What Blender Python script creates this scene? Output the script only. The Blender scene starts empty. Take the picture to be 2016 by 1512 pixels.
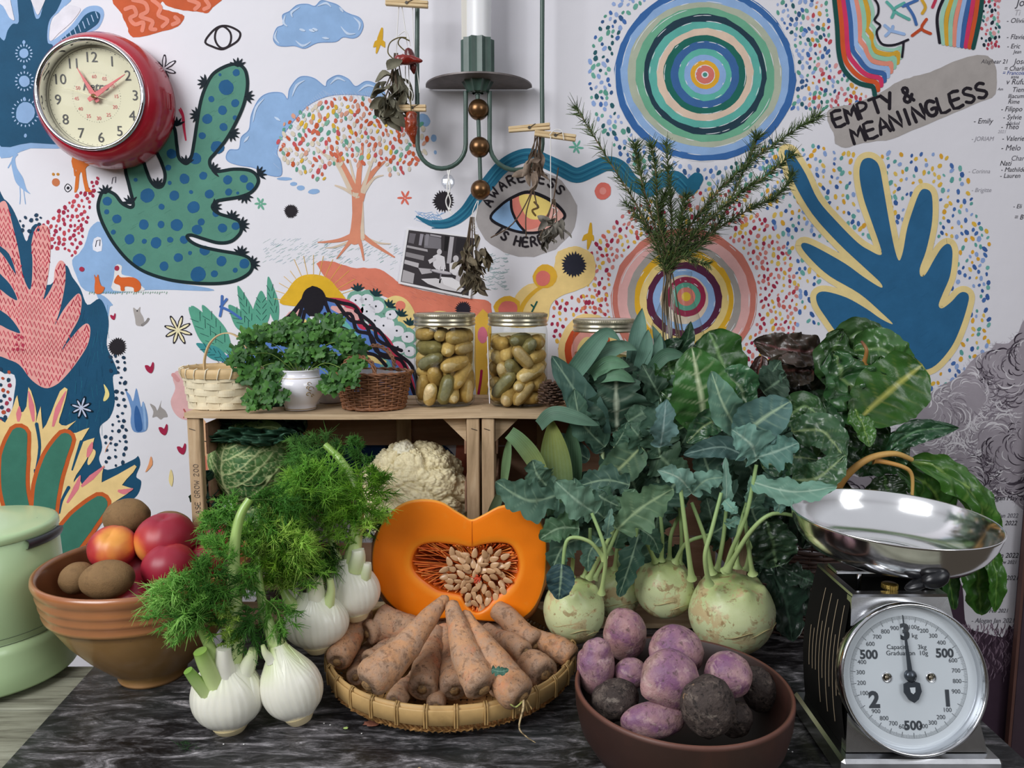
import bpy, math, random
import numpy as np
from math import sin, cos, pi, radians, atan2, hypot
from mathutils import Vector
C = bpy.context.scene
COL = C.collection
# ---------------------------------------------------------------- camera, light, exposure
CAM_H, PITCH, FPX = 0.60, radians(7.0), 1500.0
cd = bpy.data.cameras.new('camera'); cam = bpy.data.objects.new('camera', cd); COL.objects.link(cam)
cd.sensor_width = 36; cd.lens = FPX/2016*36; cd.clip_start = .02
cam.location = (0, 0, CAM_H); cam.rotation_euler = (pi/2-PITCH, 0, 0)
C.camera = cam
w = bpy.data.worlds.new('world'); C.world = w; w.use_nodes = True
nt = w.node_tree; nt.nodes.clear()
o_ = nt.nodes.new('ShaderNodeOutputWorld'); b_ = nt.nodes.new('ShaderNodeBackground')
tc_ = nt.nodes.new('ShaderNodeTexCoord'); sp_ = nt.nodes.new('ShaderNodeSeparateXYZ'); rp_ = nt.nodes.new('ShaderNodeValToRGB')
nt.links.new(tc_.outputs['Generated'], sp_.inputs[0]); nt.links.new(sp_.outputs[2], rp_.inputs[0])
rp_.color_ramp.elements[0].position = 0.0; rp_.color_ramp.elements[0].color = (.10, .085, .07, 1)
rp_.color_ramp.elements[1].position = .55; rp_.color_ramp.elements[1].color = (.88, .90, .97, 1)
nt.links.new(rp_.outputs[0], b_.inputs[0]); nt.links.new(b_.outputs[0], o_.inputs[0]); b_.inputs[1].default_value = .46
def area(name, loc, tgt, sx, sy, power, col):
    l = bpy.data.lights.new(name, 'AREA'); l.shape = 'RECTANGLE'; l.size = sx; l.size_y = sy; l.energy = power; l.color = col
    o = bpy.data.objects.new(name, l); COL.objects.link(o); o.location = loc
    o.rotation_euler = (Vector(tgt)-Vector(loc)).to_track_quat('-Z', 'Y').to_euler(); return o
area('window_daylight', (-1.7, -.55, 1.75), (0, 1.2, .25), 1.5, 1.3, 50, (.97, .98, 1))
area('right_fill_light', (1.9, -1.3, 1.7), (.1, 1.3, .3), 1.0, 1.3, 15, (.96, .98, 1))  # weaker fill light added from the right, no window known on that side
vs = C.view_settings; vs.view_transform = 'Standard'; vs.look = 'None'; vs.gamma = 1; vs.use_curve_mapping = False
vs.exposure = 0.30
C.cycles.transparent_max_bounces = 24; C.cycles.max_bounces = 8; C.cycles.use_denoising = True
# ---------------------------------------------------------------- pixel frame to world
CP, SP = cos(PITCH), sin(PITCH)
def ray(px, py):
    x, z = (px-1008)/FPX, (756-py)/FPX
    return np.array((x, CP+z*SP, -SP+z*CP))
def P(px, py, Y):
    r = ray(px, py); return np.array((0, 0, CAM_H)) + r*(Y/r[1])
def T(px, py, z=0.0):
    r = ray(px, py); return np.array((0, 0, CAM_H)) + r*((z-CAM_H)/r[2])
def mpp(Y, py=756):          # metres per pixel at depth Y
    r = ray(1008, py); return Y/r[1]/FPX
def A(*a): return np.array(a, float)
def nrm(v):
    v = np.asarray(v, float); return v/(np.linalg.norm(v)+1e-12)
# ---------------------------------------------------------------- colour
def lin(c):
    if isinstance(c, str): c = [int(c[i:i+2], 16) for i in (0, 2, 4)]
    c = np.array(c, float)/255
    return np.where(c <= .04045, c/12.92, ((c+.055)/1.055)**2.4)
def mixc(a, b, t):
    t = np.clip(np.asarray(t, float), 0, 1)[..., None]; return a*(1-t)+b*t
# ---------------------------------------------------------------- noise for shapes
def hsh(i, s):
    v = np.sin(i[..., 0]*127.1+i[..., 1]*311.7+i[..., 2]*74.7+s*19.19)*43758.5453
    return v-np.floor(v)
def vnoise(p, s=0):
    p = np.asarray(p, float); i = np.floor(p); f = p-i; f = f*f*(3-2*f); r = 0
    for dx in (0, 1):
        for dy in (0, 1):
            for dz in (0, 1):
                wgt = (f[..., 0] if dx else 1-f[..., 0])*(f[..., 1] if dy else 1-f[..., 1])*(f[..., 2] if dz else 1-f[..., 2])
                r = r+wgt*hsh(i+np.array((dx, dy, dz)), s)
    return r*2-1
def fbm(p, o=3, s=0):
    r = 0; a = 1
    for k in range(o): r = r+a*vnoise(np.asarray(p)*2**k, s+k*7); a *= .5
    return r
# ---------------------------------------------------------------- curves
def smooth(pts, n=8, closed=False):
    p = np.asarray(pts, float); N = len(p); out = []
    rng = range(N if closed else N-1)
    for i in rng:
        if closed: a, b, c, d = p[(i-1) % N], p[i], p[(i+1) % N], p[(i+2) % N]
        else: a, b, c, d = p[max(i-1, 0)], p[i], p[i+1], p[min(i+2, N-1)]
        for k in range(n):
            t = k/n
            out.append(.5*((2*b)+(c-a)*t+(2*a-5*b+4*c-d)*t*t+(3*b-a-3*c+d)*t**3))
    if not closed: out.append(p[-1])
    return np.array(out)
# ---------------------------------------------------------------- mesh builder
class MB:
    def __init__(s): s.v = []; s.f = []; s.c = []; s.m = []; s.s = []; s.n = 0
    def add(s, v, f, col=None, m=0, sm=True):
        v = np.asarray(v, float).reshape(-1, 3)
        s.v.append(v); k = s.n; s.f.extend([tuple(int(i)+k for i in q) for q in f]); s.n += len(v)
        c = np.ones((len(v), 3)) if col is None else np.broadcast_to(np.asarray(col, float), (len(v), 3))
        s.c.append(c); s.m.extend([m]*len(f)); s.s.extend([sm]*len(f)); return s
    def grid(s, G, cu=False, cv=False, col=None, m=0, sm=True):
        G = np.asarray(G, float); n, k = G.shape[:2]; f = []
        for i in range(n if cu else n-1):
            for j in range(k if cv else k-1):
                a, b = i, (i+1) % n; c, d = j, (j+1) % k
                f.append((a*k+c, a*k+d, b*k+d, b*k+c))
        if col is not None: col = np.asarray(col, float); col = col.reshape(-1, 3) if col.ndim == 3 else col
        return s.add(G.reshape(-1, 3), f, col, m, sm)
    def tube(s, pts, r, seg=8, col=None, m=0, cap=True, closed=False):
        pts = np.asarray(pts, float); N = len(pts); r = np.broadcast_to(np.asarray(r, float), (N,))
        if closed: t = np.roll(pts, -1, 0)-np.roll(pts, 1, 0)
        else: t = np.gradient(pts, axis=0)
        t = t/(np.linalg.norm(t, axis=1, keepdims=True)+1e-12)
        u = np.cross(t[0], A(0, 0, 1) if abs(t[0][2]) < .9 else A(1, 0, 0)); u = nrm(u)
        a = np.arange(seg)*2*pi/seg; G = []
        for i in range(N):
            u = nrm(u-t[i]*np.dot(u, t[i])); w_ = np.cross(t[i], u)
            G.append(pts[i]+r[i]*(np.outer(np.cos(a), u)+np.outer(np.sin(a), w_)))
        G = np.array(G); cc = None
        if col is not None:
            col = np.asarray(col, float)
            cc = np.repeat(col[:, None, :], seg, 1) if col.ndim == 2 and len(col) == N else col
        s.grid(G, closed, True, cc, m)
        if cap and not closed:
            for q, rev in ((0, True), (N-1, False)):
                idx = list(range(seg)); idx = idx[::-1] if rev else idx
                s.add(G[q], [idx], None if col is None else (col[q] if col.ndim == 2 else col), m)
        return s
    def lathe(s, prof, seg=48, at=(0, 0, 0), col=None, m=0, ax=None, sm=True, fn=None):
        prof = np.asarray(prof, float); a = np.arange(seg)*2*pi/seg
        G = np.stack([np.outer(prof[:, 0], np.cos(a)), np.outer(prof[:, 0], np.sin(a)), np.repeat(prof[:, 1:2], seg, 1)], -1)
        if fn is not None: G = fn(G)
        if ax is not None: G = G@basis(ax).T
        cc = None
        if col is not None:
            col = np.asarray(col, float); cc = np.repeat(col[:, None, :], seg, 1) if col.ndim == 2 else col
        return s.grid(G+np.asarray(at), False, True, cc, m, sm)
    def box(s, c, d, R=None, col=None, m=0, b=0.0):
        c = np.asarray(c, float); h = np.asarray(d, float)/2
        if b <= 0:
            v = np.array([(x, y, z) for x in (-1, 1) for y in (-1, 1) for z in (-1, 1)], float)*h
            f = [(0, 1, 3, 2), (4, 6, 7, 5), (0, 4, 5, 1), (2, 3, 7, 6), (0, 2, 6, 4), (1, 5, 7, 3)]
        else:
            v = []; 
            for x in (-1, 1):
                for y in (-1, 1):
                    for z in (-1, 1):
                        q = A(x, y, z)
                        for k in range(3):
                            e = q*(h-b); e[k] = q[k]*h[k]; v.append(e)
            v = np.array(v); f = []
            ix = lambda x, y, z, k: ((x*2+y)*2+z)*3+k
            for k in range(3):
                o1, o2 = [i for i in range(3) if i != k]
                for sgn in (0, 1):
                    q = []
                    for (a1, a2) in ((0, 0), (1, 0), (1, 1), (0, 1)):
                        t = [0, 0, 0]; t[k] = sgn; t[o1] = a1; t[o2] = a2; q.append(ix(*t, k))
                    f.append(tuple(q))
                for a1 in (0, 1):
                    for a2 in (0, 1):
                        t0 = [0, 0, 0]; t1 = [0, 0, 0]; t0[k] = 0; t1[k] = 1
                        t0[o1] = t1[o1] = a1; t0[o2] = t1[o2] = a2
                        f.append((ix(*t0, o1), ix(*t1, o1), ix(*t1, o2), ix(*t0, o2)))
            for x in (0, 1):
                for y in (0, 1):
                    for z in (0, 1): f.append((ix(x, y, z, 0), ix(x, y, z, 1), ix(x, y, z, 2)))
        if R is not None: v = v@np.asarray(R).T
        return s.add(v+c, f, col, m, False)
    def build(s, name, mats, parent=None, root=None, kind=None, at=None, tagv=None):
        v = np.concatenate(s.v); off = np.zeros(3)
        if root is not None: off = np.array(root.location)
        if at is not None: off = np.asarray(at, float)
        me = bpy.data.meshes.new(name); me.from_pydata((v-off).tolist(), [], s.f)
        if not isinstance(mats, (list, tuple)): mats = [mats]
        for q in mats: me.materials.append(q)
        me.polygons.foreach_set('material_index', s.m); me.polygons.foreach_set('use_smooth', s.s)
        c = np.concatenate(s.c); ca = me.color_attributes.new('Col', 'FLOAT_COLOR', 'POINT')
        ca.data.foreach_set('color', np.concatenate([c, np.ones((len(c), 1))], 1).astype(np.float32).ravel())
        import bmesh
        bm = bmesh.new(); bm.from_mesh(me)
        if kind != 'flat': bmesh.ops.recalc_face_normals(bm, faces=bm.faces)
        bm.to_mesh(me); bm.free()
        me.update()
        o = bpy.data.objects.new(name, me); COL.objects.link(o)
        if parent is not None: o.parent = parent
        elif at is not None: o.location = off
        return o
def basis(z, up=(0, 0, 1)):
    z = nrm(z); u = np.asarray(up, float)
    if abs(np.dot(z, nrm(u))) > .98: u = A(0, 1, 0)
    x = nrm(np.cross(u, z)); y = np.cross(z, x); return np.stack([x, y, z], 1)
def rotm(ax, a):
    ax = nrm(ax); K = A(0, -ax[2], ax[1], ax[2], 0, -ax[0], -ax[1], ax[0], 0).reshape(3, 3)
    return np.eye(3)+sin(a)*K+(1-cos(a))*K@K
def props(o, label, cat, group=None, kind=None):
    if label: o['label'] = label
    if cat: o['category'] = cat
    if group: o['group'] = group
    if kind: o['kind'] = kind
    return o
def thing(name, label, cat, loc=(0, 0, 0), group=None):
    o = bpy.data.objects.new(name, None); COL.objects.link(o); o.location = tuple(float(x) for x in loc)
    o.empty_display_size = .02
    return props(o, label, cat, group)
def copy_tree(o, parent=None):
    c = o.copy(); COL.objects.link(c)
    if parent is not None: c.parent = parent
    for ch in list(o.children): copy_tree(ch, c)
    return c
# ---------------------------------------------------------------- materials
def newmat(name):
    m = bpy.data.materials.new(name); m.use_nodes = True; nt = m.node_tree
    b = nt.nodes['Principled BSDF']; return m, nt, b
def N(nt, t, **k):
    n = nt.nodes.new(t)
    for a, v in k.items():
        if hasattr(n, a) and a not in ('inputs',): setattr(n, a, v)
        else: n.inputs[a.replace('_', ' ')].default_value = v
    return n
def noise_fac(nt, scale, detail=4, rough=.6, coord='Object', stretch=None, dist=0):
    tc = N(nt, 'ShaderNodeTexCoord'); src = tc.outputs[coord]
    if stretch is not None:
        mp = N(nt, 'ShaderNodeMapping'); mp.inputs['Scale'].default_value = stretch; nt.links.new(src, mp.inputs[0]); src = mp.outputs[0]
    n = N(nt, 'ShaderNodeTexNoise'); n.inputs['Scale'].default_value = scale; n.inputs['Detail'].default_value = detail
    n.inputs['Roughness'].default_value = rough; n.inputs['Distortion'].default_value = dist
    nt.links.new(src, n.inputs['Vector']); return n
def ramp(nt, fac, stops):
    r = N(nt, 'ShaderNodeValToRGB'); e = r.color_ramp.elements
    while len(e) < len(stops): e.new(.5)
    for i, (p, c) in enumerate(stops):
        e[i].position = p; c = lin(c) if isinstance(c, str) or max(c) > 2 else c
        e[i].color = (float(c[0]), float(c[1]), float(c[2]), 1)
    nt.links.new(fac, r.inputs[0]); return r
def mul(nt, a, b, fac=1.0, mode='MULTIPLY'):
    m = N(nt, 'ShaderNodeMix', data_type='RGBA', blend_type=mode)
    if isinstance(fac, (int, float)): m.inputs[0].default_value = fac
    else: nt.links.new(fac, m.inputs[0])
    for s, i in ((a, 6), (b, 7)):
        if hasattr(s, 'is_output'): nt.links.new(s, m.inputs[i])
        else: m.inputs[i].default_value = (float(s[0]), float(s[1]), float(s[2]), 1)
    return m.outputs[2]
def bump(nt, b, fac, strength=.3, dist=.001):
    bp = N(nt, 'ShaderNodeBump'); bp.inputs['Strength'].default_value = strength; bp.inputs['Distance'].default_value = dist
    nt.links.new(fac, bp.inputs['Height'])
    if b.inputs['Normal'].is_linked: nt.links.new(b.inputs['Normal'].links[0].from_socket, bp.inputs['Normal'])
    nt.links.new(bp.outputs[0], b.inputs['Normal'])
def M_attr(name, rough=.5, metal=0, var=None, layers=(), bumps=(), spec=.5, sss=0, coat=0, trans=0):
    """vertex colour times soft noise; layers = (scale, lo, hi, colour, strength); bumps = (scale, strength, distance)"""
    m, nt, b = newmat(name)
    at = N(nt, 'ShaderNodeAttribute', attribute_name='Col'); c = at.outputs['Color']
    if var:
        n = noise_fac(nt, var[0], 5); r = ramp(nt, n.outputs[0], [(.25, (var[1],)*3), (.75, (var[2],)*3)]); c = mul(nt, c, r.outputs[0])
    for L in layers:
        n = noise_fac(nt, L[0], 6, .65, stretch=L[5] if len(L) > 5 else None, dist=.4)
        r = ramp(nt, n.outputs[0], [(L[1], (0, 0, 0)), (L[2], (L[4],)*3)]); c = mul(nt, c, lin(L[3]), r.outputs[0], 'MIX')
    nt.links.new(c, b.inputs['Base Color'])
    b.inputs['Roughness'].default_value = rough; b.inputs['Metallic'].default_value = metal
    b.inputs['Specular IOR Level'].default_value = spec
    if coat: b.inputs['Coat Weight'].default_value = coat; b.inputs['Coat Roughness'].default_value = .15
    if sss: b.inputs['Subsurface Weight'].default_value = sss; b.inputs['Subsurface Radius'].default_value = (.01, .008, .005); b.inputs['Subsurface Scale'].default_value = .5
    for B in bumps:
        n = noise_fac(nt, B[0], 4, stretch=B[3] if len(B) > 3 else None); bump(nt, b, n.outputs[0], B[1], B[2])
    if trans:      # thin leaf: some light comes through
        out = nt.nodes['Material Output']; tr = N(nt, 'ShaderNodeBsdfTranslucent'); nt.links.new(c, tr.inputs[0])
        mx = N(nt, 'ShaderNodeMixShader'); mx.inputs[0].default_value = trans
        nt.links.new(b.outputs[0], mx.inputs[1]); nt.links.new(tr.outputs[0], mx.inputs[2]); nt.links.new(mx.outputs[0], out.inputs[0])
    return m
def M_plain(name, col, rough=.5, metal=0, **k):
    m = M_attr(name, rough, metal, **k); at = [n for n in m.node_tree.nodes if n.type == 'ATTRIBUTE'][0]
    rgb = N(m.node_tree, 'ShaderNodeRGB'); c = lin(col); rgb.outputs[0].default_value = (float(c[0]), float(c[1]), float(c[2]), 1)
    for l in list(at.outputs['Color'].links): m.node_tree.links.new(rgb.outputs[0], l.to_socket)
    return m
def M_clear(name, tint=(1, 1, 1), gloss=.05, rough=.02, edge=.35):
    """thin clear glass or liquid skin: light passes, edges and highlights reflect"""
    m = bpy.data.materials.new(name); m.use_nodes = True; nt = m.node_tree; nt.nodes.clear()
    out = N(nt, 'ShaderNodeOutputMaterial'); tr = N(nt, 'ShaderNodeBsdfTransparent'); tr.inputs[0].default_value = (*tint, 1)
    gl = N(nt, 'ShaderNodeBsdfGlossy'); gl.inputs['Roughness'].default_value = rough
    lw = N(nt, 'ShaderNodeLayerWeight'); lw.inputs[0].default_value = .25
    mr = N(nt, 'ShaderNodeMapRange'); mr.inputs['To Min'].default_value = gloss; mr.inputs['To Max'].default_value = edge+gloss
    nt.links.new(lw.outputs['Facing'], mr.inputs[0])
    pw = N(nt, 'ShaderNodeMath', operation='POWER'); pw.inputs[1].default_value = 3; nt.links.new(lw.outputs['Facing'], pw.inputs[0]); nt.links.new(pw.outputs[0], mr.inputs[0])
    ec = N(nt, 'ShaderNodeMath', operation='POWER'); ec.inputs[1].default_value = 3; nt.links.new(lw.outputs['Facing'], ec.inputs[0]); nt.links.new(mul(nt, tint, [q*.35 for q in tint], ec.outputs[0], 'MIX'), tr.inputs[0])
    mx = N(nt, 'ShaderNodeMixShader'); nt.links.new(mr.outputs[0], mx.inputs[0]); nt.links.new(tr.outputs[0], mx.inputs[1]); nt.links.new(gl.outputs[0], mx.inputs[2])
    nt.links.new(mx.outputs[0], out.inputs[0]); return m
RN = random.Random(7)
WALL_Y = 1.56
# ================================================================ lettering
STROKES = {'A': ['0,0 2,6 4,0', '.8,2.2 3.2,2.2'], 'B': ['0,0 0,6 2.6,6 3.4,5 2.6,3.2 0,3.2', '2.6,3.2 3.8,2 2.8,0 0,0'], 'C': ['3.8,5 2.5,6 1,5.6 0,3.5 .5,1 2,0 3.8,.8'],
 'D': ['0,0 0,6 2.5,5.5 4,3 2.5,.4 0,0'], 'E': ['3.6,6 0,6 0,0 3.8,0', '0,3.1 3,3.1'], 'G': ['3.8,5 2.4,6 .9,5.6 0,3.4 .5,.9 2,0 3.6,.7 3.8,2.6 2.2,2.6'], 'H': ['0,0 0,6', '4,0 4,6', '0,3 4,3'],
 'I': ['1.5,0 1.5,6'], 'L': ['0,6 0,0 3.5,0'], 'M': ['0,0 .4,6 2.2,2.4 4.2,6 4.6,0'], 'N': ['0,0 0,6 3.8,0 3.8,6'], 'O': ['2,6 .4,5 0,3 .6,.8 2,0 3.4,.8 4,3 3.5,5.2 2,6'],
 'P': ['0,0 0,6 2.8,5.8 3.6,4.6 2.6,3.2 0,2.8'], 'R': ['0,0 0,6 2.8,5.8 3.5,4.6 2.6,3.2 0,3', '1.6,3 3.8,0'], 'S': ['3.6,5.2 2.2,6 .6,5.4 .5,4 3.2,2.4 3.6,1 2,0 .2,.8'], 'T': ['0,6 4.2,6', '2.1,6 2.1,0'],
 'W': ['0,6 1,0 2.3,4 3.6,0 4.6,6'], 'Y': ['0,6 2,3', '4,6 1.8,0'], '&': ['3.8,0 .8,4.6 1.4,6 2.6,5.4 2.4,4 .3,1.8 .6,.4 2,0 3.8,2.4'], '2': ['.2,5 2,6 3.5,4.8 .2,0 3.8,0'],
 '0': ['2,6 .3,4.6 .3,1.4 2,0 3.7,1.4 3.7,4.6 2,6'], '.': ['1.5,0 1.8,.3'], '/': ['.5,0 3,6'], ' ': []}
def pp(s): return [tuple(float(q) for q in a.split(',')) for a in s.split()]
_tc = {}
def textmesh(s, size, shear=0, offset=0, space=1):
    """flat outline lettering in the xy plane: verts, faces, width"""
    key = (s, size, shear, offset, space)
    if key not in _tc:
        cu = bpy.data.curves.new('t', 'FONT'); cu.body = s; cu.size = size; cu.shear = shear; cu.offset = offset; cu.space_character = space; cu.resolution_u = 3
        ob = bpy.data.objects.new('t', cu); COL.objects.link(ob)
        dg = bpy.context.evaluated_depsgraph_get(); dg.update()
        me = bpy.data.meshes.new_from_object(ob.evaluated_get(dg))
        v = np.array([q.co[:] for q in me.vertices]).reshape(-1, 3); f = [tuple(p.vertices) for p in me.polygons]
        bpy.data.objects.remove(ob); bpy.data.curves.remove(cu); bpy.data.meshes.remove(me)
        _tc[key] = (v, f)
    return _tc[key]
# ================================================================ painting on the wall
wall = MB()
LAY = .00035
SER = [0]
def W(px, py, k): return P(px, py, WALL_Y-LAY*(k+SER[0]*1e-4))
def poly(pts, col, k, sm=6, rough=0, seed=1):
    if isinstance(pts, str): pts = pp(pts)
    q = smooth(pts, sm, True) if sm else np.array(pts, float)
    if rough:
        r = random.Random(seed); q = q+np.array([(r.uniform(-rough, rough), r.uniform(-rough, rough)) for _ in q])
    SER[0] += 1
    v = np.array([W(x, y, k) for x, y in q])
    wall.add(v, [list(range(len(v)))], lin(col), 1, False)
def stroke(pts, wd, col, k, sm=6, closed=False, taper=False):
    if isinstance(pts, str): pts = pp(pts)
    q = smooth(pts, sm, closed) if sm else np.array(pts, float)
    n = len(q); t = (np.roll(q, -1, 0)-np.roll(q, 1, 0)) if closed else np.gradient(q, axis=0)
    t = t/(np.linalg.norm(t, axis=1, keepdims=True)+1e-9); nn = np.stack([-t[:, 1], t[:, 0]], 1)
    if np.ndim(wd): wd = np.interp(np.linspace(0, 1, n), np.linspace(0, 1, len(wd)), wd)
    wd = np.broadcast_to(np.asarray(wd, float), (n,)).copy()
    if taper: wd = wd*np.sqrt(np.clip(np.sin(np.linspace(.04, pi-.04, n)), 0, 1))
    a, b = q+nn*wd[:, None]/2, q-nn*wd[:, None]/2
    SER[0] += 1; kk = k+np.arange(n)/n*.25
    v = [W(x, y, e) for (x, y), e in zip(a, kk)]+[W(x, y, e) for (x, y), e in zip(b, kk)]; f = []
    for i in range(n if closed else n-1): j = (i+1) % n; f.append((i, j, n+j, n+i))
    if not closed and not taper and wd[0] > 2.2:      # round ends
        for e, s in ((0, -1), (n-1, 1)):
            b0 = len(v); an = np.linspace(-pi/2, pi/2, 7)
            for x in an:
                p_ = q[e]+(t[e]*s*cos(x)+nn[e]*sin(x))*wd[e]/2; v.append(W(p_[0], p_[1], k))
            f.append(list(range(b0, b0+7)))
    wall.add(v, f, lin(col), 1, False)
def disc(x, y, rx, col, k, ry=None, rot=0, wob=.04, n=14, seed=None):
    ry = ry or rx; r = RN if seed is None else random.Random(seed); ph = r.uniform(0, 6); pts = []
    for i in range(n):
        a = i*2*pi/n; q = 1+wob*sin(2*a+ph)+wob*r.uniform(-1, 1)
        u, v_ = rx*cos(a)*q, ry*sin(a)*q; pts.append((x+u*cos(rot)-v_*sin(rot), y+u*sin(rot)+v_*cos(rot)))
    poly(pts, col, k, 0)
def rays(x, y, r0, r1, n, w0, col, k, a0=0, a1=2*pi, jit=.1):
    for i in range(n):
        a = a0+(a1-a0)*i/n+RN.uniform(-jit, jit); l = r1*RN.uniform(.85, 1.1)
        stroke([(x+r0*cos(a), y+r0*sin(a)), (x+(r0+l)/2*cos(a+.05), y+(r0+l)/2*sin(a+.05)), (x+l*cos(a), y+l*sin(a))], w0, col, k, 3, taper=True)
def spiky(x, y, r, col, k): 
    pts = []
    for i in range(48):
        a = i*2*pi/48; q = r*(1.12 if i % 2 else .86)*RN.uniform(.93, 1.07); pts.append((x+q*cos(a), y+q*sin(a)))
    poly(pts, col, k, 0)
def tuft(x, y, ang, s, col, k):
    for d in (-1.1, -.55, 0, .55, 1.1):
        a = ang+d; stroke([(x, y), (x+s*.55*cos(a), y-s*.55*sin(a)), (x+s*cos(a), y-s*sin(a))], [3.2, 5, 1], col, k, 3)
def letters(s, x, y, ang, h, wd, col, k, gap=1.3, curve=None):
    """painted capitals; curve=(cx,cy,r,a0) sets them round an arc"""
    u = 0; sc = h/6
    for ch in s:
        wch = 4.6 if ch in 'MW' else (3 if ch == 'I' else (2.2 if ch in ' .' else 4))
        j = RN.uniform(-.04, .04)
        for st in STROKES[ch]:
            q = []
            for (a, b) in pp(st):
                if curve:
                    cx, cy, r, a0, sg = curve; th = a0+sg*(u+a)*sc/r; rr = r+sg*b*sc; q.append((cx+rr*sin(th), cy-rr*cos(th)))
                else:
                    X, Y = (u+a)*sc, (b+j*a)*sc; q.append((x+X*cos(ang)-Y*-sin(-ang)*1, y-X*sin(ang)-Y*cos(ang)))
            stroke(q, wd*RN.uniform(.9, 1.1), col, k, 2)
        u += wch+gap
def scribble(s, x, y, h, col, k, ang=0, shear=.3):
    v, f = textmesh(s, 1.0, shear); sc = h
    q = [W(x+(a*cos(ang)-b*sin(-ang)*0)*sc*.92, y-(b+a*math.tan(ang))*sc, k) for a, b, _ in v]
    wall.add(q, f, lin(col), 1, False)
def inside(x, y, pl):
    c = False; n = len(pl); j = n-1
    for i in range(n):
        if (pl[i][1] > y) != (pl[j][1] > y) and x < (pl[j][0]-pl[i][0])*(y-pl[i][1])/(pl[j][1]-pl[i][1])+pl[i][0]: c = not c
        j = i
    return c
def scatter(n, gen, cols, k, r0=2.2, r1=4.6, mind=8.5, el=.7):
    got = []
    for _ in range(n*6):
        p_ = gen()
        if p_ is None: continue
        x, y = p_
        if all((x-a)**2+(y-b)**2 > mind**2 for a, b in got):
            got.append((x, y)); r = RN.uniform(r0, r1)*1.22
            disc(x, y, r*el, RN.choice(cols) if not callable(cols) else cols(x, y), k, r, RN.uniform(-.7, .7), .1, 7)
            if len(got) >= n: break
# base
NAVY, LBL, GRN, BLK, TEAL = '20506f', '8fb0d8', '568a78', '1b1d27', '2b6f8d'
wx0, wx1, wz0, wz1 = -2.2, 2.2, -.7, 2.0
nx, nz = 221, 3
XS = np.linspace(wx0, wx1, nx)
def bulge(x):          # soft plaster folds behind the lamp
    s = np.zeros_like(x)
    for c, h, ww in ((-.045, .004, .02), (.015, .005, .018), (.075, .003, .012), (-.13, .002, .03), (.12, .002, .02)): s += h*np.exp(-((x-c)/ww)**2)
    return s
G = np.array([[(x, WALL_Y, z) for z in np.linspace(wz0, wz1, nz)] for x in XS])
wall.grid(G, col=lin('e4e2e8'), m=0, sm=False)
wall.box(((wx0+wx1)/2, WALL_Y+.065, (wz0+wz1)/2), (wx1-wx0, .12, wz1-wz0), col=lin('e4e2e8'), m=0)
# --- blue coral, top left
poly('-10,290 -10,-10 135,-10 122,18 103,36 97,62 98,80 112,74 140,50 165,18 185,11 200,15 205,28 200,45 190,58 165,68 120,95 110,150 118,220 150,285 60,292', LBL, 1, 4)
poly('-10,84 8,80 15,60 25,47 37,42 35,-10 57,-10 68,30 73,37 80,30 92,-10 122,-10 112,20 98,38 93,60 94,84 105,92 104,140 112,220 145,279 60,281 -10,274', NAVY, 2, 4)
poly('-10,-10 16,-10 22,10 26,28 28,40 18,34 6,12 -10,2', 'e2e0e8', 3, 3)
poly('60,-10 90,-10 80,20 74,29 68,18', 'e2e0e8', 3, 3); poly('101,80 99,64 104,42 128,12 150,12 158,20 140,44 115,66', 'e2e0e8', 2, 4)
poly('108,92 125,74 150,52 167,30 185,22 196,27 195,40 185,52 150,74 135,86', NAVY, 3, 4)
for i in range(9):
    x = 122+i*8.5; y = 84-i*6.6; stroke([(x-2, y-10+i*.2), (x+3, y+5)], 1.8, 'a8c0e0', 4, 0)
for x, y, r in ((47, 105, 9), (48, 160, 10.5), (50, 222, 19)):
    disc(x, y, r, LBL, 3, r*1.12); n = 16 if r < 15 else 20
    for i in range(n):
        a = i*2*pi/n; disc(x+(r+6)*cos(a), y+(r+7)*sin(a), 1.3, 'a9c2e2', 3, 2.6, a+pi/2)
for x, y in ((47, 83), (48, 132), (48, 195), (50, 267)): disc(x, y, 3, LBL, 3, 4)
# --- orange leaf
poly('233,-10 428,-10 418,15 408,26 395,24 360,20 330,12 320,3 316,10 322,18 345,24 361,30 360,40 350,52 320,62 262,73 250,50 240,28', 'c65c35', 1, 4, .8)
for s in ('247,18 262,14 268,28 256,36 266,48 282,44 280,60', '262,0 285,6 290,22 276,32 300,42 296,56 306,58', '300,0 316,14 312,30 330,40 320,52', '345,34 352,42 340,48', '372,0 392,8 384,18', '405,0 412,12 402,18'):
    stroke(s, 8, 'e38a72', 2, 5)
# --- line eye
stroke('404,83 415,65 430,53 446,51 463,57 473,66 468,80 450,92 436,97 419,92', 4.2, '2a2228', 1, 5, True); stroke('439,52 452,62 455,76 450,90 438,95 428,88 423,74 427,58', 4, '2a2228', 1, 5, True)
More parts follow.
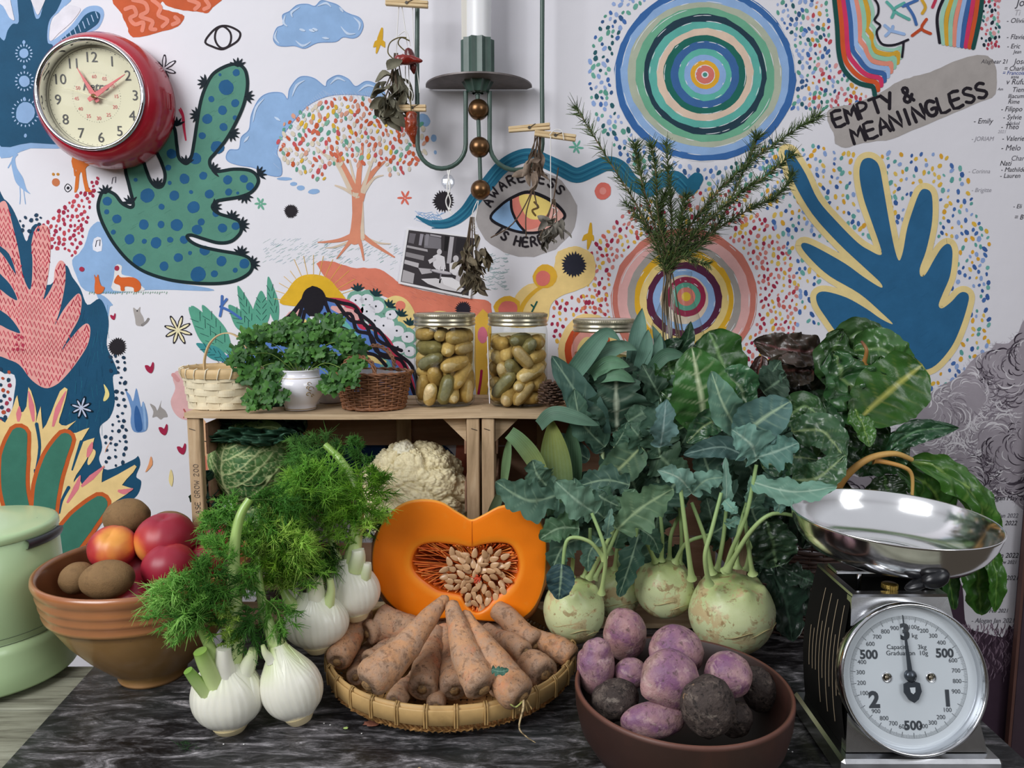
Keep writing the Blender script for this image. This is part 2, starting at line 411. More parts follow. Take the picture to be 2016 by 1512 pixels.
# --- clouds
for pl in ('538,75 545,55 558,48 556,30 570,22 585,10 605,8 620,12 632,1 648,4 665,10 678,22 690,28 708,35 715,50 708,68 695,75 675,73 660,82 625,84 600,95 580,90 560,91 545,88',
           '445,308 452,295 470,293 475,270 490,255 495,225 510,195 530,183 555,183 566,195 570,175 585,155 600,150 620,155 640,170 645,158 665,148 685,155 700,170 720,160 740,165 757,182 750,192 700,186 650,188 610,205 580,235 555,270 545,300 553,320 552,346 520,342 500,330 470,325 450,318'):
    poly(pl, LBL, 1, 5); stroke(pl, 1.4, '7d9fce', 2, 5, True)
for s in ('545,60 541,74 550,86', '562,30 558,44 566,52', '590,14 574,24 576,34', '625,12 642,6 652,14', '668,14 676,24', '696,34 708,46 706,60', '582,80 596,90 612,82', '671,52 684,66 700,66', '634,74 648,76', '498,240 504,212 520,194', '575,190 584,168 600,158', '650,166 664,154 680,160', '706,180 722,168 740,172', '480,280 490,268', '540,230 552,238'):
    stroke(s, [1, 5, 1], 'c3d4ea', 3, 4); 
for x, y in ((595, 59), (614, 60), (620, 58)): disc(x, y, 6, 'c3d4ea', 3, 2.6, .3)
for i in range(60):
    t = i/59; x = 548+205*t**1.1; y = 330-150*min(1, (t*1.9))**.6 if t < .5 else 190+RN.uniform(-3, 3); stroke([(x-2-8*(1-t), y-9), (x+2, y+2)], 2.2, 'c9d6ea', 3, 0, taper=True)
for x, y, a, b, r in ((560, 352, 15, 3.4, 0), (578, 362, 7, 4, 0), (592, 370, 8, 5, .1), (618, 377, 12, 5, -.1), (835, 236, 15, 10, .9), (854, 272, 6, 7, 0), (857, 300, 3, 4, 0)): disc(x, y, a, LBL, 1, b, r)
# --- autumn tree
TRK, BEI = 'd98d70', 'd9c6b0'
for s, wd, c in (('660,365 678,372 700,385', [3, 8], BEI), ('622,290 640,305 662,320 690,375', [3, 7, 9], BEI), ('740,300 728,330 712,380', [3, 8], BEI), ('688,315 696,350 704,390', [3, 8], BEI), ('755,345 735,352 715,380', [2, 8], BEI),
                ('662,292 670,315 682,340 698,375 703,400', [4, 11, 15], TRK), ('714,283 711,310 707,340 704,380', [4, 9, 12], TRK), ('757,318 738,335 720,360 709,395', [4, 11, 14], TRK), ('704,375 703,420 700,450 698,470', [24, 19, 19, 24], TRK), ('712,395 713,440 714,470', [6, 7, 8], BEI),
                ('698,462 672,472 645,476 626,477', [12, 6, 2], TRK), ('697,465 682,485 663,509', [12, 6, 2], TRK), ('703,465 711,485 716,512', [12, 6, 3], TRK), ('712,462 735,480 776,506', [10, 8, 3], TRK), ('714,466 745,478 768,480', [6, 4, 2], BEI), ('690,475 660,486 640,488', [5, 4, 1], BEI)):
    stroke(s, wd, c, 2, 5)
def crown():
    a = RN.uniform(0, 2*pi); r = math.sqrt(RN.random()); x, y = 694+147*r*cos(a), 278+86*r*sin(a)
    if y > 325 and 640 < x < 765: return None
    if y > 345 and x > 640: return None
    return x, y
scatter(470, crown, ['cf6a4f', 'c65c35', 'c9575a', '7fae98', '5f9f88', 'd9cdb8', 'd9cdb8', 'dcb23f', 'cf6a4f', 'd8a08a'], 3, 3.2, 5.6, 8.6, .62)
for i in range(260):
    x = RN.uniform(520, 800); y = RN.uniform(462, 512)+(8 if x < 700 else 25*(x-700)/100)
    if abs(x-700) < 40 and y < 478: continue
    stroke([(x-3, y+2), (x+4, y-2)], 2, RN.choice(['7fb0a4', 'a9c8c0', '7fa8b8']), 1, 0, taper=True)
for i in range(70): x = RN.uniform(955, 1000); y = RN.uniform(500, 570); stroke([(x-4, y-1), (x, y+1), (x+5, y-1)], 1.2, 'a4b8ba', 1, 2)
# --- small marks
for x, y, r in ((573, 416, 13), (231, 683, 17), (873, 396, 20)): spiky(x, y, r, '2a262b', 2)
for x, y, c, s in ((513, 401, '6fae94', 13), (1135, 290, '6fb49f', 14), (797, 390, 'dd6f5c', 15)): rays(x, y, 1, s, 6, 4.4, c, 1)
for s in ('752,56 748,76 741,104', '748,78 736,92', '749,78 757,92', '1163,440 1161,468 1157,490', '1160,460 1147,473', '1160,460 1168,473'): stroke(s, [4, 11, 3], 'd9a92f', 2, 4)
stroke('355,212 360,226 362,250 366,277', [2, 6, 3], 'd5395a', 1, 4); stroke('353,216 361,232', 3, 'd5395a', 1, 0)
def flower(x, y, r0, n, c0, c1, k, w0=9):
    for i in range(n):
        a = i*2*pi/n+.3; l = r0*RN.uniform(.85, 1.1)
        for wd, c, kk in ((w0, c0, k), (w0*.5, c1, k+1)): stroke([(x, y), (x+.6*l*cos(a), y+.6*l*sin(a)), (x+l*cos(a)*(.9 if kk > k else 1), y+l*sin(a)*(.9 if kk > k else 1))], [wd*.5, wd, wd*.5], c, kk, 3)
flower(350, 650, 28, 8, '2a262e', 'ede2b8', 2); flower(322, 136, 25, 7, '2f2a33', 'e6e3ea', 2); flower(160, 803, 21, 8, '1a2430', 'c7cfe6', 7, 7)
# --- cactus
CAC = pp('205,375 196,390 193,410 200,435 215,465 232,490 255,515 285,535 330,550 380,557 430,558 465,552 490,538 497,522 490,508 470,500 430,493 395,485 375,475 368,465 378,463 400,470 430,478 455,475 472,460 475,447 470,435 455,428 430,420 418,408 425,397 440,393 470,388 495,378 508,360 505,345 490,335 460,333 430,337 416,330 413,315 425,300 445,275 465,240 480,205 487,170 485,145 478,132 465,126 445,130 420,145 405,170 395,200 388,240 382,280 376,310 366,322 352,310 348,285 342,250 320,250 300,270 308,298 318,320 325,345 320,365 308,368 296,355 288,335 280,315 262,312 247,330 254,365 262,400 258,408 248,405 238,398 225,382')
stroke('200,435 178,462 168,482 150,512 155,545 172,572 250,571 330,570 411,572', 1, LBL, 1)
poly('200,437 178,448 170,472 160,495 142,512 150,542 168,572 220,578 300,570 411,573 410,567 330,552 260,520 225,480', LBL, 1, 3)
poly('190,580 205,583 222,600 216,604 213,625 207,612', LBL, 1, 3)
poly('185,470 199,468 200,494 183,492', 'e4e5ee', 2, 2); poly('223,572 224,548 228,522 240,524 240,540 262,546 275,560 283,572', 'e4e0de', 2, 3)
stroke('188,486 190,474 197,472 196,484', 1.4, '22283c', 3, 0); stroke('220,362 222,350 228,348 227,360', 1.2, '3a3848', 2, 0)
for s, c in (('186,565 187,552 185,540 189,546 193,540 195,550 199,562 206,566 200,577 188,578', 'd66a33'), ('224,556 232,541 238,546 262,546 275,555 277,568 270,574 264,574 262,566 246,564 245,572 238,572 236,562', 'd0622b')): poly(s, c, 4, 3)
for i in range(34): x = 175+i*4.6; stroke([(x, 580-RN.uniform(0, 4)), (x+2, 574)], 1.1, '7fa890', 3, 0)
poly(CAC, GRN, 2, 5); stroke(CAC, 6.5, '16282c', 3, 5, True)
for i in range(130):       # brush marks
    x, y = RN.uniform(200, 490), RN.uniform(140, 550)
    if inside(x, y, CAC) and inside(x+12, y-6, CAC): stroke([(x, y), (x+12, y-7)], 4, RN.choice(['5c9380', '508472']), 2.4, 0, taper=True)
for d in '445,172,15 465,143,7 433,147,3 416,195,6 463,203,8 438,217,9 408,234,10 440,250,8 463,232,5 398,267,7 428,290,13 338,303,10 384,312,12 331,330,6 363,352,10 400,346,8 448,354,9 480,352,8 492,367,8 468,380,3 450,378,7 290,385,14 343,385,10 376,378,4 412,382,9 318,407,6 381,408,12 267,354,4 334,360,4 211,396,9 425,420,7 210,417,5 230,431,9 283,442,10 317,442,7 348,443,12 396,437,7 438,449,9 464,445,8 388,452,10 223,457,5 255,471,10 284,475,5 307,478,11 335,472,6 362,472,8 274,512,13 323,524,9 351,507,9 374,498,4 403,493,10 436,514,10 481,519,10 390,540,15 422,539,7 463,532,5'.split():
    x, y, r = map(float, d.split(',')); disc(x, y, r, '235a86', 2.7)
for x, y, a in ((468, 130, 90), (405, 163, 160), (484, 190, 10), (390, 227, 170), (455, 262, -30), (366, 322, 90), (348, 247, 90), (310, 366, 90), (418, 336, 20), (508, 343, 30), (482, 384, -80), (420, 408, 20), (208, 380, 110), (257, 400, 110), (456, 430, 60), (474, 443, 10), (474, 500, 80), (495, 520, 20)):
    tuft(x, y, radians(a), 17, '16222a', 4)
# --- figures at the left
stroke('145,312 146,328 148,345', 4, 'd9742f', 1, 3); poly('143,305 178,305 176,325 168,332 175,372 184,375 168,377 161,340 156,345 154,370 146,379 150,335 143,330', 'd9742f', 2, 2)
poly('22,318 28,304 36,304 30,312 33,330 45,350 52,372 60,382 46,374 32,360 26,342', LBL, 1, 4); stroke('39,368 40,385 39,402', 1.6, LBL, 1, 2); stroke('46,370 48,386 50,402', 1.6, LBL, 1, 2); stroke('24,316 16,330', 2.4, LBL, 1, 0)
disc(110, 359, 8, 'cc7a50', 1); disc(105, 343, 3, 'c98a3a', 1); disc(114, 343, 3, 'c98a3a', 1); stroke('133,362 127,370 133,378 141,370', 1.6, '22222a', 1, 4, True); disc(134, 370, 3, '22222a', 1)
def hearts():
    t = RN.random()**.7; a = RN.uniform(-.5, .5); x = 196-105*t; y = 345+125*t; return x+a*95*t+12*t, y+a*40*t+18*t
scatter(150, hearts, ['b03a52', 'a52f4a', 'c14a55'], 1, 2.4, 4.4, 8, .8)
disc(161, 530, 5, 'a52f4a', 3); disc(230, 528, 5, 'a52f4a', 3)
# --- pink hand with navy shade
poly('-10,392 8,392 24,410 40,445 52,475 62,448 74,442 78,470 70,545 100,560 128,522 142,545 158,568 172,600 196,588 210,612 214,640 210,680 224,712 232,735 222,742 226,790 216,822 196,842 201,880 195,905 212,925 262,905 272,898 276,915 268,938 278,948 272,972 255,985 215,988 130,1005 90,1005 60,960 0,960 -10,830 18,822 28,775 28,738 -10,700', NAVY, 1, 4)
for i in range(90): 
    x, y = RN.uniform(130, 215), RN.uniform(600, 840); stroke([(x, y), (x+RN.uniform(-6, 3), y+22)], 2.2, RN.choice(['2d7a92', '1b4763', '276681']), 1.5, 0, taper=True)
PKS = [pp('-10,470 -4,410 5,396 14,402 24,440 36,490 46,545 60,570 64,520 62,480 70,450 84,443 97,452 99,500 92,560 86,590 104,560 108,530 118,513 128,522 128,560 118,610 108,640 125,610 145,585 156,578 161,592 156,625 140,655 120,692 135,672 158,645 172,637 178,650 172,680 150,715 128,742 110,758 88,764 62,748 38,718 10,705 -10,692 -10,640 20,650 40,655 20,625 -10,600 -10,565 20,585 34,590 20,560 -10,525 -10,490 8,505 24,530 32,540 18,500')]
poly(PKS[0], 'e6a39d', 2, 4)
rowq = smooth(PKS[0], 4, True)
for r_ in range(27):
    y0 = 408+r_*13.5; x = -6; q = []; up = 0
    while x < 182:
        yy = y0+.16*x+6*sin(x/30+r_)*.4+(0 if up else 11); up = 1-up
        if inside(x, yy, rowq): q.append((x, yy))
        else:
            if len(q) > 2: stroke(q, 2.6, RN.choice(['c23a52', 'cc4a5c', 'b02a42']), 3, 0)
            q = []
        x += 4.3
    if len(q) > 2: stroke(q, 2.6, 'c23a52', 3, 0)
# --- flames and green fingers
FL = pp('-10,838 10,832 26,800 34,778 40,812 52,800 56,762 66,785 72,815 70,835 80,800 84,845 100,815 118,770 133,766 122,810 116,832 130,838 150,828 128,850 150,852 176,842 158,872 186,862 170,905 150,935 145,950 158,935 162,955 205,915 200,950 265,915 262,930 240,955 262,962 235,982 210,1000 200,1030 130,1075 100,1090 60,1080 -10,1020')
poly(FL, 'efcf90', 4, 2)
for s in ('56,770 62,800 66,830', '130,770 114,805 104,840', '158,936 150,960 132,990', '205,918 180,940 160,958', '262,962 245,968 232,966', '150,1000 125,1040', '182,870 172,900', '38,800 36,830'): stroke(s, [2, 11, 4], 'e2808a', 4.6, 4)
for s in ('72,835 78,880 70,930 68,925', '160,870 150,900 142,925', '135,960 122,985 117,1010'): stroke(s, [7, 5, 3], NAVY, 4.8, 4)
for s, wd in (('37,858 28,900 27,960 38,1010', [50, 66, 64, 60]), ('128,866 108,905 92,960 84,1040', [44, 58, 62, 56]), ('196,992 160,1030 118,1085 80,1140', [48, 66, 70, 62])):
    stroke(s, wd, 'c65f30', 5, 6); stroke(s, [q-16 for q in wd], '417a68', 6, 6)
poly('204,756 213,768 215,780 208,789 203,788 207,772', 'ead98e', 3, 3); poly('180,885 188,888 186,900 176,915 172,910', 'efcf90', 3, 3)
def nav():
    x, y = RN.uniform(205, 248), RN.uniform(700, 920)
    if x < 228 and 735 < y < 835: return None
    if x < 216 and y < 860: return None
    return x, y
scatter(64, nav, ['27415a', '223a52'], 3, 2, 3.8, 9.5, .9)
scatter(24, lambda: (RN.uniform(0, 22), RN.uniform(722, 830)), ['27415a', 'b9513a', '27415a', 'a53a50'], 3, 2.4, 4, 10, .9); scatter(12, lambda: (RN.uniform(38, 80), RN.uniform(420, 455)), ['27415a'], 3, 2, 4, 8, .9)
scatter(9, lambda: (RN.uniform(26, 46), RN.uniform(660, 690)), ['b03a52'], 3, 2, 3.6, 7, .9)
# --- little animals
poly('262,606 270,610 276,604 276,614 282,625 284,640 278,642 268,640 266,628', 'aaa3a0', 1, 3); stroke('280,640 288,634 292,628', 5, '8b8684', 1, 3); disc(270, 612, 1.4, '2a262b', 2)
for x, y, s in ((294, 722, 1), (321, 844, 1), (357, 882, 1), (222, 622, .6)):
    poly([(x+a*s, y+b*s) for a, b in ((-9, -2), (-5, 8), (3, 13), (8, 6), (9, -6), (6, -9), (2, 0), (-3, -3))], 'a8284a', 3, 3)
poly('247,770 256,778 262,790 268,764 274,785 278,802 282,790 290,815 291,840 284,850 264,850 257,832 258,805', '6f93c4', 1, 3); poly('268,798 276,815 280,845 268,848 264,820', '35619c', 2, 3); stroke('282,795 285,820 286,845', 5, '8fb0d8', 2, 3)
poly('295,795 305,800 310,808 318,788 316,800 325,808 330,820 322,822 316,826 308,820 300,822 302,810', 'a09a97', 1, 3)
poly('340,745 345,732 358,730 372,738 385,750 392,780 392,815 378,826 358,825 343,812 336,790 345,765', 'e3b4b4', 1, 4); stroke('341,738 350,748', 8, 'd99d9d', 2, 0); stroke('362,806 366,815 362,822', 3, 'c0605c', 2, 3)
for s, c in (('222,862 214,875 206,892 210,880', 'e8a070'), ('297,898 300,915 286,930 292,915', 'e8a070'), ('336,924 341,940 338,958 332,945', 'ead79a')): poly(s, c, 3, 3)
poly('376,602 405,620 422,640 440,668 430,680 400,668 385,645', '5aa189', 1, 4)
# --- leaves, sun and braided head above the crate
def leafp(x0, y0, x1, y1, wd, c, k, vein='14303a'):
    d = A(x1-x0, y1-y0); L = np.linalg.norm(d); d /= L; n = A(-d[1], d[0]); q = []
    for t, s in ((0, 0), (.2, .7), (.45, 1), (.75, .62), (1, 0), (.75, -.62), (.45, -1), (.2, -.7)): q.append(tuple(A(x0, y0)+d*L*t+n*wd*s/2))
    poly(q, c, k, 4)
    for t in (.25, .4, .55, .7):
        for s in (-1, 1): a = A(x0, y0)+d*L*t; b = a+d*L*.13+n*wd*.3*s; stroke([tuple(a+n*s*2), tuple(b)], 4, vein, k+1, 0, taper=True)
for a in ((440, 700, 372, 604, 40), (455, 700, 398, 600, 34), (500, 660, 450, 600, 34), (502, 655, 468, 562, 24), (515, 650, 514, 572, 34), (545, 640, 528, 544, 22), (450, 710, 386, 676, 26)):
    leafp(*a, '3f8f92' if a[2] == 386 else '5aa189', 2)
poly('440,705 480,680 560,640 560,720 450,728', '5b7fc0', 1, 3)
for i in range(34):
    a = RN.uniform(2.2, 3.6); x, y = RN.uniform(440, 540), 0; y = 735-(x-420)*.55+RN.uniform(-8, 12); stroke([(x, y), (x-16*cos(a)*-1, y-18)], 4, BLK, 3, 0, taper=True)
for s in ('437,583 436,606 433,622', '435,603 446,589', '434,604 452,612 474,627'): stroke(s, 5, '4a70b5', 4, 3)
poly('557,600 566,572 585,548 610,540 640,545 662,565 676,600', 'e3b42f', 2, 5)
for a in np.linspace(.1, pi-.1, 15):
    l = 22+16*((i := int(a*10)) % 2); stroke([(617+52*cos(a), 596-52*sin(a)), (617+(56+l)*cos(a), 596-(56+l)*sin(a))], 5, 'e3b655', 2, 0, taper=True)
poly('624,518 650,514 680,524 715,528 748,530 775,548 795,562 850,575 905,586 955,590 968,606 966,645 952,660 935,618 880,622 830,618 800,610 770,590 735,576 700,565 672,572 655,565 640,545', 'dd8068', 1, 3, 1.4)
for i in range(70):
    x = RN.uniform(640, 940); y = 530+(x-640)*.2+RN.uniform(0, 26); stroke([(x, y), (x+9, y+5)], 4, RN.choice(['c9786a', 'e08f78', 'd57a62']), 1.5, 0, taper=True)
poly('752,600 762,588 780,582 800,590 815,612 820,640 800,650 780,630', 'ead089', 2, 4); disc(788, 602, 10, 'e2806c', 3); poly('850,616 862,612 880,614 890,622 850,624', 'ead089', 2, 3); spiky(912, 609, 15, '2a2630', 3)
poly('935,625 966,622 964,700 958,790 938,790', 'ddb048', 2, 2); disc(950, 660, 10, 'd5758a', 3, 16); stroke('948,730 946,750 942,775', 5, 'a5264a', 3, 3)
for (x, y, r) in ((702, 590, 20), (722, 588, 18), (700, 607, 22), (724, 612, 22), (742, 602, 20), (757, 640, 28), (770, 618, 16), (783, 650, 18), (803, 662, 18), (785, 682, 20), (807, 690, 16), (760, 660, 22), (740, 630, 18)):
    disc(x, y, r, '79ab97', 2, r*.95); disc(x, y+2, r*.72, 'e2e1e8', 2.6, r*.62); disc(x-2, y+1, 2, '222a30', 3.2)
for x, y, a in ((704, 572, 90), (738, 582, 70), (765, 604, 60), (788, 622, 70), (806, 640, 80)): tuft(x, y, radians(a), 15, '1c3a40', 4)
poly('690,800 765,800 765,960 700,960 560,940 560,820', '23426e', 2, 2); poly('760,850 820,862 880,880 905,930 830,930 770,900', '24406a', 2, 4)
for i in range(8): stroke([(840, 900), (830+i*9, 860), (820+i*14, 838)], 5, '4f8f86', 3, 3, taper=True)
poly('380,840 412,840 418,1010 384,1010', 'e3b48c', 1, 2); stroke('408,850 416,880 418,915', 6, 'c4412c', 2, 3); stroke('402,900 408,950 410,1000', 7, 'dd8068', 2, 3); poly('900,850 960,850 960,1000 905,1000', 'dd8068', 1, 2)
# hair: coloured ground then black braids
poly('560,640 590,610 612,595 640,590 680,610 720,650 770,700 815,740 830,800 640,800 560,700', '5b7fc0', 2.5, 4)
for s, c in (('650,590 680,596 700,612 712,640 722,645', 'c23a55'), ('655,606 690,618 705,630', 'e0a9a4'), ('640,624 665,632 690,655 702,662', '6ab0a6'), ('640,645 660,662 672,675', '4a70b5'), ('640,690 660,720 690,730 720,740', 'ead089'), ('720,650 745,670 760,690', '4a70b5'),
             ('730,640 760,670 770,690 800,730 818,780', 'c23a55'), ('740,700 760,720 790,790', '6ab0a6'), ('560,660 580,650 600,632', 'ead089'), ('560,632 575,622 590,612', 'e0a9a4'), ('690,690 720,700 760,715', 'ead089'), ('575,676 590,660 600,650', '6ab0a6')):
    stroke(s, [8, 20, 8], c, 3.2, 5)
for s in ('596,590 570,622 540,640 505,660 470,690', '596,598 580,640 540,655 510,680', '600,612 590,650 575,680 560,700', '590,600 560,640 545,650 520,665', '640,588 672,596 700,605 718,640 745,650 775,690 810,720 824,770', '642,600 655,622 690,618 702,650 730,660 750,700 790,710 810,760 825,800', '640,618 662,640 690,655 712,690 740,700 760,720', '632,640 650,668 690,672 700,700', '610,640 612,680 620,720', '700,612 735,640 745,670 790,690', '660,592 690,630 720,640 740,690 770,700'):
    stroke(s, 7, '201c24', 4, 5)
disc(617, 593, 22, '1f1c22', 5, 29, .1); poly('596,600 598,575 615,564 635,572 645,598 648,620 636,600', '201c24', 4.5, 4); poly('612,618 628,616 628,650 608,650', 'e2e0e8', 3.8, 3)
# --- teal ribbon, awareness disc
for i in range(24): x = 815+i*2; stroke([(x, 415+RN.uniform(0, 22)), (x+16, 417+RN.uniform(0, 22))], 5, '8fb0d8', 1, 0, taper=True)
disc(1036, 419, 98, 'aba5a4', 1.2, 88, 0, .02, 40, 3)
RIB = '820,426 850,440 885,438 915,418 938,388 960,362 985,332 1015,312 1045,306 1075,318 1105,332 1135,345 1165,334 1195,322 1222,330 1245,358 1275,374 1300,356 1330,352 1352,372 1372,352'
stroke(RIB, [3, 14, 22, 26, 28, 28, 28, 28, 30, 30, 30, 28, 26, 30, 30, 34, 26], TEAL, 2, 6)
for dy, c in ((-6, '3b86a0'), (-1, '1f5a78'), (5, '357f9a'), (9, '226483')): stroke([(x, y+dy) for x, y in pp(RIB)[1:-1]], 2, c, 2.5, 6)
EY = '966,430 985,405 1010,388 1040,378 1072,388 1098,405 1112,425 1096,440 1070,455 1035,458 1000,450'
poly(EY, 'e9b0a4', 3, 5); poly('968,430 985,408 1006,392 1010,415 1018,440 1028,456 1000,448', '93b8e0', 3.4, 4)
poly('1006,400 1020,385 1050,384 1078,392 1082,420 1062,445 1035,452 1018,438 1008,420', 'e08476', 3.6, 4); poly('1022,386 1050,384 1078,392 1084,410 1070,428 1048,432 1032,420', 'ecd27a', 3.9, 4)
stroke(EY, [5, 5, 6, 7, 7, 6, 5, 5, 5, 5, 6], '1e1c22', 4.2, 5, True); stroke('1006,393 1008,415 1020,440 1034,456', 5, '1e1c22', 4.2, 4); stroke('1052,398 1060,408 1048,414 1054,424', 4, '6a5330', 4.4, 4)
letters('AWARENESS', 0, 0, 0, 17, 4, '241f24', 4.5, 2.7, (1040, 436, 80, -1.2, 1)); letters('IS HERE', 0, 0, 0, 17, 4, '241f24', 4.5, 2.2, (1036, 398, 87, pi+.80, -1))
disc(1187, 376, 17, 'de7468', 2); disc(1187, 376, 7, 'e6948a', 3)
# --- yellow snail
poly('990,640 1005,600 1030,565 1070,552 1090,530 1095,500 1115,488 1135,485 1160,495 1171,512 1170,545 1150,566 1110,580 1085,600 1070,640', 'efd08a', 2, 4, 1)
stroke('1018,640 1030,600 1055,572 1085,556', [10, 8, 5], 'e0ae3a', 2.6, 5); disc(1073, 544, 24, 'e3b03c', 3); disc(1069, 548, 15, 'e0786e', 4); disc(998, 604, 26, 'e3b03c', 3, 22); disc(1000, 608, 19, 'e0786e', 4, 16)
spiky(1130, 521, 23, '2f303c', 4); stroke('1046,616 1052,604 1057,594', 3, '1f5a50', 5, 2); stroke('1050,604 1046,600', 3, '1f5a50', 5, 0)
for r, c in ((60, 'efcf8c'), (47, 'c4502c'), (34, 'e39a90'), (22, 'ead08a')): disc(1158, 690, r, c, 2+r*-.02+1.3, r*1.2, 0, .02, 26, 5)
# --- mandalas
for cx, cy, rings, sd in ((1388, 147, ((178, '3d6ba8'), (165, '93b3dd'), (150, 'b2b9a5'), (137, '6fae8f'), (122, '28404e'), (110, '62b2a6'), (95, 'e0c7b2'), (81, '256b5f'), (68, '40699f'), (53, '62b6a6'), (41, '8fb0dd'), (29, 'e3ac36'), (20, 'e6e3e6'), (18.5, 'd8776c'), (7, 'e6e3e6'), (4.5, '4e8f80')), 11),
                          (1347, 590, ((143, 'cf7d6e'), (129, 'e8b4b0'), (112, 'a9a39d'), (99, 'e3b032'), (87, 'edd28a'), (74, '5c2b46'), (61, '93b3dd'), (48, 'e3cdb6'), (39, '9c2f4e'), (28, '5fa38c'), (18, 'dd8172'), (9, 'e8bf3a')), 12)):
    for i, (r, c) in enumerate(rings): disc(cx+(4 if cx == 1347 and i > 7 else 0)*1.0, cy-(6 if cx == 1347 and i > 7 else 0), r, c, 2+i*.25, r*(.965 if sd == 11 else 1.0), .2, .012, 44, sd+i)
    for i, (r, c) in enumerate(rings[:-2]):
        for j in range(max(3, int(r/9))):
            a = RN.uniform(0, 6.28); l = RN.uniform(.1, .3); stroke([(cx+(r-1)*cos(a+t*l), cy+(r-1)*.965*sin(a+t*l)) for t in (0, .33, .66, 1)], 1.4, 'e4e6ea', 2.2+i*.25, 2, taper=True)
def ringgen(cx, cy, r0, r1, a0=0, a1=2*pi):
    def g():
        a = RN.uniform(a0, a1); r = RN.uniform(r0, r1); return cx+r*cos(a), cy+r*sin(a)
    return g
BGS = ['4a70ae', '8fa9d8', '6fae9c', '2f5f68', '5f9f8c', '9db2dd', '3d5f8c']
scatter(170, ringgen(1388, 147, 186, 228, pi*.62, pi*1.32), BGS, 1, 3, 5.6, 9.5); scatter(110, ringgen(1388, 147, 184, 232, .75, pi*.62), BGS, 1, 3, 5.2, 10)
def rdots():
    x, y = RN.uniform(1530, 1722), RN.uniform(0, 215)
    if hypot(x-1388, y-147) < 184 or x > 1640+max(0, y-120)*1.0-4: return None
    return x, y
scatter(330, rdots, lambda x, y: RN.choice(BGS if x < 1590 or RN.random() < .35 else ['c2505a', 'd08088', 'd9a04a', '5f9f8c', 'b33a50', 'e0a0a0']), 1, 2.6, 5, 8)
REDS = ['b8404e', 'd07a78', 'e0b04a', 'cf6a5f', 'a02f4c', 'e3c060', 'd88a80']
scatter(300, ringgen(1347, 590, 150, 225, -.95, .75), REDS, 1, 2.6, 4.8, 8.8); scatter(180, ringgen(1347, 590, 150, 205, 2.6, 4.5), REDS, 1, 2.6, 4.8, 9); scatter(70, lambda: (RN.uniform(1085, 1200), RN.uniform(575, 690)), ['a02f4c', 'b8404e', 'e0b04a', 'd88a60'], 1, 2.6, 4.6, 10)
scatter(60, lambda: (RN.uniform(1340, 1480), RN.uniform(370, 445)), REDS, 1, 2.6, 4.6, 9)
# --- blue hand outlined in yellow
HND = pp('1545,296 1548,317 1564,361 1600,422 1650,478 1700,525 1733,556 1734,566 1700,545 1664,519 1611,489 1584,478 1578,487 1600,514 1634,544 1692,578 1735,615 1758,638 1735,628 1706,608 1667,586 1625,574 1608,580 1610,600 1628,628 1650,658 1690,700 1740,722 1784,722 1814,729 1842,719 1873,683 1892,642 1905,600 1907,582 1899,575 1888,578 1873,594 1855,607 1848,600 1856,578 1870,544 1875,505 1873,486 1865,480 1853,489 1839,511 1823,539 1813,544 1811,528 1823,494 1834,444 1836,405 1833,380 1822,372 1811,378 1798,411 1786,450 1778,494 1770,513 1761,489 1750,433 1739,369 1731,328 1720,314 1707,311 1696,319 1692,344 1700,389 1717,439 1735,492 1732,502 1714,494 1689,478 1650,439 1611,394 1587,344 1567,311 1558,298')
stroke(HND, 24, 'ecd596', 2, 4, True); poly(HND, '2f6790', 3, 4)
for i in range(60):
    x, y = RN.uniform(1600, 1890), RN.uniform(320, 720)
    if inside(x, y, HND) and inside(x+15, y-10, HND): stroke([(x, y), (x+15, y-10)], 3, RN.choice(['336c96', '2b6089']), 3.4, 0, taper=True)
bigh = [(x+(x-1750)*.09, y+(y-540)*.09) for x, y in HND]
def hdots():
    x, y = RN.uniform(1500, 1950), RN.uniform(285, 775)
    if inside(x, y, smooth(HND, 2, True)) or hypot(x-1347, y-590) < 225: return None
    d = min(hypot(x-a, y-b) for a, b in HND)
    if d < 17 or d > 78 or (x > 1680 and y < 285) or (x < 1660 and y > 640): return None
    if y < 300 and x > 1640: return None
    return x, y
scatter(470, hdots, ['3d62a0', '8fa9d8', '6fb0a8', 'e3b84a', 'e3c060', '4a70ae', '5fa39c', 'e0a83a'], 1, 2.8, 5.2, 9)
# --- face with rainbow hair
RB = ['a4d0ba', 'd9a93a', '9accb0', 'e99580', '9fbce6', '3f68a4', 'd63a66', 'd6592f', '1d4f4a']
pin = smooth(pp('1708,-8 1717,15 1718,32 1713,45 1722,58 1719,72 1726,90 1745,97 1762,98 1774,94 1773,114'), 5); pout = smooth(pp('1642,-8 1648,50 1651,100 1658,130 1672,150 1688,162 1702,167 1712,169 1718,171 1721,178 1722,186'), 5)
for i, c in enumerate(RB): t = i/8; stroke(pin*(1-t)+pout*t, 9.2 if i else 7, c, 2+i*.1, 0)
stroke('1716,-8 1728,8 1729,26 1722,40 1733,50 1726,62 1730,78 1740,88 1762,88 1788,78', 4.5, '23202a', 4, 4); stroke('1779,82 1778,96 1776,112', 4.5, '23202a', 4, 2)
ri, ro = smooth(pp('1860,-8 1848,20 1845,45 1850,84'), 5), smooth(pp('1934,-8 1930,30 1924,60 1916,94'), 5)
for i, c in enumerate(['23202a']+RB): t = i/9; stroke(ri*(1-t)+ro*t, 6 if i == 0 else 8.6, c, 2+i*.1, 0)
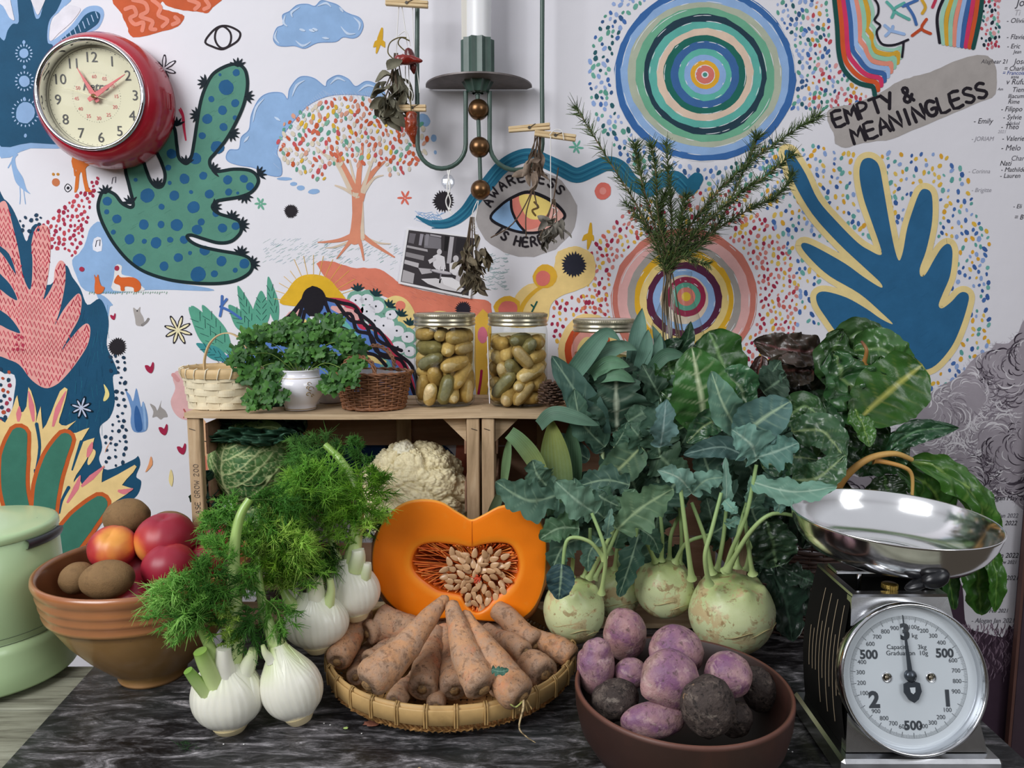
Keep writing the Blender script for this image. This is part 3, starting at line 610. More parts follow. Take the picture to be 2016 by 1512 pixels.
for s, c in (('1746,4 1760,20 1756,34', '62b2a6'), ('1780,6 1760,20 1790,38', '62b2a6'), ('1785,10 1798,30 1804,48', '4870ae'), ('1778,12 1806,0', '4870ae'), ('1815,0 1822,14 1816,26', 'd9a93a'), ('1742,50 1752,60 1744,70', '9fbce6'), ('1752,60 1780,67', '9fbce6'), ('1758,52 1756,60', '9fbce6'), ('1824,38 1814,56 1832,66', 'c4502c'), ('1812,58 1796,70', 'c4502c'), ('1836,14 1842,0', 'c23a55')): stroke(s, 6, c, 3, 3)
scatter(70, lambda: (RN.uniform(1936, 1968)-(0 if RN.random() < .8 else 6), RN.uniform(0, 96)), ['23303c', 'c2505a', 'd08088', '2f5f68', 'e0a0a0', 'b33a50', '6fae9c'], 1, 2.4, 4.4, 6.5)
# --- grey banner
poly('1628,222 1640,212 1662,208 1682,203 1712,192 1742,178 1770,160 1800,150 1830,142 1862,128 1905,112 1932,108 1950,114 1958,125 1962,150 1959,186 1930,200 1880,222 1830,243 1780,264 1745,276 1720,279 1690,284 1665,291 1645,282 1642,262 1632,244', 'aea7a3', 1, 3, 1)
letters('EMPTY &', 1646, 250, radians(19), 29, 6.6, '241f26', 2, 1.15); letters('MEANINGLESS', 1682, 283, radians(19.5), 30, 6.8, '241f26', 2, 1.25)
# --- names written on the wall
for s, x, y, h, c in (('- Olivier', 1981, 45, 14, '55535a'), ('- Flavien', 1981, 77, 14, '4a4850'), ('- Eric', 1982, 95, 13, '3a3840'), ('Jean', 1995, 105, 10, '3a3840'), ('Alaghear 21', 1931, 125, 12, '33303a'), ('Josef', 1996, 126, 16, '55535a'), ('= Charlie', 1976, 139, 13, '33303a'), ('= Francois', 1973, 147, 11, '2c4a9a'), ('anna', 1990, 154, 9, '33303a'),
                      ('v Rufus', 1980, 166, 16, '4a4850'), ('Am', 1964, 178, 8, '4a4850'), ('Tiene', 1992, 181, 14, '4a4850'), ('Iljacum', 1984, 193, 12, '33303a'), ('Rime', 1984, 204, 12, '33303a'), ('- Filippo', 1970, 219, 14, '2a2830'), ('- Sylvie', 1974, 235, 14, '4a4850'), ('Nickol', 1982, 246, 10, '5a5860'), ('- Theo', 1970, 254, 14, '33303a'),
                      ('2021', 1964, 262, 9, 'b5b2b8'), ('- Emily', 1916, 243, 15, '3f3d45'), ('- JORIAM', 1912, 277, 12, '9a98a0'), ('- Valerie', 1972, 277, 14, '3f3d45'), ('- Melo', 1970, 296, 16, '55535a'), ('Charles', 1990, 316, 14, '6a6870'), ('Nati', 1968, 326, 14, '2a2830'), ('- Corinna', 1906, 341, 12, 'aaa8ae'), ('- Mathilde', 1970, 338, 13, '3f3d45'), ('- Lauren', 1968, 350, 13, '3f3d45'),
                      ('- Brigitte', 1912, 378, 12, 'a09ea6'), ('- Eli', 1994, 410, 12, '33303a'), ('= B', 1996, 432, 14, '33303a'), ('Jo', 2000, 12, 22, '4a4850'), ('Ti', 1996, 30, 16, 'b5b2b8')): scribble(s, x, y, h, c, 1)
# --- grey swirl drawing at the right
SW = pp('1800,812 1815,790 1848,762 1885,742 1905,722 1925,700 1950,690 1962,676 1985,676 2005,655 2030,640 2030,985 1985,978 1955,985 1930,1000 1880,1000 1840,1010 1600,1010 1640,900 1740,860')
poly(SW, 'a69ea6', 1, 3, 1.5); sws = smooth(SW, 3, True)
for i in range(1700):
    x, y = RN.uniform(1640, 2020), RN.uniform(650, 1000)
    if not inside(x, y, sws): continue
    a = 2.2*math.sin(x/34)+1.7*math.cos(y/27)+RN.uniform(-.3, .3); r = RN.uniform(6, 22); q = [(x+r*cos(a+t)*1.1, y+r*sin(a+t)) for t in (0, .5, 1, 1.5, 2)]
    if all(inside(u, v_, sws) for u, v_ in q): stroke(q, RN.uniform(1, 3.4), RN.choice(['cfc9cf', 'dcd8dc', 'b7b0b8', 'e4e0e4']+['5f5660', '7b727c', '4a424c', '3a323c']*(2 if math.sin(x/45+1)+math.sin(y/38+2) > .1 else 0)+['8a818b']), 1.6+RN.random()*.6, 2, taper=True)
for i in range(260):      # ragged pencil edge
    j = RN.randrange(0, 60); p0 = sws[j % len(sws)]; a = RN.uniform(0, 6); l = RN.uniform(3, 12); stroke([(p0[0], p0[1]), (p0[0]+l*cos(a), p0[1]+l*sin(a))], 1.6, RN.choice(['b7b0b8', 'a79fa8']), 1.2, 0, taper=True)
LOW = pp('1840,1130 1880,1140 1895,1155 1898,1200 1905,1235 1935,1245 1975,1255 1996,1240 2006,1530 1820,1530 1820,1200')
poly(LOW, '4b3a48', 1, 2); lws = smooth(LOW, 2, True)
for i in range(240):
    x, y = RN.uniform(1885, 2000), RN.uniform(1225, 1330); a = RN.uniform(.8, 2); q = [(x, y), (x+8*cos(a), y+8*sin(a)), (x+14*cos(a+.3), y+16*sin(a))]; stroke(q, 1.8, RN.choice(['8a7484', '6b5866', '3a2c38', '9a8696']), 1.5, 2, taper=True)
for s, x, y, h, c in (('Alogan May 2022', 1942, 985, 14, '23202a'), ('Jan 2022', 1966, 1019, 12, '7a7880'), ('2022', 1978, 1034, 13, '23202a'), ('Jan 2022', 1960, 1098, 14, '23202a'), ('Nov 2021', 1964, 1110, 10, '33303a'), ('August 2021', 1944, 1142, 13, '23202a'), ('Alan Feb 2021', 1926, 1206, 11, '55535a'), ('- Alogan Jan 2021', 1912, 1226, 13, '6a6870')): scribble(s, x, y, h, c, 2.2)
M_wall = M_attr('white painted plaster', .75, var=(3.5, .965, 1.02), bumps=((60, .12, .002), (9, .15, .01)), spec=.3)
M_mural = M_attr('mural paint', .6, var=(28, .88, 1.08), bumps=((140, .25, .0012),), spec=.12)
wb = wall.build('wall_back', [M_wall, M_mural], kind='flat'); wb['kind'] = 'structure'
# dark edge of the painted door frame at the right
t_ = MB(); x0 = P(1998, 1200, WALL_Y-.01)[0]
t_.box((x0+.06, WALL_Y-.012, .1), (.11, .024, 1.6), col=lin('4a3a44'), b=.003); t_.box((x0+.002, WALL_Y-.02, .1), (.006, .012, 1.6), col=lin('6b4a42'))
ob = t_.build('trim_1', M_attr('dark frame paint', .5, var=(20, .8, 1.1))); ob['kind'] = 'structure'
# ================================================================ table top
def M_marble():
    m, nt, b = newmat('dark veined marble'); st = (1, 2.6, 1)
    tc = N(nt, 'ShaderNodeTexCoord'); mp = N(nt, 'ShaderNodeMapping'); mp.inputs['Rotation'].default_value = (0, 0, radians(-24)); mp.inputs['Scale'].default_value = (1, 3.4, 1); nt.links.new(tc.outputs['Object'], mp.inputs[0])
    def nz(sc, dt, ds, rg=.62):
        n = N(nt, 'ShaderNodeTexNoise'); n.inputs['Scale'].default_value = sc; n.inputs['Detail'].default_value = dt; n.inputs['Distortion'].default_value = ds; n.inputs['Roughness'].default_value = rg; nt.links.new(mp.outputs[0], n.inputs[0]); return n
    a = ramp(nt, nz(11, 10, 1.1, .74).outputs[0], [(.36, '151517'), (.47, '363637'), (.56, '767575'), (.68, 'cfcdcd')])
    c = ramp(nt, nz(30, 9, .9, .78).outputs[0], [(.36, '1c1c20'), (.52, '7e7b80'), (.68, 'f0ecf0')])
    x = mul(nt, a.outputs[0], c.outputs[0], .8, 'OVERLAY')
    g = ramp(nt, noise_fac(nt, 2.0, 3).outputs[0], [(.5, (0, 0, 0)), (.72, (.28,)*3)]); x = mul(nt, x, lin('5c6964'), g.outputs[0], 'MIX')
    nt.links.new(x, b.inputs[0]); b.inputs['Roughness'].default_value = .38; n2 = noise_fac(nt, 90, 5); bump(nt, b, n2.outputs[0], .18, .0008)
    r2 = ramp(nt, noise_fac(nt, 14, 5).outputs[0], [(.3, (.28,)*3), (.8, (.6,)*3)]); nt.links.new(r2.outputs[0], b.inputs['Roughness']); return m
def M_wood(name, c0, c1, c2, sc=6, st=(1, 12, 12), rough=.7, bm=.4):
    m, nt, b = newmat(name); n = noise_fac(nt, sc, 8, .65, stretch=st, dist=.6); r = ramp(nt, n.outputs[0], [(.3, c0), (.52, c1), (.75, c2)])
    n2 = noise_fac(nt, 7, 4); q = ramp(nt, n2.outputs[0], [(.3, (.78,)*3), (.7, (1.08,)*3)]); x = mul(nt, r.outputs[0], q.outputs[0])
    nt.links.new(x, b.inputs[0]); b.inputs['Roughness'].default_value = rough; b.inputs['Specular IOR Level'].default_value = .3; bump(nt, b, n.outputs[0], bm, .0012); return m
TB = .022
tw = MB()
yb = T(160, 1293)[1]
for i, (a, b_) in enumerate(((.55, .72), (.724, .90), (.904, 1.06), (1.064, yb))): tw.box((-.28, (a+b_)/2, -.025-.006), (1.9, b_-a, .03), b=.002)
tw.box((.14, yb+.175, -.031), (1.06, .34, .03), b=.002)
for sx in (-1.15, .6): tw.box((sx, .8, -.35), (.06, .06, .62), b=.003)
wt = props(tw.build('wooden_table', M_wood('weathered grey green boards', '4a463a', '8a8a78', 'a9aa98', 5, (1, 14, 8), .8, .8)), 'weathered grey wooden table boards under the dark marble slab', 'table')
mb = MB()
q = [T(200, 1296, 0)[:2], T(-40, 1560, 0)[:2]]; d = (q[1]-q[0]); q[1] = q[0]+d*1.25
ml = [tuple(q[0]), tuple(q[1]), (.66, q[1][1]), (.66, yb+.35), (-.50, yb+.35), (-.50, q[0][1])]
v = [(x, y, 0) for x, y in ml]+[(x, y, -.016) for x, y in ml]; n_ = len(ml)
mb.add(v, [list(range(n_)), list(range(n_, 2*n_))]+[(i, (i+1) % n_, n_+(i+1) % n_, n_+i) for i in range(n_)], None, 0, False)
props(mb.build('marble_slab', M_marble()), 'dark grey veined marble slab lying on the wooden table', 'marble slab')
# ================================================================ wall clock
cx, cy = 202, 203
c0 = P(225, 208, WALL_Y-.004); R0 = 127*mpp(WALL_Y, 200)*.985
t = thing('wall_clock', 'round red wall clock with cream dial hanging on the painted wall', 'clock', c0)
FW = A(0, -1, 0)
def along(prof): return [(r, z) for r, z in prof]
m_red = M_plain('glossy red enamel', 'b01c30', .22, coat=.6); m_chr = M_plain('polished chrome', 'd8d8dc', .08, 1); m_cream = M_plain('cream dial', 'd8d2b4', .6)
m_blk = M_plain('black paint', '1f1d20', .5); m_redp = M_plain('red hand paint', 'c4262a', .4)
DP = .088; k = MB()
k.lathe([(.0, 0), (R0*.93, 0), (R0*.985, .006), (R0*1.0, .02), (R0*.985, .05), (R0*.93, .068), (R0*.86, .08), (R0*.80, .086), (R0*.79, .083), (R0*.785, .06), (0, .058)], 72, c0, ax=FW)
k.build('case', m_red, t, t)
for i in range(4):
    kk = MB(); rr = []
    for a in np.linspace(-.12, .12, 9): rr.append(c0+A(R0*1.0*cos(a+.0), 0, R0*1.0*sin(a))+A(0, -.028-.008*i, 0)-A(.0015, 0, 0)*i)
    kk.tube(rr, .0022, 6); kk.build('rib', m_red, t, t)
k = MB(); k.lathe([(R0*.80, .080), (R0*.815, .088), (R0*.80, .093), (R0*.765, .092), (R0*.745, .084), (R0*.74, .062)], 72, c0, ax=FW); k.build('bezel', m_chr, t, t)
zd = .064; k = MB(); k.lathe([(0, zd), (R0*.745, zd)], 64, c0, ax=FW); k.build('dial', m_cream, t, t)
RD = R0*.72
def dialp(a, r, h=.0): return c0+A(r*sin(a), -(zd+h), r*cos(a))
tilt = radians(-3)
k = MB()
def dtext(k, s, ang, r, size, hh=.0008, rot=0, orient=None, col=None, off=0, shear=0, cpos=None):
    v, f = textmesh(s, size, shear, off); 
    if not len(v): return
    v = v-(v.max(0)+v.min(0))/2; c = dialp(ang, r, hh) if cpos is None else cpos
    X, Z = (A(1, 0, 0), A(0, 0, 1)) if orient is None else orient
    cr, sr = cos(rot), sin(rot); k.add([c+X*(a*cr-b*sr)+Z*(a*sr+b*cr) for a, b, _ in v], f, col, 0, False)
for i in range(1, 13): dtext(k, str(i), i*pi/6+tilt, RD*.81, .0265)
for i in range(60):
    a = i*pi/30+tilt; k.add([dialp(a, RD*.965)+.0007*(1.7 if i % 5 == 0 else 1)*A(cos(x), -.5, sin(x)) for x in (0, 1.57, 3.14, 4.71)], [(0, 1, 2, 3)], None, 0, False)
    k.add([dialp(a, RD*.5)+.0006*(1.5 if i % 5 == 0 else 1)*A(cos(x), -.5, sin(x)) for x in (0, 1.57, 3.14, 4.71)], [(0, 1, 2, 3)], None, 0, False)
dtext(k, 'Retro', 0, RD*.22, .021, off=.0003, shear=.25)
k.lathe([(RD*.995, 0), (RD*1.003, 0)], 64, c0+A(0, -(zd+.0008), 0), ax=FW)
k.build('numerals', m_blk, t, t)
k = MB()
for i, s in enumerate(('60', '05', '10', '15', '20', '25', '30', '35', '40', '45', '50', '55')): dtext(k, s, i*pi/6+tilt, RD*.42, .009)
dtext(k, 'VINTAGE', 0, RD*.11, .0075); k.build('minute_numerals', m_redp, t, t)
def hand(name, ang, L, wd, h, mat, tail=.18):
    k = MB(); a = ang+tilt; d = A(sin(a), 0, cos(a)); n = A(cos(a), 0, -sin(a)); c = c0+A(0, -(zd+h), 0)
    v = []
    for dz in (0, -.0012):
        v += [c-d*L*tail+n*wd*.35+A(0, dz, 0), c+n*wd*.5+A(0, dz, 0), c+d*L+n*wd*.04+A(0, dz, 0), c+d*L-n*wd*.04+A(0, dz, 0), c-n*wd*.5+A(0, dz, 0), c-d*L*tail-n*wd*.35+A(0, dz, 0)]
    k.add(v, [list(range(6)), list(range(6, 12))]+[(i, (i+1) % 6, 6+(i+1) % 6, 6+i) for i in range(6)], None, 0, False); k.build(name, mat, t, t)
hand('hour_hand', radians(-27), RD*.66, .010, .006, m_redp); hand('minute_hand', radians(60), RD*.80, .010, .009, m_redp); hand('second_hand', radians(-72), RD*.85, .001, .012, M_plain('grey brass', '8a8468', .4, .6), .35)
k = MB(); k.lathe([(0, zd+.014), (.004, zd+.013), (.004, zd+.004)], 16, c0, ax=FW); k.build('hub', M_plain('brass cap', 'b0804a', .3, .8), t, t)
m_glass = M_clear('clear glass', (.985, .99, .985), .004, .04, .10)
k = MB(); k.lathe([(0, .1), (R0*.3, .099), (R0*.6, .094), (R0*.74, .087)], 48, c0, ax=FW); k.build('glass', m_glass, t, t)
# ================================================================ candle lamp on the wall
LY = 1.50
lc = P(942, 160, LY); mg = M_plain('dark green enamel', '41584f', .35, var=(40, .8, 1.15)); px = mpp(LY, 100)
t = thing('wall_candle_lamp', 'green metal wall candle lamp with white candle and three brass balls', 'wall lamp', P(942, 380, WALL_Y))
k = MB(); tp = P(943, -60, LY); bt = P(943, 80, LY)
k.tube([bt, tp], 24*px, 32); k.build('candle', M_plain('white wax tube', 'e9e9ea', .35, sss=.1), t, t)
k = MB(); k.box(P(917, 20, LY+.012), (.016, .012, .20)); k.build('candle_back_strip', M_plain('old white paint', 'd9d5cc', .5), t, t)
k = MB(); n = 10; G = []
zt, zb_ = P(940, 79, LY)[2], P(940, 182, LY)[2]; cc = P(940, 79, LY)
for z, s in ((zt, 1), (zt-.001, 1.0), (zb_+.03, 1), (zb_+.02, .98), (zb_, .62), (zb_-.002, .4)):
    ring = []
    for i in range(n*6):
        a = i*2*pi/(n*6); r = 33*px*s*(1-.17*abs(sin(a*n/2))); ring.append((cc[0]+r*cos(a), LY+r*sin(a), z))
    G.append(ring)
k.grid(G, False, True, sm=False); k.build('fluted_cup', mg, t, t)
k = MB(); pc = P(943, 173, WALL_Y-.006); rw = 104*mpp(WALL_Y, 173)
rows = []
for s in (0.02, .5, .9, .985, 1):
    rows.append([(pc[0]+rw*s*cos(a), WALL_Y-.006-rw*s*sin(a), pc[2]+(.003 if s > .95 else 0)) for a in np.linspace(0, pi, 41)])
k.grid(rows); rows2 = [[(x, y, z-.003) for x, y, z in r] for r in rows]; k.grid(rows2); k.grid([rows[-1], rows2[-1]])
k.build('drip_plate', M_plain('worn brown metal', '6e6664', .45, .3, var=(60, .7, 1.2)), t, t)
def uarm(x_out, x_in, ytop, ybot, name='arm'):
    k = MB(); p = [P(x_out, -70 if ytop is None else ytop, LY), P(x_out-1, 150, LY)]; cxm, r = (x_out+x_in)/2, abs(x_in-x_out)/2; s = 1 if x_in > x_out else -1
    for a in np.linspace(0, pi, 15): p.append(P(cxm-s*r*cos(a), ybot-r*1.0+r*sin(a), LY))
    p.append(P(x_in-s*0, 180, LY)); k.tube(p, 4.6*px, 10); k.build(name, mg, t, t)
uarm(822, 917, None, 332); uarm(1068, 964, None, 335)
for i, y in enumerate((216, 290, 374)):
    k = MB(); c = P(942+i*2, y, LY); r = (20.5 if i < 2 else 20)*px
    k.lathe([(r*sin(a), -r*cos(a)) for a in np.linspace(.001, pi-.001, 25)], 32, c); k.build('brass_ball', M_plain('aged brass', '7a5a3c', .3, .85, var=(30, .75, 1.2)) if i == 0 else bpy.data.materials['aged brass'], t, t)
k = MB(); k.tube([P(940, 175, LY), P(946, 362, LY)], 4.2*px, 10); k.tube([P(941, 176, LY), P(941, 186, LY)], 7*px, 10); k.build('stem', mg, t, t)
for x in (822, 1068):
    k = MB(); a = P(x, -62, LY); k.tube([a, A(a[0], WALL_Y, a[2])], .006, 10); k.build('wall_fixing', mg, t, t)
# ================================================================ photograph
t_ = MB(); cs = [P(801, 449, WALL_Y-.006), P(939, 466, WALL_Y-.006), P(926, 588, WALL_Y-.006), P(784, 558, WALL_Y-.006)]
def qp(u, v, h=0): 
    p_ = (cs[0]*(1-u)+cs[1]*u)*(1-v)+(cs[3]*(1-u)+cs[2]*u)*v; return p_-A(0, h, 0)
def qpoly(pts, c, h): t_.add([qp(u, v, h*.0003) for u, v in pts], [list(range(len(pts)))], lin(c), 0, False)
qpoly([(0, 0), (1, 0), (1, 1), (0, 1)], 'e8e6e8', 0); t_.add([qp(u, v, -.0012) for u, v in ((0, 0), (1, 0), (1, 1), (0, 1))], [(0, 1, 2, 3)], lin('e8e6e8'))
qpoly([(.03, .03), (.97, .03), (.97, .96), (.03, .96)], '3b3639', 1)
def el(cx, cy, a, b, n=14, rot=0): return [(cx+a*cos(x)*cos(rot)-b*sin(x)*sin(rot), cy+a*cos(x)*sin(rot)+b*sin(x)*cos(rot)) for x in np.linspace(0, 2*pi, n, False)]
for pts, c, h in (([(.04, .30), (.33, .32), (.34, .36), (.04, .34)], 'a9a4a6', 2), ([(.04, .42), (.3, .44), (.3, .52), (.04, .50)], '8d888a', 2), ([(.04, .56), (.24, .58), (.24, .66), (.04, .63)], 'bdb8ba', 2), ([(.04, .74), (.2, .77), (.2, .95), (.04, .95)], 'b0abad', 2), ([(.26, .08), (.5, .1), (.52, .28), (.28, .3)], '79757a', 2),
                  ([(.2, .07), (.25, .07), (.24, .27), (.2, .27)], '97929a', 3), ([(.28, .06), (.33, .06), (.33, .26), (.28, .26)], '8a868c', 3), ([(.62, .05), (.68, .05), (.68, .5), (.62, .5)], 'b5b0b4', 3), ([(.55, .05), (.61, .06), (.6, .3), (.56, .3)], '1b181b', 3), ([(.72, .05), (.95, .07), (.95, .4), (.72, .3)], '2a262a', 3),
                  (el(.5, .33, .035, .05), 'cfcacd', 5), ([(.42, .42), (.48, .37), (.58, .4), (.62, .6), (.5, .64), (.44, .58)], 'dedadd', 4), ([(.36, .5), (.45, .42), (.47, .47), (.39, .56)], 'd0cbce', 5), (el(.74, .4, .04, .055), 'c5c0c3', 5), ([(.66, .5), (.74, .44), (.82, .5), (.8, .68), (.68, .66)], 'e6e2e5', 4), (el(.84, .5, .04, .055), 'b9b4b8', 6),
                  ([(.78, .62), (.86, .55), (.94, .62), (.92, .78), (.76, .8)], 'cdc8cb', 5), (el(.56, .66, .16, .035), '77727a', 6), (el(.56, .655, .14, .025), 'c9c4c8', 6.5), ([(.55, .68), (.57, .68), (.57, .85), (.55, .85)], '8d888e', 5), ([(.24, .66), (.42, .64), (.44, .7), (.3, .76)], 'b5b0b3', 4), ([(.3, .84), (.5, .78), (.72, .8), (.9, .86), (.86, .93), (.6, .94), (.4, .9)], 'dad6d8', 5),
                  ([(.56, .74), (.72, .72), (.9, .8), (.8, .9), (.62, .86)], 'efecee', 6), ([(.52, .56), (.54, .56), (.54, .64), (.52, .64)], 'e8e4e8', 7.5), ([(.58, .56), (.6, .56), (.6, .64), (.58, .64)], 'e8e4e8', 7.5), ([(.05, .08), (.14, .08), (.13, .26), (.05, .25)], '6b666b', 2), ([(.34, .05), (.5, .06), (.5, .09), (.34, .08)], 'a19ca1', 4)): qpoly(pts, c, h)
o = t_.build('photograph', M_attr('photo paper', .3, spec=.4), at=cs[3], kind='flat'); props(o, 'black and white photograph of people at a cafe table pinned to the wall', 'photograph')
# ================================================================ crates
M_pine = M_wood('raw pine board', 'a38a6a', 'c9ae8b', 'dcc7a6', 4, (1.2, 14, 14), .75, .3)
M_pinev = M_wood('raw pine post', '9c8363', 'c2a582', 'd8c19f', 4, (14, 14, 1.2), .75, .3)
M_ply = M_wood('thin veneer', '8a6850', 'a58068', 'bb9880', 3, (1, 9, 9), .8, .3)
M_ink = M_plain('grey stamp ink', '6e6257', .8); M_stp = M_plain('steel staple', '5a5550', .4, .8)
YF, YB = 1.30, 1.528
ZT = P(600, 812, YF)[2]; TH = .009
def crate(xl, xr, label, brackets, text):
    t = thing('wooden_crate', label, 'crate', ((xl+xr)/2, YF, 0), 'fruit crates standing on their sides')
    z0, z1 = .001, ZT; pw = .022
    for (x, s) in ((xl, 1), (xr, -1)):
        for y in (YF+.009, YB-.012):
            k = MB(); k.box((x+s*(pw/2+.0002), y, (z0+z1-TH)/2), (pw, .018, z1-z0-TH), b=.0015); o = k.build('corner_post', M_pinev, t, t)
            if text and x == xl and y < 1.4:
                k = MB(); s_ = MB(); L = z1-z0
                u = 0; hh = .0085; txt = 'MA E/ABALL LASE GROW 200'
                for ch in txt:
                    wch = 4.6 if ch in 'MW' else (2.2 if ch in ' .' else 4)
                    for st in STROKES[ch]:
                        q = smooth(pp(st), 2); pts = np.array([(x+.016-b/6*hh, YF-.0006, .12+(u+a)/6*hh) for a, b in q]); k.tube(pts, .0005, 4)
                    u += wch+1.6
                k.build('stamped_letters', M_ink, o, t)
        for zc in (z0+.04, z0+.13, z0+.235, z1-.05):
            k = MB(); k.box((x+s*.004+s*.0215-s*.0, (YF+YB)/2, zc), (.004, YB-YF-.04, .055), b=.0008); k.build('end_slat', M_ply, t, t)
    for i, (a, b) in enumerate(((YF-.004, YF+.095), (YF+.103, YF+.165), (YF+.172, YB))):
        k = MB(); n = 25; wx = np.linspace(xl-.002, xr+.002, n); sag = -.003*np.sin(np.linspace(0, pi, n))*(1 if i == 0 else .6)
        R = []
        for (y, dz) in ((a, 0), (b, 0), (b, -TH), (a, -TH)): R.append([(x, y, z1+dz+s_) for x, s_ in zip(wx, sag)])
        k.grid(np.transpose(np.array(R), (1, 0, 2)), False, True, sm=False); G0 = np.array(R)[:, 0]; G1 = np.array(R)[:, -1]; k.add(G0, [(3, 2, 1, 0)], sm=False); k.add(G1, [(0, 1, 2, 3)], sm=False)
        k.build('top_board', M_pine, t, t)
        if i != 1: k = MB(); k.box(((xl+xr)/2, (a+b)/2, z0+TH/2), (xr-xl-.05, b-a, TH), b=.001); k.build('bottom_board', M_pine, t, t)
    for zc, h in (((z1-.058, .092), (z0+.16, .05), (z0+.05, .06)) if text else ((z1-.058, .092), (z1-.153, .092), (z0+.14, .09), (z0+.048, .09))):
        k = MB(); k.box(((xl+xr)/2, YB-.001, zc), (xr-xl-.02, .003, h), b=.0006); k.build('back_slat', M_ply, t, t)
    for x in (xl+(xr-xl)*.25, xl+(xr-xl)*.68):
        k = MB(); k.box((x, YB-.008, (z0+z1)/2-.01), (.03, .008, z1-z0-.05), b=.001); k.build('back_batten', M_pinev, t, t)
    for bx, s in brackets:
        k = MB(); a = A(bx, YF+.019, z1-TH-.001); v = [a, a+A(s*.045, 0, 0), a+A(0, 0, -.045)]; v += [p_+A(0, .008, 0) for p_ in v]
        k.add(v, [(0, 1, 2), (5, 4, 3), (0, 3, 4, 1), (1, 4, 5, 2), (2, 5, 3, 0)], None, 0, False); k.build('corner_bracket', M_pine, t, t)
    k = MB()
    for zc in (z1-.03, z0+.16, z0+.05):
        for x in (xl+.009, xr-.009): k.tube([(x-.005, YF-.001, zc+.002), (x+.005, YF-.001, zc-.001)], .0006, 5)
    k.build('staple', M_stp, t, t)
xa, xb = P(371, 900, YF)[0], P(944, 900, YF)[0]
crate(xa, xb, 'left wooden crate on its side holding cabbage and cauliflower', [(xb-.024, -1)], True)
crate(xb+.004, xb+.004+.47, 'right wooden crate on its side behind the leeks', [(xb+.027, 1)], False)
# ================================================================ pickle jars
M_lid = M_plain('brushed gold tin lid', 'c4bda6', .3, .9, var=(60, .85, 1.08)); M_brine = M_clear('pickle brine', (.92, .865, .70), .005, .05, .02); M_jar = M_clear('jar glass', (.96, .98, .96), .012, .02, .28)
M_gherk = M_attr('gherkin skin', .35, var=(160, .72, 1.12), layers=((90, .58, .72, '8f8550', .5),), bumps=((240, .5, .001),), spec=.5)
def gherkin(c, d, L, r, bend, col, label, group):
    d = nrm(d); c = np.asarray(c); u = nrm(np.cross(d, A(.3, .5, .8))); n = 15; s = np.linspace(-1, 1, n)
    pts = np.array([c+d*L/2*x+u*bend*(1-x*x) for x in s]); rr = r*np.sqrt(np.clip(1-np.abs(s)**3.2, 0, 1))*.98+.0004
    k = MB(); k.tube(pts, rr, 12, lin(col)*RN.uniform(.85, 1.15)); G = k.v[0]; k.v[0] = G+fbm(G*150, 2, RN.random()*9)[:, None]*.0009*nrm(A(1, 1, 1))
    o = k.build('gherkin', M_gherk, at=tuple(c-A(0, 0, r))); return props(o, label, 'gherkin', group)
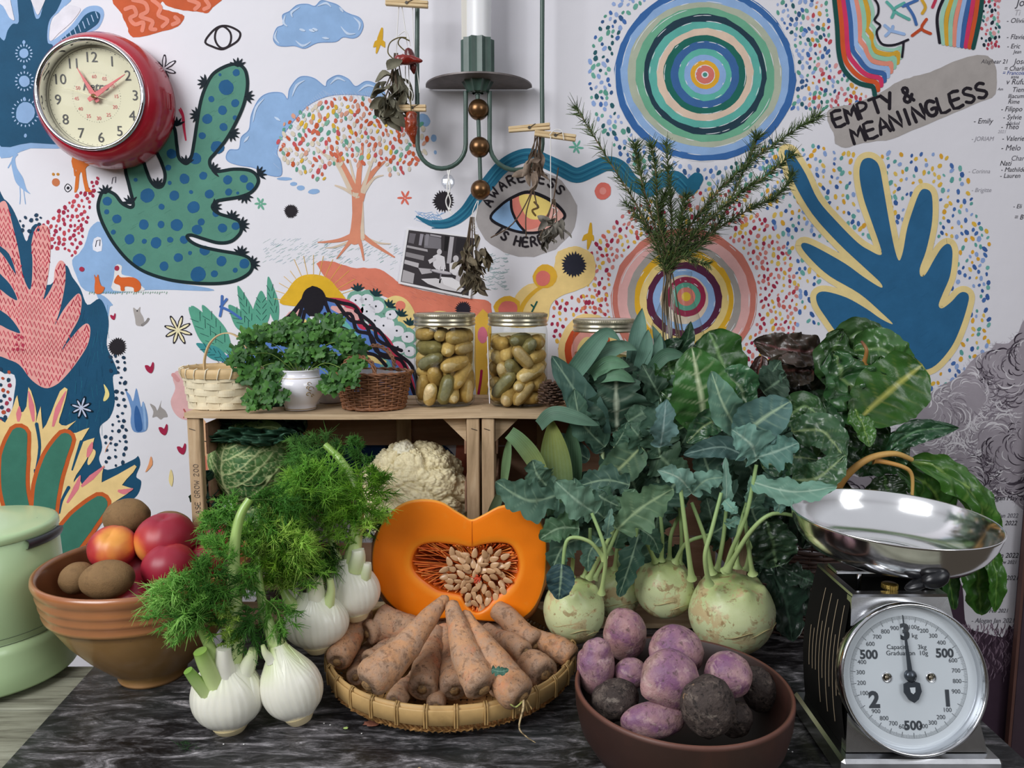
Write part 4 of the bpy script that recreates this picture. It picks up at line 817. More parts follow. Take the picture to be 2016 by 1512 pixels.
def jar(px, Y, zb, H, R, label, jname, nG, seed, ztop=1.06):
    c = P(px, 800, Y); c[2] = zb; t = thing('pickle_jar', label, 'jar', c, 'glass jars of pickled gherkins')
    k = MB(); hb = H-.024
    k.lathe([(0, .001), (R*.86, .0), (R*.95, .006), (R*.985, .02), (R, .05), (R, hb-.012), (R*.985, hb-.004), (R*.93, hb+.004), (R*.93, H-.006)], 56, c); k.build('glass', M_jar, t, t)
    k = MB(); k.lathe([(R*.8, .004), (R*.90, .008), (R*.93, .03), (R*.94, hb*ztop-.01), (0, hb*ztop-.01)], 40, c); k.build('brine', M_brine, t, t)
    k = MB(); pr = [(R*.955, hb+.001), (R*1.0, hb+.002), (R*1.01, hb+.004), (R*.975, hb+.006), (R*.99, hb+.009), (R*1.0, hb+.011), (R*.97, hb+.0135), (R*.985, hb+.016), (R*.99, H-.003), (R*.96, H), (R*.9, H+.0005)]
    k.lathe(pr, 96, c); 
    for i in range(110): a = i*2*pi/110; q = c+A(R*.985*cos(a), R*.985*sin(a), 0); k.tube([q+A(0, 0, H-.0068), q+A(0, 0, H-.0015)], .0009, 4, cap=False)
    k.build('screw_band', M_lid, t, t); k = MB(); k.lathe([(R*.9, H+.0002), (R*.86, H-.001), (R*.84, H+.0004), (0, H+.0008)], 56, c); k.build('lid', M_plain('white printed lid', 'd8d4cc', .35, .3) if 'white' in label else M_lid, t, t)
    r = random.Random(seed); rs = np.random.RandomState(seed); zlo, zhi = zb+.006, zb+hb*ztop-.014; Ln = rs.uniform(.024, .044, nG); rad = rs.uniform(.0115, .0145, nG)
    th = rs.uniform(0, 2*pi, nG); q = np.sqrt(rs.rand(nG))*R*.7; ce = np.stack([q*np.cos(th), q*np.sin(th), rs.uniform(zlo+.015, zhi-.015, nG)], 1); dd = rs.randn(nG, 3)*A(1, 1, .75); dd /= np.linalg.norm(dd, axis=1, keepdims=True)
    ea, eb = ce-dd*Ln[:, None]/2, ce+dd*Ln[:, None]/2; tt = np.linspace(0, 1, 5)
    for it in range(260):      # settle: push the gherkins apart inside the glass
        S_ = ea[:, None]*(1-tt)[None, :, None]+eb[:, None]*tt[None, :, None]; F_ = np.zeros_like(S_); fl = S_.reshape(-1, 3); own = np.repeat(np.arange(nG), 5); rr = rad[own]
        df = fl[:, None]-fl[None]; ds = np.linalg.norm(df, axis=2)+1e-9; ov = np.clip((rr[:, None]+rr[None])*.93-ds, 0, None)*(own[:, None] != own[None]); F_ = (df/ds[..., None]*ov[..., None]).sum(1)*.30
        rad_ = np.hypot(fl[:, 0], fl[:, 1]); o_ = np.clip(rad_+rr-R*.925, 0, None); F_[:, :2] -= fl[:, :2]/(rad_[:, None]+1e-9)*o_[:, None]*.8; F_[:, 2] += np.clip(zlo+rr-fl[:, 2], 0, None)*.8-np.clip(fl[:, 2]+rr-zhi, 0, None)*.8
        F_ = F_.reshape(nG, 5, 3); ea = ea+(F_*(1-tt)[None, :, None]).sum(1)*.5; eb = eb+(F_*tt[None, :, None]).sum(1)*.5
        m_ = (ea+eb)/2; d_ = eb-ea; d_ /= np.linalg.norm(d_, axis=1, keepdims=True)+1e-9; ea, eb = m_-d_*Ln[:, None]/2, m_+d_*Ln[:, None]/2
    for i in range(nG):
        cc = (ea[i]+eb[i])/2+A(c[0], c[1], 0); d = eb[i]-ea[i]; gc = r.choice(['cbae78', 'd6bc88', 'b89c66', 'c2a672', 'dcc494', '85805e'])
        gherkin(cc, d, Ln[i]+rad[i]*1.7, rad[i], r.uniform(-.003, .003), gc, ('dark grey green' if gc == '85805e' else 'pale tan' if gc in ('dcc494', 'd6bc88') else 'olive tan')+' gherkin '+('near the top' if cc[2]-zb > hb*.62 else 'low' if cc[2]-zb < hb*.3 else 'halfway up')+' '+jname[0], jname[1])
jar(877, 1.395, ZT+.0005, .168, .0565, 'leftmost glass jar of gherkins beside the brown wicker basket', ('inside the leftmost of the three jars', 'gherkins in the left jar'), 46, 3)
jar(1019, 1.395, ZT+.0005, .168, .0545, 'middle glass jar of gherkins standing beside the pine cone', ('inside the middle of the three jars', 'gherkins in the middle jar'), 44, 8, .97)
jar(1187, 1.375, ZT+.0005, .158, .0560, 'rightmost jar with white topped lid half hidden by leek leaves', ('inside the rightmost jar behind the leeks', 'gherkins in the right jar'), 22, 5, .8)
# ================================================================ white pot
pc = P(592, 806, 1.352); pc[2] = ZT-.0015; s = mpp(1.352, 780)
t = thing('china_pot', 'small white china pot with gold rim and scroll motif holding coriander', 'pot', pc); M_chi = M_plain('white glazed china', 'eceaf0', .12, coat=.5)
k = MB(); k.lathe([(0, .001), (30*s, 0), (31*s, 3*s), (30*s, 6*s), (34*s, 14*s), (44*s, 28*s), (50*s, 44*s), (49*s, 56*s), (43*s, 64*s), (38*s, 67*s), (38*s, 76*s), (40*s, 78*s), (39*s, 79*s), (36*s, 78*s), (36*s, 66*s), (44*s, 52*s), (30*s, 12*s), (0, 10*s)], 64, pc); k.build('body', M_chi, t, t)
k = MB(); M_gold = M_plain('gold line', 'a88a4a', .35, .5)
for r, z in ((50.3*s*.86, 63.8*s), (31.2*s, 3*s)): k.lathe([(r, z-.0006), (r+.0004, z), (r, z+.0006)], 64, pc)
for i, (a, z, rr) in enumerate(((-.95, 54, 4), (-.90, 44, 6), (-.98, 34, 5), (-.78, 30, 3.5), (-1.02, 47, 3))):
    pts = []
    for th in np.linspace(0, 5.2, 16): u = a+rr*(1-th/9)*cos(th)/46; zz = z+rr*(1-th/9)*sin(th); R_ = np.interp(zz, [14, 28, 44, 56, 64], [34, 44, 50, 49, 43])*s+.0004; pts.append(pc+A(R_*cos(u), R_*sin(u), zz*s))
    k.tube(pts, .0005, 4)
k.build('gold_decoration', M_gold, t, t)
# white bowl behind
bc = P(652, 800, 1.43); bc[2] = ZT-.0005; k = MB(); k.lathe([(0, .001), (.022, 0), (.023, .004), (.034, .02), (.043, .042), (.042, .043), (.03, .02), (0, .008)], 40, bc); o = k.build('white_bowl', M_chi, at=tuple(bc)); props(o, 'plain white bowl tucked behind between china pot and wicker basket', 'bowl')
# ================================================================ splint basket
def weave_basket(t, c, Rt, Rb, H, rows, stakes, flat, mat_r, mat_s, ey=1.0, wob=0):
    for j in range(rows):
        k = MB(); n = stakes*6; z0 = H*(j+.5)/rows; R = Rb+(Rt-Rb)*((j+.5)/rows)**.8; hh = H/rows*(.5 if flat else .52)
        pts = []; ph = (j % 2)*pi
        for i in range(n):
            a = i*2*pi/n; off = sin(a*stakes/2+ph)*(.0016 if flat else .0022); pts.append((a, R+off))
        if flat:
            G = [[c+A((r+dr)*cos(a), (r+dr)*sin(a)*ey, z0+dz+(.0012*sin(3*a+j))) for dr, dz in ((-.0006, -hh*.94), (.0006, -hh*.9), (.0010, 0), (.0006, hh*.9), (-.0006, hh*.94))] for a, r in pts]
            k.grid(G, True, True, sm=False)
        else: k.tube([c+A(r*cos(a), r*sin(a)*ey, z0+.0006*sin(a*5+j)) for a, r in pts], hh*.92, 6, closed=True)
        k.build('weave_band', mat_r, t, t)
    k = MB()
    for i in range(stakes):
        a = (i+.5)*2*pi/stakes+(pi/stakes if False else 0); rr = .0 
        ws = (2*pi*Rt/stakes)*.40 if flat else .0018
        if flat:
            G = []
            for z in np.linspace(0, H, rows*3+1):
                R = Rb+(Rt-Rb)*(z/H)**.8; G.append([c+A(R*cos(a)-sin(a)*q*ws, (R*sin(a)+cos(a)*q*ws)*ey, z) for q in (-1, 1)])
            k.grid(G)
        else:
            k.tube([c+A((Rb+(Rt-Rb)*(z/H)**.8)*cos(a), (Rb+(Rt-Rb)*(z/H)**.8)*sin(a)*ey, z) for z in np.linspace(0, H, 8)], ws, 6)
    k.build('stakes', mat_s, t, t)
    k = MB(); k.lathe([(0, .001), (Rb*.98, .001), (Rb*.98, .003), (0, .003)], 40, c, fn=None if ey == 1 else (lambda G: G*A(1, ey, 1))); k.build('base', mat_s, t, t)
Ms1 = M_attr('pale wood splint', .55, var=(50, .86, 1.1), layers=((20, .55, .8, 'c9a872', .5),)); 
def plainattr(mat, col): 
    at = [n for n in mat.node_tree.nodes if n.type == 'ATTRIBUTE'][0]; rgb = N(mat.node_tree, 'ShaderNodeRGB'); c_ = lin(col); rgb.outputs[0].default_value = (*[float(x) for x in c_], 1)
    for l in list(at.outputs['Color'].links): mat.node_tree.links.new(rgb.outputs[0], l.to_socket)
    return mat
plainattr(Ms1, 'e9dcbc'); Ms2 = M_plain('splint rim strip', 'd8b988', .55, var=(40, .8, 1.1))
bc = P(446, 805, 1.376); bc[2] = ZT+.0002
t = thing('splint_basket', 'pale woven wood splint basket with thin arched handle', 'basket', bc)
weave_basket(t, bc, .072, .062, .062, 5, 18, True, Ms1, Ms1, .9)
k = MB(); k.lathe([(.0745, .056), (.0765, .063), (.0765, .071), (.0735, .073), (.071, .066), (.0725, .056)], 48, bc, fn=lambda G: G*A(1, .9, 1)); rim = k.build('rim', Ms2, t, t)
k = MB()
for i in range(22):
    a = i*2*pi/22; p_ = lambda r, z, da=0: bc+A(r*cos(a+da), r*sin(a+da)*.9, z); k.tube([p_(.0745, .055), p_(.0778, .063, .03), p_(.0775, .072, .06), p_(.072, .074, .08)], .0010, 5)
k.build('lashing', M_plain('white raffia', 'e8dfc6', .6), rim, t)
k = MB(); hp = [P(403, 730, 1.376), P(403, 706, 1.376), P(412, 678, 1.376), P(430, 660, 1.376), P(452, 656, 1.376), P(474, 668, 1.376), P(487, 690, 1.376), P(492, 730, 1.376)]
hs = smooth(hp, 6); G = []
for i, p_ in enumerate(hs):
    tg = nrm(hs[min(i+1, len(hs)-1)]-hs[max(i-1, 0)]); n_ = nrm(np.cross(tg, A(0, 1, 0))); G.append([p_+n_*a+A(0, b, 0) for a, b in ((-.001, -.0045), (.001, -.0045), (.001, .0045), (-.001, .0045))])
k.grid(G, False, True, sm=False); k.build('handle', Ms2, t, t)
# ================================================================ wicker basket
Mw = M_plain('brown willow', '8a5c3e', .5, var=(70, .6, 1.25), bumps=((200, .4, .001),)); wc = P(737, 808, 1.362); wc[2] = ZT-.001
t = thing('wicker_basket', 'small brown wicker basket with two rope handles beside the gherkin jar', 'basket', wc)
weave_basket(t, wc, .066, .053, .062, 17, 26, False, Mw, Mw, .8)
k = MB()
for q in (0, 1): k.tube([wc+A((.069+.0016*sin(a*13+q*pi))*cos(a), (.069+.0016*sin(a*13+q*pi))*sin(a)*.8, .065+.0016*cos(a*13+q*pi)) for a in np.linspace(0, 2*pi, 160, False)], .0019, 6, closed=True)
k.tube([wc+A((.055+.001*sin(a*15))*cos(a), (.055+.001*sin(a*15))*sin(a)*.8, .003+.001*cos(a*15)) for a in np.linspace(0, 2*pi, 120, False)], .0024, 6, closed=True); k.build('braided_rim', Mw, t, t)
for pts in ([(671, 742, 1.325), (674, 722, 1.322), (690, 704, 1.32), (712, 703, 1.318), (732, 715, 1.316), (741, 745, 1.312)], [(707, 715, 1.40), (716, 692, 1.405), (738, 680, 1.41), (760, 688, 1.41), (773, 704, 1.40), (777, 722, 1.395)]):
    b_ = smooth([P(*q) for q in pts], 8); k = MB()
    for ph in (0, 2.1, 4.2):
        rp = [b_[i]+.0024*A(cos(i*.55+ph), .8*sin(i*.55+ph), sin(i*.55+ph)) for i in range(len(b_))]; k.tube(rp, .0019, 6)
    k.build('rope_handle', Mw, t, t)
k = MB(); n = 24; G = []
for r in np.linspace(.02, 1, 10): G.append([wc+A(.058*r*cos(a), .058*r*sin(a)*.8, .052+.012*r*r+.004*vnoise(A(5*r*cos(a), 5*r*sin(a), 2.)[None])[0]) for a in np.linspace(0, 2*pi, n, False)])
k.grid(G, False, True); m_pl = M_plain('grey plastic liner', '8d8c90', .18, spec=.8); k.build('plastic_liner', m_pl, t, t)
# ================================================================ card between jars, pine cone
cc = P(962, 728, 1.36); k = MB(); k.box(cc, (.0012, .03, .118), R=rotm((0, 1, 0), -.03)); o = k.build('white_card', M_plain('white card', 'e6e4ea', .6), at=(cc[0], cc[1], ZT)); props(o, 'white card seen edge on standing between the two left jars', 'card')
pcn = P(1086, 800, 1.345); pcn[2] = ZT+.001; k = MB(); Mp = M_plain('brown pine cone', '5b4436', .7, var=(60, .6, 1.3)); t = thing('pine_cone', 'small brown pine cone beside the middle jar', 'pine cone', pcn)
k.lathe([(0, .0), (.010, .003), (.012, .02), (.007, .04), (0, .046)], 12, pcn); k.build('core', Mp, t, t)
for i in range(64):
    z = .003+.042*(i/64); a = i*2.39996; R_ = .023*math.sqrt(max(0, 1-((z-.017)/.033)**2))+.002; d = A(cos(a), sin(a), 0); sd = A(-sin(a), cos(a), 0); b0 = pcn+A(0, 0, z); tip = b0+d*R_+A(0, 0, .004); k = MB()
    v = [b0+d*.006+sd*.003, b0+d*.006-sd*.003, tip-sd*.005-d*.002, tip+d*.001, tip+sd*.005-d*.002]; v += [p_+A(0, 0, .0022) for p_ in v]
    k.add(v, [(0, 1, 2, 3, 4), (9, 8, 7, 6, 5)]+[(j, (j+1) % 5, 5+(j+1) % 5, 5+j) for j in range(5)], None, 0, False); k.build('scale', Mp, t, t)
# ================================================================ green bread bin
bc = A(P(104, 1150, 1.17)[0]-.108, 1.17, -.0055); Mg = M_attr('pale green enamel', .32, var=(6, .93, 1.04), layers=((35, .72, .76, '5d6a48', .8),), coat=.3); plainattr(Mg, 'b6d2a0')
Mdk = M_plain('dark grey plastic', '3c3d42', .35)
t = thing('bread_bin', 'pale green round enamel bin with dark latch at the left edge', 'bin', bc); H = .242
k = MB(); k.lathe([(0, 0), (.121, 0), (.1235, .004), (.121, .03), (.117, .058), (.1135, .075), (.1122, .0755), (.1130, .077), (.1095, .15), (.1065, .226), (.1055, .2265), (.1, .226), (0, .226)], 80, bc); k.build('body', Mg, t, t)
k = MB(); k.lathe([(.1072, .2268), (.1078, .228), (.1078, .234), (.106, .2385), (.1, .2405), (.05, .2415), (0, .242)], 80, bc); k.build('lid', Mg, t, t)
k = MB()
def bp(a, z, dr=.0): r = np.interp(z, [0, .058, .075, .15, .214, .24], [.1225, .117, .113, .1095, .1065, .1085])+dr; return bc+A(r*cos(a), r*sin(a), z)
k.grid([[bp(a, z, dr) for z, dr in ((.212, .0005), (.213, .006), (.22, .009), (.2262, .008), (.2262, .0))] for a in np.linspace(-.42, .3, 14)]); k.build('latch', Mdk, t, t)
k = MB(); k.tube([bp(-1.0, z, .0002) for z in np.linspace(.2, .085, 9)]+[bp(a, .085, .0002) for a in np.linspace(-1.0, -.30, 12)], .0006, 4); k.tube([bp(a, .0752, .0004) for a in np.linspace(-2, .6, 40)], .0007, 4); k.build('seam', M_plain('dark seam', '5a6a50', .6), t, t)
k = MB(); k.lathe([(0, .003), (.005, .0022), (.0065, 0)], 20, bp(-1.08, .022, -.0006), ax=A(cos(-1.08), sin(-1.08), 0)); k.build('rivet', Mdk, t, t)
k = MB(); k.lathe([(0, .004), (.010, .003), (.013, 0)], 20, bp(-1.28, .05, -.0006), ax=A(cos(-1.28), sin(-1.28), 0)); k.build('knob', M_plain('brown knob', '6b5040', .4), t, t)
# ================================================================ fruit bowl
fb = A(P(290, 1130, 1.136)[0], 1.136, .0005)
Mfb = M_attr('brown glazed earthenware', .28, var=(9, .75, 1.18), layers=((4, .5, .72, '6b4a26', .45, (1, 1, 2.5)), (50, .66, .75, '4a3018', .5)), coat=.35, spec=.6)
t = thing('fruit_bowl', 'large brown glazed earthenware bowl with ridged rim holding kiwis and nectarines', 'bowl', fb)
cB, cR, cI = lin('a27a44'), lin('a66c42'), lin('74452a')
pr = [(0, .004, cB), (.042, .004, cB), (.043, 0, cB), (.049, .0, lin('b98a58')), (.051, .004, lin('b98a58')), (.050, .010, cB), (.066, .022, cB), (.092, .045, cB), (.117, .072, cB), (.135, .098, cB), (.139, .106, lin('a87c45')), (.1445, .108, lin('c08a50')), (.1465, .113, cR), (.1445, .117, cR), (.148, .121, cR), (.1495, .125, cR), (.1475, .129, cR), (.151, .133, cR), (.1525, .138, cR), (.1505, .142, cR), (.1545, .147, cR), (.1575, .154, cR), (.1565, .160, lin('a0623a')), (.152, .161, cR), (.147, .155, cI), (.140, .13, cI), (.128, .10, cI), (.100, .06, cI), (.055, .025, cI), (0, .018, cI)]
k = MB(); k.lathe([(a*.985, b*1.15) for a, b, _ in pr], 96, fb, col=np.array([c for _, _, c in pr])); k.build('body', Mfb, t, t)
# ================================================================ lumps: fruit, roots
def lump(c, rx, ry, rz, R=None, amp=.03, freq=2.2, seed=0, nu=36, nv=24, colf=None, shape=None):
    u = np.arange(nu)*2*pi/nu; v = np.linspace(.0001, pi-.0001, nv)
    D = np.stack([np.outer(np.sin(v), np.cos(u)), np.outer(np.sin(v), np.sin(u)), np.repeat(np.cos(v)[:, None], nu, 1)], -1)
    r = 1+amp*fbm(D*freq+seed*3.1, 3, seed)
    if shape is not None: r = r*shape(D)
    G = D*r[..., None]*A(rx, ry, rz)
    col = None if colf is None else colf(D)
    if R is not None: G = G@np.asarray(R).T
    return G+np.asarray(c), col
def lumpobj(name, mat, label, cat, c, rx, ry, rz, R=None, group=None, **k):
    m = MB(); G, col = lump(c, rx, ry, rz, R, **k); m.grid(G, False, True, col)
    o = m.build(name, mat, at=(c[0], c[1], c[2]-G[..., 2].ptp()/2 if False else c[2]-(c[2]-G[..., 2].min()))); return props(o, label, cat, group)
M_kiwi = M_attr('fuzzy kiwi skin', .75, var=(40, .75, 1.15), layers=((80, .5, .66, '6a5236', .6),), bumps=((700, .7, .001),), spec=.25)
M_nect = M_attr('nectarine skin', .42, var=(12, .85, 1.1), layers=((90, .72, .76, 'f0c070', .5),), spec=.5, sss=.05)
def kw(D):
    b = lin('8a6c48'); e = np.clip((np.abs(D[..., 0])-.93)*14, 0, 1); return mixc(np.broadcast_to(b, D.shape), lin('3d2c1c'), e*.8)
for i, (x, y, z, a, b, ang, lb) in enumerate(((249, 1018, .222, 45, 36, .2, 'whole brown kiwi on top at the back left of the fruit bowl'), (337, 1034, .20, 40, 28, -.15, 'brown kiwi behind the big red nectarine in the bowl'), (211, 1141, .178, 53, 38, .12, 'front kiwi lying across the bowl nearest its rim'),
                                     (152, 1138, .166, 34, 31, .5, 'kiwi tucked at the left end behind the front kiwi'), (412, 1034, .20, 32, 28, .6, 'kiwi behind the fennel stalk at the right of the bowl'))):
    Y = T(x, y, z)[1]; s = mpp(Y, y); c = T(x, y, z); lumpobj('kiwi', M_kiwi, lb, 'kiwi', c, a*s, b*s*1.0, b*s, rotm((0, 1, 0), -ang), 'kiwis in the fruit bowl', amp=.02, seed=i, colf=kw)
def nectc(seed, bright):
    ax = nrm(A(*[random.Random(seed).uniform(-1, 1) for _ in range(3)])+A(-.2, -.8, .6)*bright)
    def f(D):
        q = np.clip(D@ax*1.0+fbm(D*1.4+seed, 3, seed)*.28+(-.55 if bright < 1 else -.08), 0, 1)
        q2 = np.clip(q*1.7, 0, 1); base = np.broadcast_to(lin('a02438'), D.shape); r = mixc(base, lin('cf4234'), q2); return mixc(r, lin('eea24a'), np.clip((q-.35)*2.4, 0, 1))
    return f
def crease(D): return 1-.030*np.exp(-(D[..., 0]/.10)**2)*np.clip(.3+D[..., 2], 0, 1)-.12*np.exp(-((1-D[..., 2])/.035))
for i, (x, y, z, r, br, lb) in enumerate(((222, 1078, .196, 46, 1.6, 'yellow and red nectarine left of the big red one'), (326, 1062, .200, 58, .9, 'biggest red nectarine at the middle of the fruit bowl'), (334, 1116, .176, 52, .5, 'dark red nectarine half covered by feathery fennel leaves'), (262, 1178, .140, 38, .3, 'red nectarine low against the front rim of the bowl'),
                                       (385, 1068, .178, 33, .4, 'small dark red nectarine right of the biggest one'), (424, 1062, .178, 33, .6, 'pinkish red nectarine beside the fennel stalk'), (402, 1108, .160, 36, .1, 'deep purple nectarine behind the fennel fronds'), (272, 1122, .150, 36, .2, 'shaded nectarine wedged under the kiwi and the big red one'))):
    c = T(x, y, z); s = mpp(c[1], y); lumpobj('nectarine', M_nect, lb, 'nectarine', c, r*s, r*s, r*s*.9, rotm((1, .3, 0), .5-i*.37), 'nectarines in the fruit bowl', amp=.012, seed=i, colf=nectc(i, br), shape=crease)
# ================================================================ terracotta bowl with roots
rb = T(1343, 1350, .1); RR = .136; rb[2] = .0008
Mtc = M_attr('dark terracotta', .5, var=(14, .8, 1.15), layers=((12, .5, .75, '4e2a20', .5, (1, 1, .4)), (120, .72, .76, 'a08070', .4)), bumps=((90, .15, .001),)); t = thing('terracotta_bowl', 'wide dark terracotta bowl holding purple and black roots', 'bowl', rb)
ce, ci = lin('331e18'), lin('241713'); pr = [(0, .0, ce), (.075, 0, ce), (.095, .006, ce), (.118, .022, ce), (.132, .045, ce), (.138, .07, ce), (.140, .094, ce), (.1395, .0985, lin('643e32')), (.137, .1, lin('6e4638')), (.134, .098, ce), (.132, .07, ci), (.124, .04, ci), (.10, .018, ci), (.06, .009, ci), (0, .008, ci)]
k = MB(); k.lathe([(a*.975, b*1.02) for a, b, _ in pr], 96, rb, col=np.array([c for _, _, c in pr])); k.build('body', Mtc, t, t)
M_pur = M_attr('purple potato skin', .5, var=(26, .85, 1.12), layers=((22, .42, .58, 'b0908a', .8), (40, .50, .62, '74466e', .65), (150, .56, .64, '4f3c38', .7), (60, .56, .66, 'ccb2a8', .5), (26, .54, .66, '7a6052', .65)), bumps=((160, .6, .002), (50, .4, .003)), spec=.4)
M_black = M_attr('black radish skin', .7, var=(30, .65, 1.3), layers=((70, .52, .66, '7a6c62', .6), (26, .63, .65, 'a8845c', .9), (140, .52, .62, '1c1817', .8), (50, .6, .66, '8f8378', .5)), bumps=((110, .9, .003), (400, .4, .001)), spec=.25)
def pc_(base): 
    def f(D): return mixc(np.broadcast_to(lin(base), D.shape), lin('c49a8c'), np.clip(.5+fbm(D*1.7+len(base), 2, 4)*.9-D[..., 2]*.25, 0, 1)*.6)
    return f
def bump_at(d, s, h): 
    d = nrm(d); return lambda D: h*np.exp(-((1-D@d)/s))
for i, (x, y, z, rx, rz, ang, lb, sh) in enumerate((
    (1173, 1312, .105, 38, 59, .05, 'tall pinkish purple potato at the left edge of the terracotta bowl', lambda D: 1-.10*np.exp(-((D[..., 2]-.55)/.12)**2)),
    (1230, 1246, .118, 43, 56, -.12, 'upright purple potato behind, under the two small kohlrabis', lambda D: 1-.12*np.clip(D[..., 2], 0, 1)),
    (1331, 1282, .128, 53, 50, .2, 'round purple potato below the big kohlrabi', None),
    (1320, 1338, .128, 60, 56, .5, 'largest purple potato with a pale green bud in the bowl centre', lambda D: 1+bump_at((-.6, -.55, -.6), .05, .18)(D)),
    (1242, 1326, .095, 33, 30, .2, 'small purple potato wedged between the larger ones', None),
    (1433, 1329, .120, 46, 45, .3, 'purple potato with a round knob at the right of the bowl', lambda D: 1+bump_at((.5, -.8, .25), .03, .12)(D)),
    (1286, 1417, .085, 66, 35, -.12, 'purple potato lying along the front rim of the bowl', None))):
    c = T(x, y, z); s = mpp(c[1], y); lumpobj('purple_potato', M_pur, lb, 'potato', c, rx*s, min(rx, rz)*s*.95, rz*s, rotm((0, 1, 0), ang), 'purple potatoes in the terracotta bowl', amp=.05, freq=1.6, seed=i+3, colf=pc_('845c78' if i != 1 else '8e6470'), shape=sh, nu=44, nv=30)
for i, (x, y, z, rx, rz, ang, lb) in enumerate(((1211, 1378, .088, 49, 37, -.35, 'black radish with tan scar at the left front of the bowl'), (1393, 1392, .120, 54, 60, .15, 'largest black radish with tan patches at the front of the bowl'), (1447, 1416, .068, 34, 36, .2, 'small black radish half behind the largest one'), (1494, 1356, .078, 34, 46, -.35, 'smooth dark radish at the right side of the bowl'))):
    c = T(x, y, z); s = mpp(c[1], y); lumpobj('black_radish', M_black, lb, 'radish', c, rx*s, rx*s*.9, rz*s, rotm((0, 1, 0), ang), 'black radishes in the terracotta bowl', amp=.08, freq=1.8, seed=i+11, colf=lambda D: np.broadcast_to(lin('463c38'), D.shape), nu=44, nv=30)
# ================================================================ bamboo tray
M_bam = M_attr('bamboo strip', .5, var=(30, .8, 1.12), layers=((18, .6, .8, '8a6a3a', .5),), spec=.4); plainattr(M_bam, 'c4a068')
tc = T(890, 1270, .048); TR = .192; tc[2] = .0008
t = thing('bamboo_tray', 'round woven bamboo tray heaped with muddy carrots', 'tray', tc)
k = MB(); k.lathe([(TR*.99, .027), (TR*1.004, .028), (TR*1.008, .048), (TR*1.002, .05), (TR*.992, .049), (TR*.985, .028)], 96, tc); rim = k.build('outer_rim', M_bam, t, t)
k = MB(); k.lathe([(TR*.975, .026), (TR*.983, .026), (TR*.988, .053), (TR*.975, .054), (TR*.965, .052), (TR*.965, .028)], 96, tc); k.build('inner_rim', M_bam, t, t)
M_cane = M_plain('cane binding', 'b08e58', .5, var=(50, .8, 1.15))
for i in range(30):
    a = i*2*pi/30; k = MB()
    for da in (-.009, .009):
        u = A(cos(a+da), sin(a+da), 0); k.tube([tc+u*TR*1.008+A(0, 0, .025), tc+u*TR*1.013+A(0, 0, .038), tc+u*TR*1.008+A(0, 0, .051), tc+u*TR*.985+A(0, 0, .056), tc+u*TR*.955+A(0, 0, .05)], .0013, 5)
    k.build('cane_binding', M_cane, t, t)
k = MB(); Mwv = M_plain('woven bamboo mesh', 'a8804c', .6, var=(60, .7, 1.2)); n = 40
for i in range(n):
    f_ = (i+.5)/n*2-1; h = math.sqrt(max(0, 1-f_*f_))
    if h < .1: continue
    xs = np.linspace(-h, h, 41)
    def dz(x, y): r = math.hypot(x, y); return .004+.016*max(0, r-.72)**2/.0784
    for ax in (0, 1):
        pts = [tc+A((x if ax == 0 else f_)*TR*.985, (f_ if ax == 0 else x)*TR*.985, dz(x, f_)+.0009*sin(x*n*pi/1+(pi if i % 2 else 0)+ax*pi)) for x in xs]
        G = [[p_+(A(0, 1, 0) if ax == 0 else A(1, 0, 0))*w_ for w_ in (-.0036, .0036)] for p_ in pts]; k.grid(G, sm=False)
k.build('woven_base', Mwv, t, t)
k = MB()
for i in range(150):
    a = i*2*pi/150; u = A(cos(a), sin(a), 0); v_ = A(cos(a+.04), sin(a+.04), 0); k.tube([tc+u*TR*.99+A(0, 0, .027), tc+v_*TR*.94+A(0, 0, .012)], .0016, 4, cap=False)
k.build('woven_edge', Mwv, t, t)
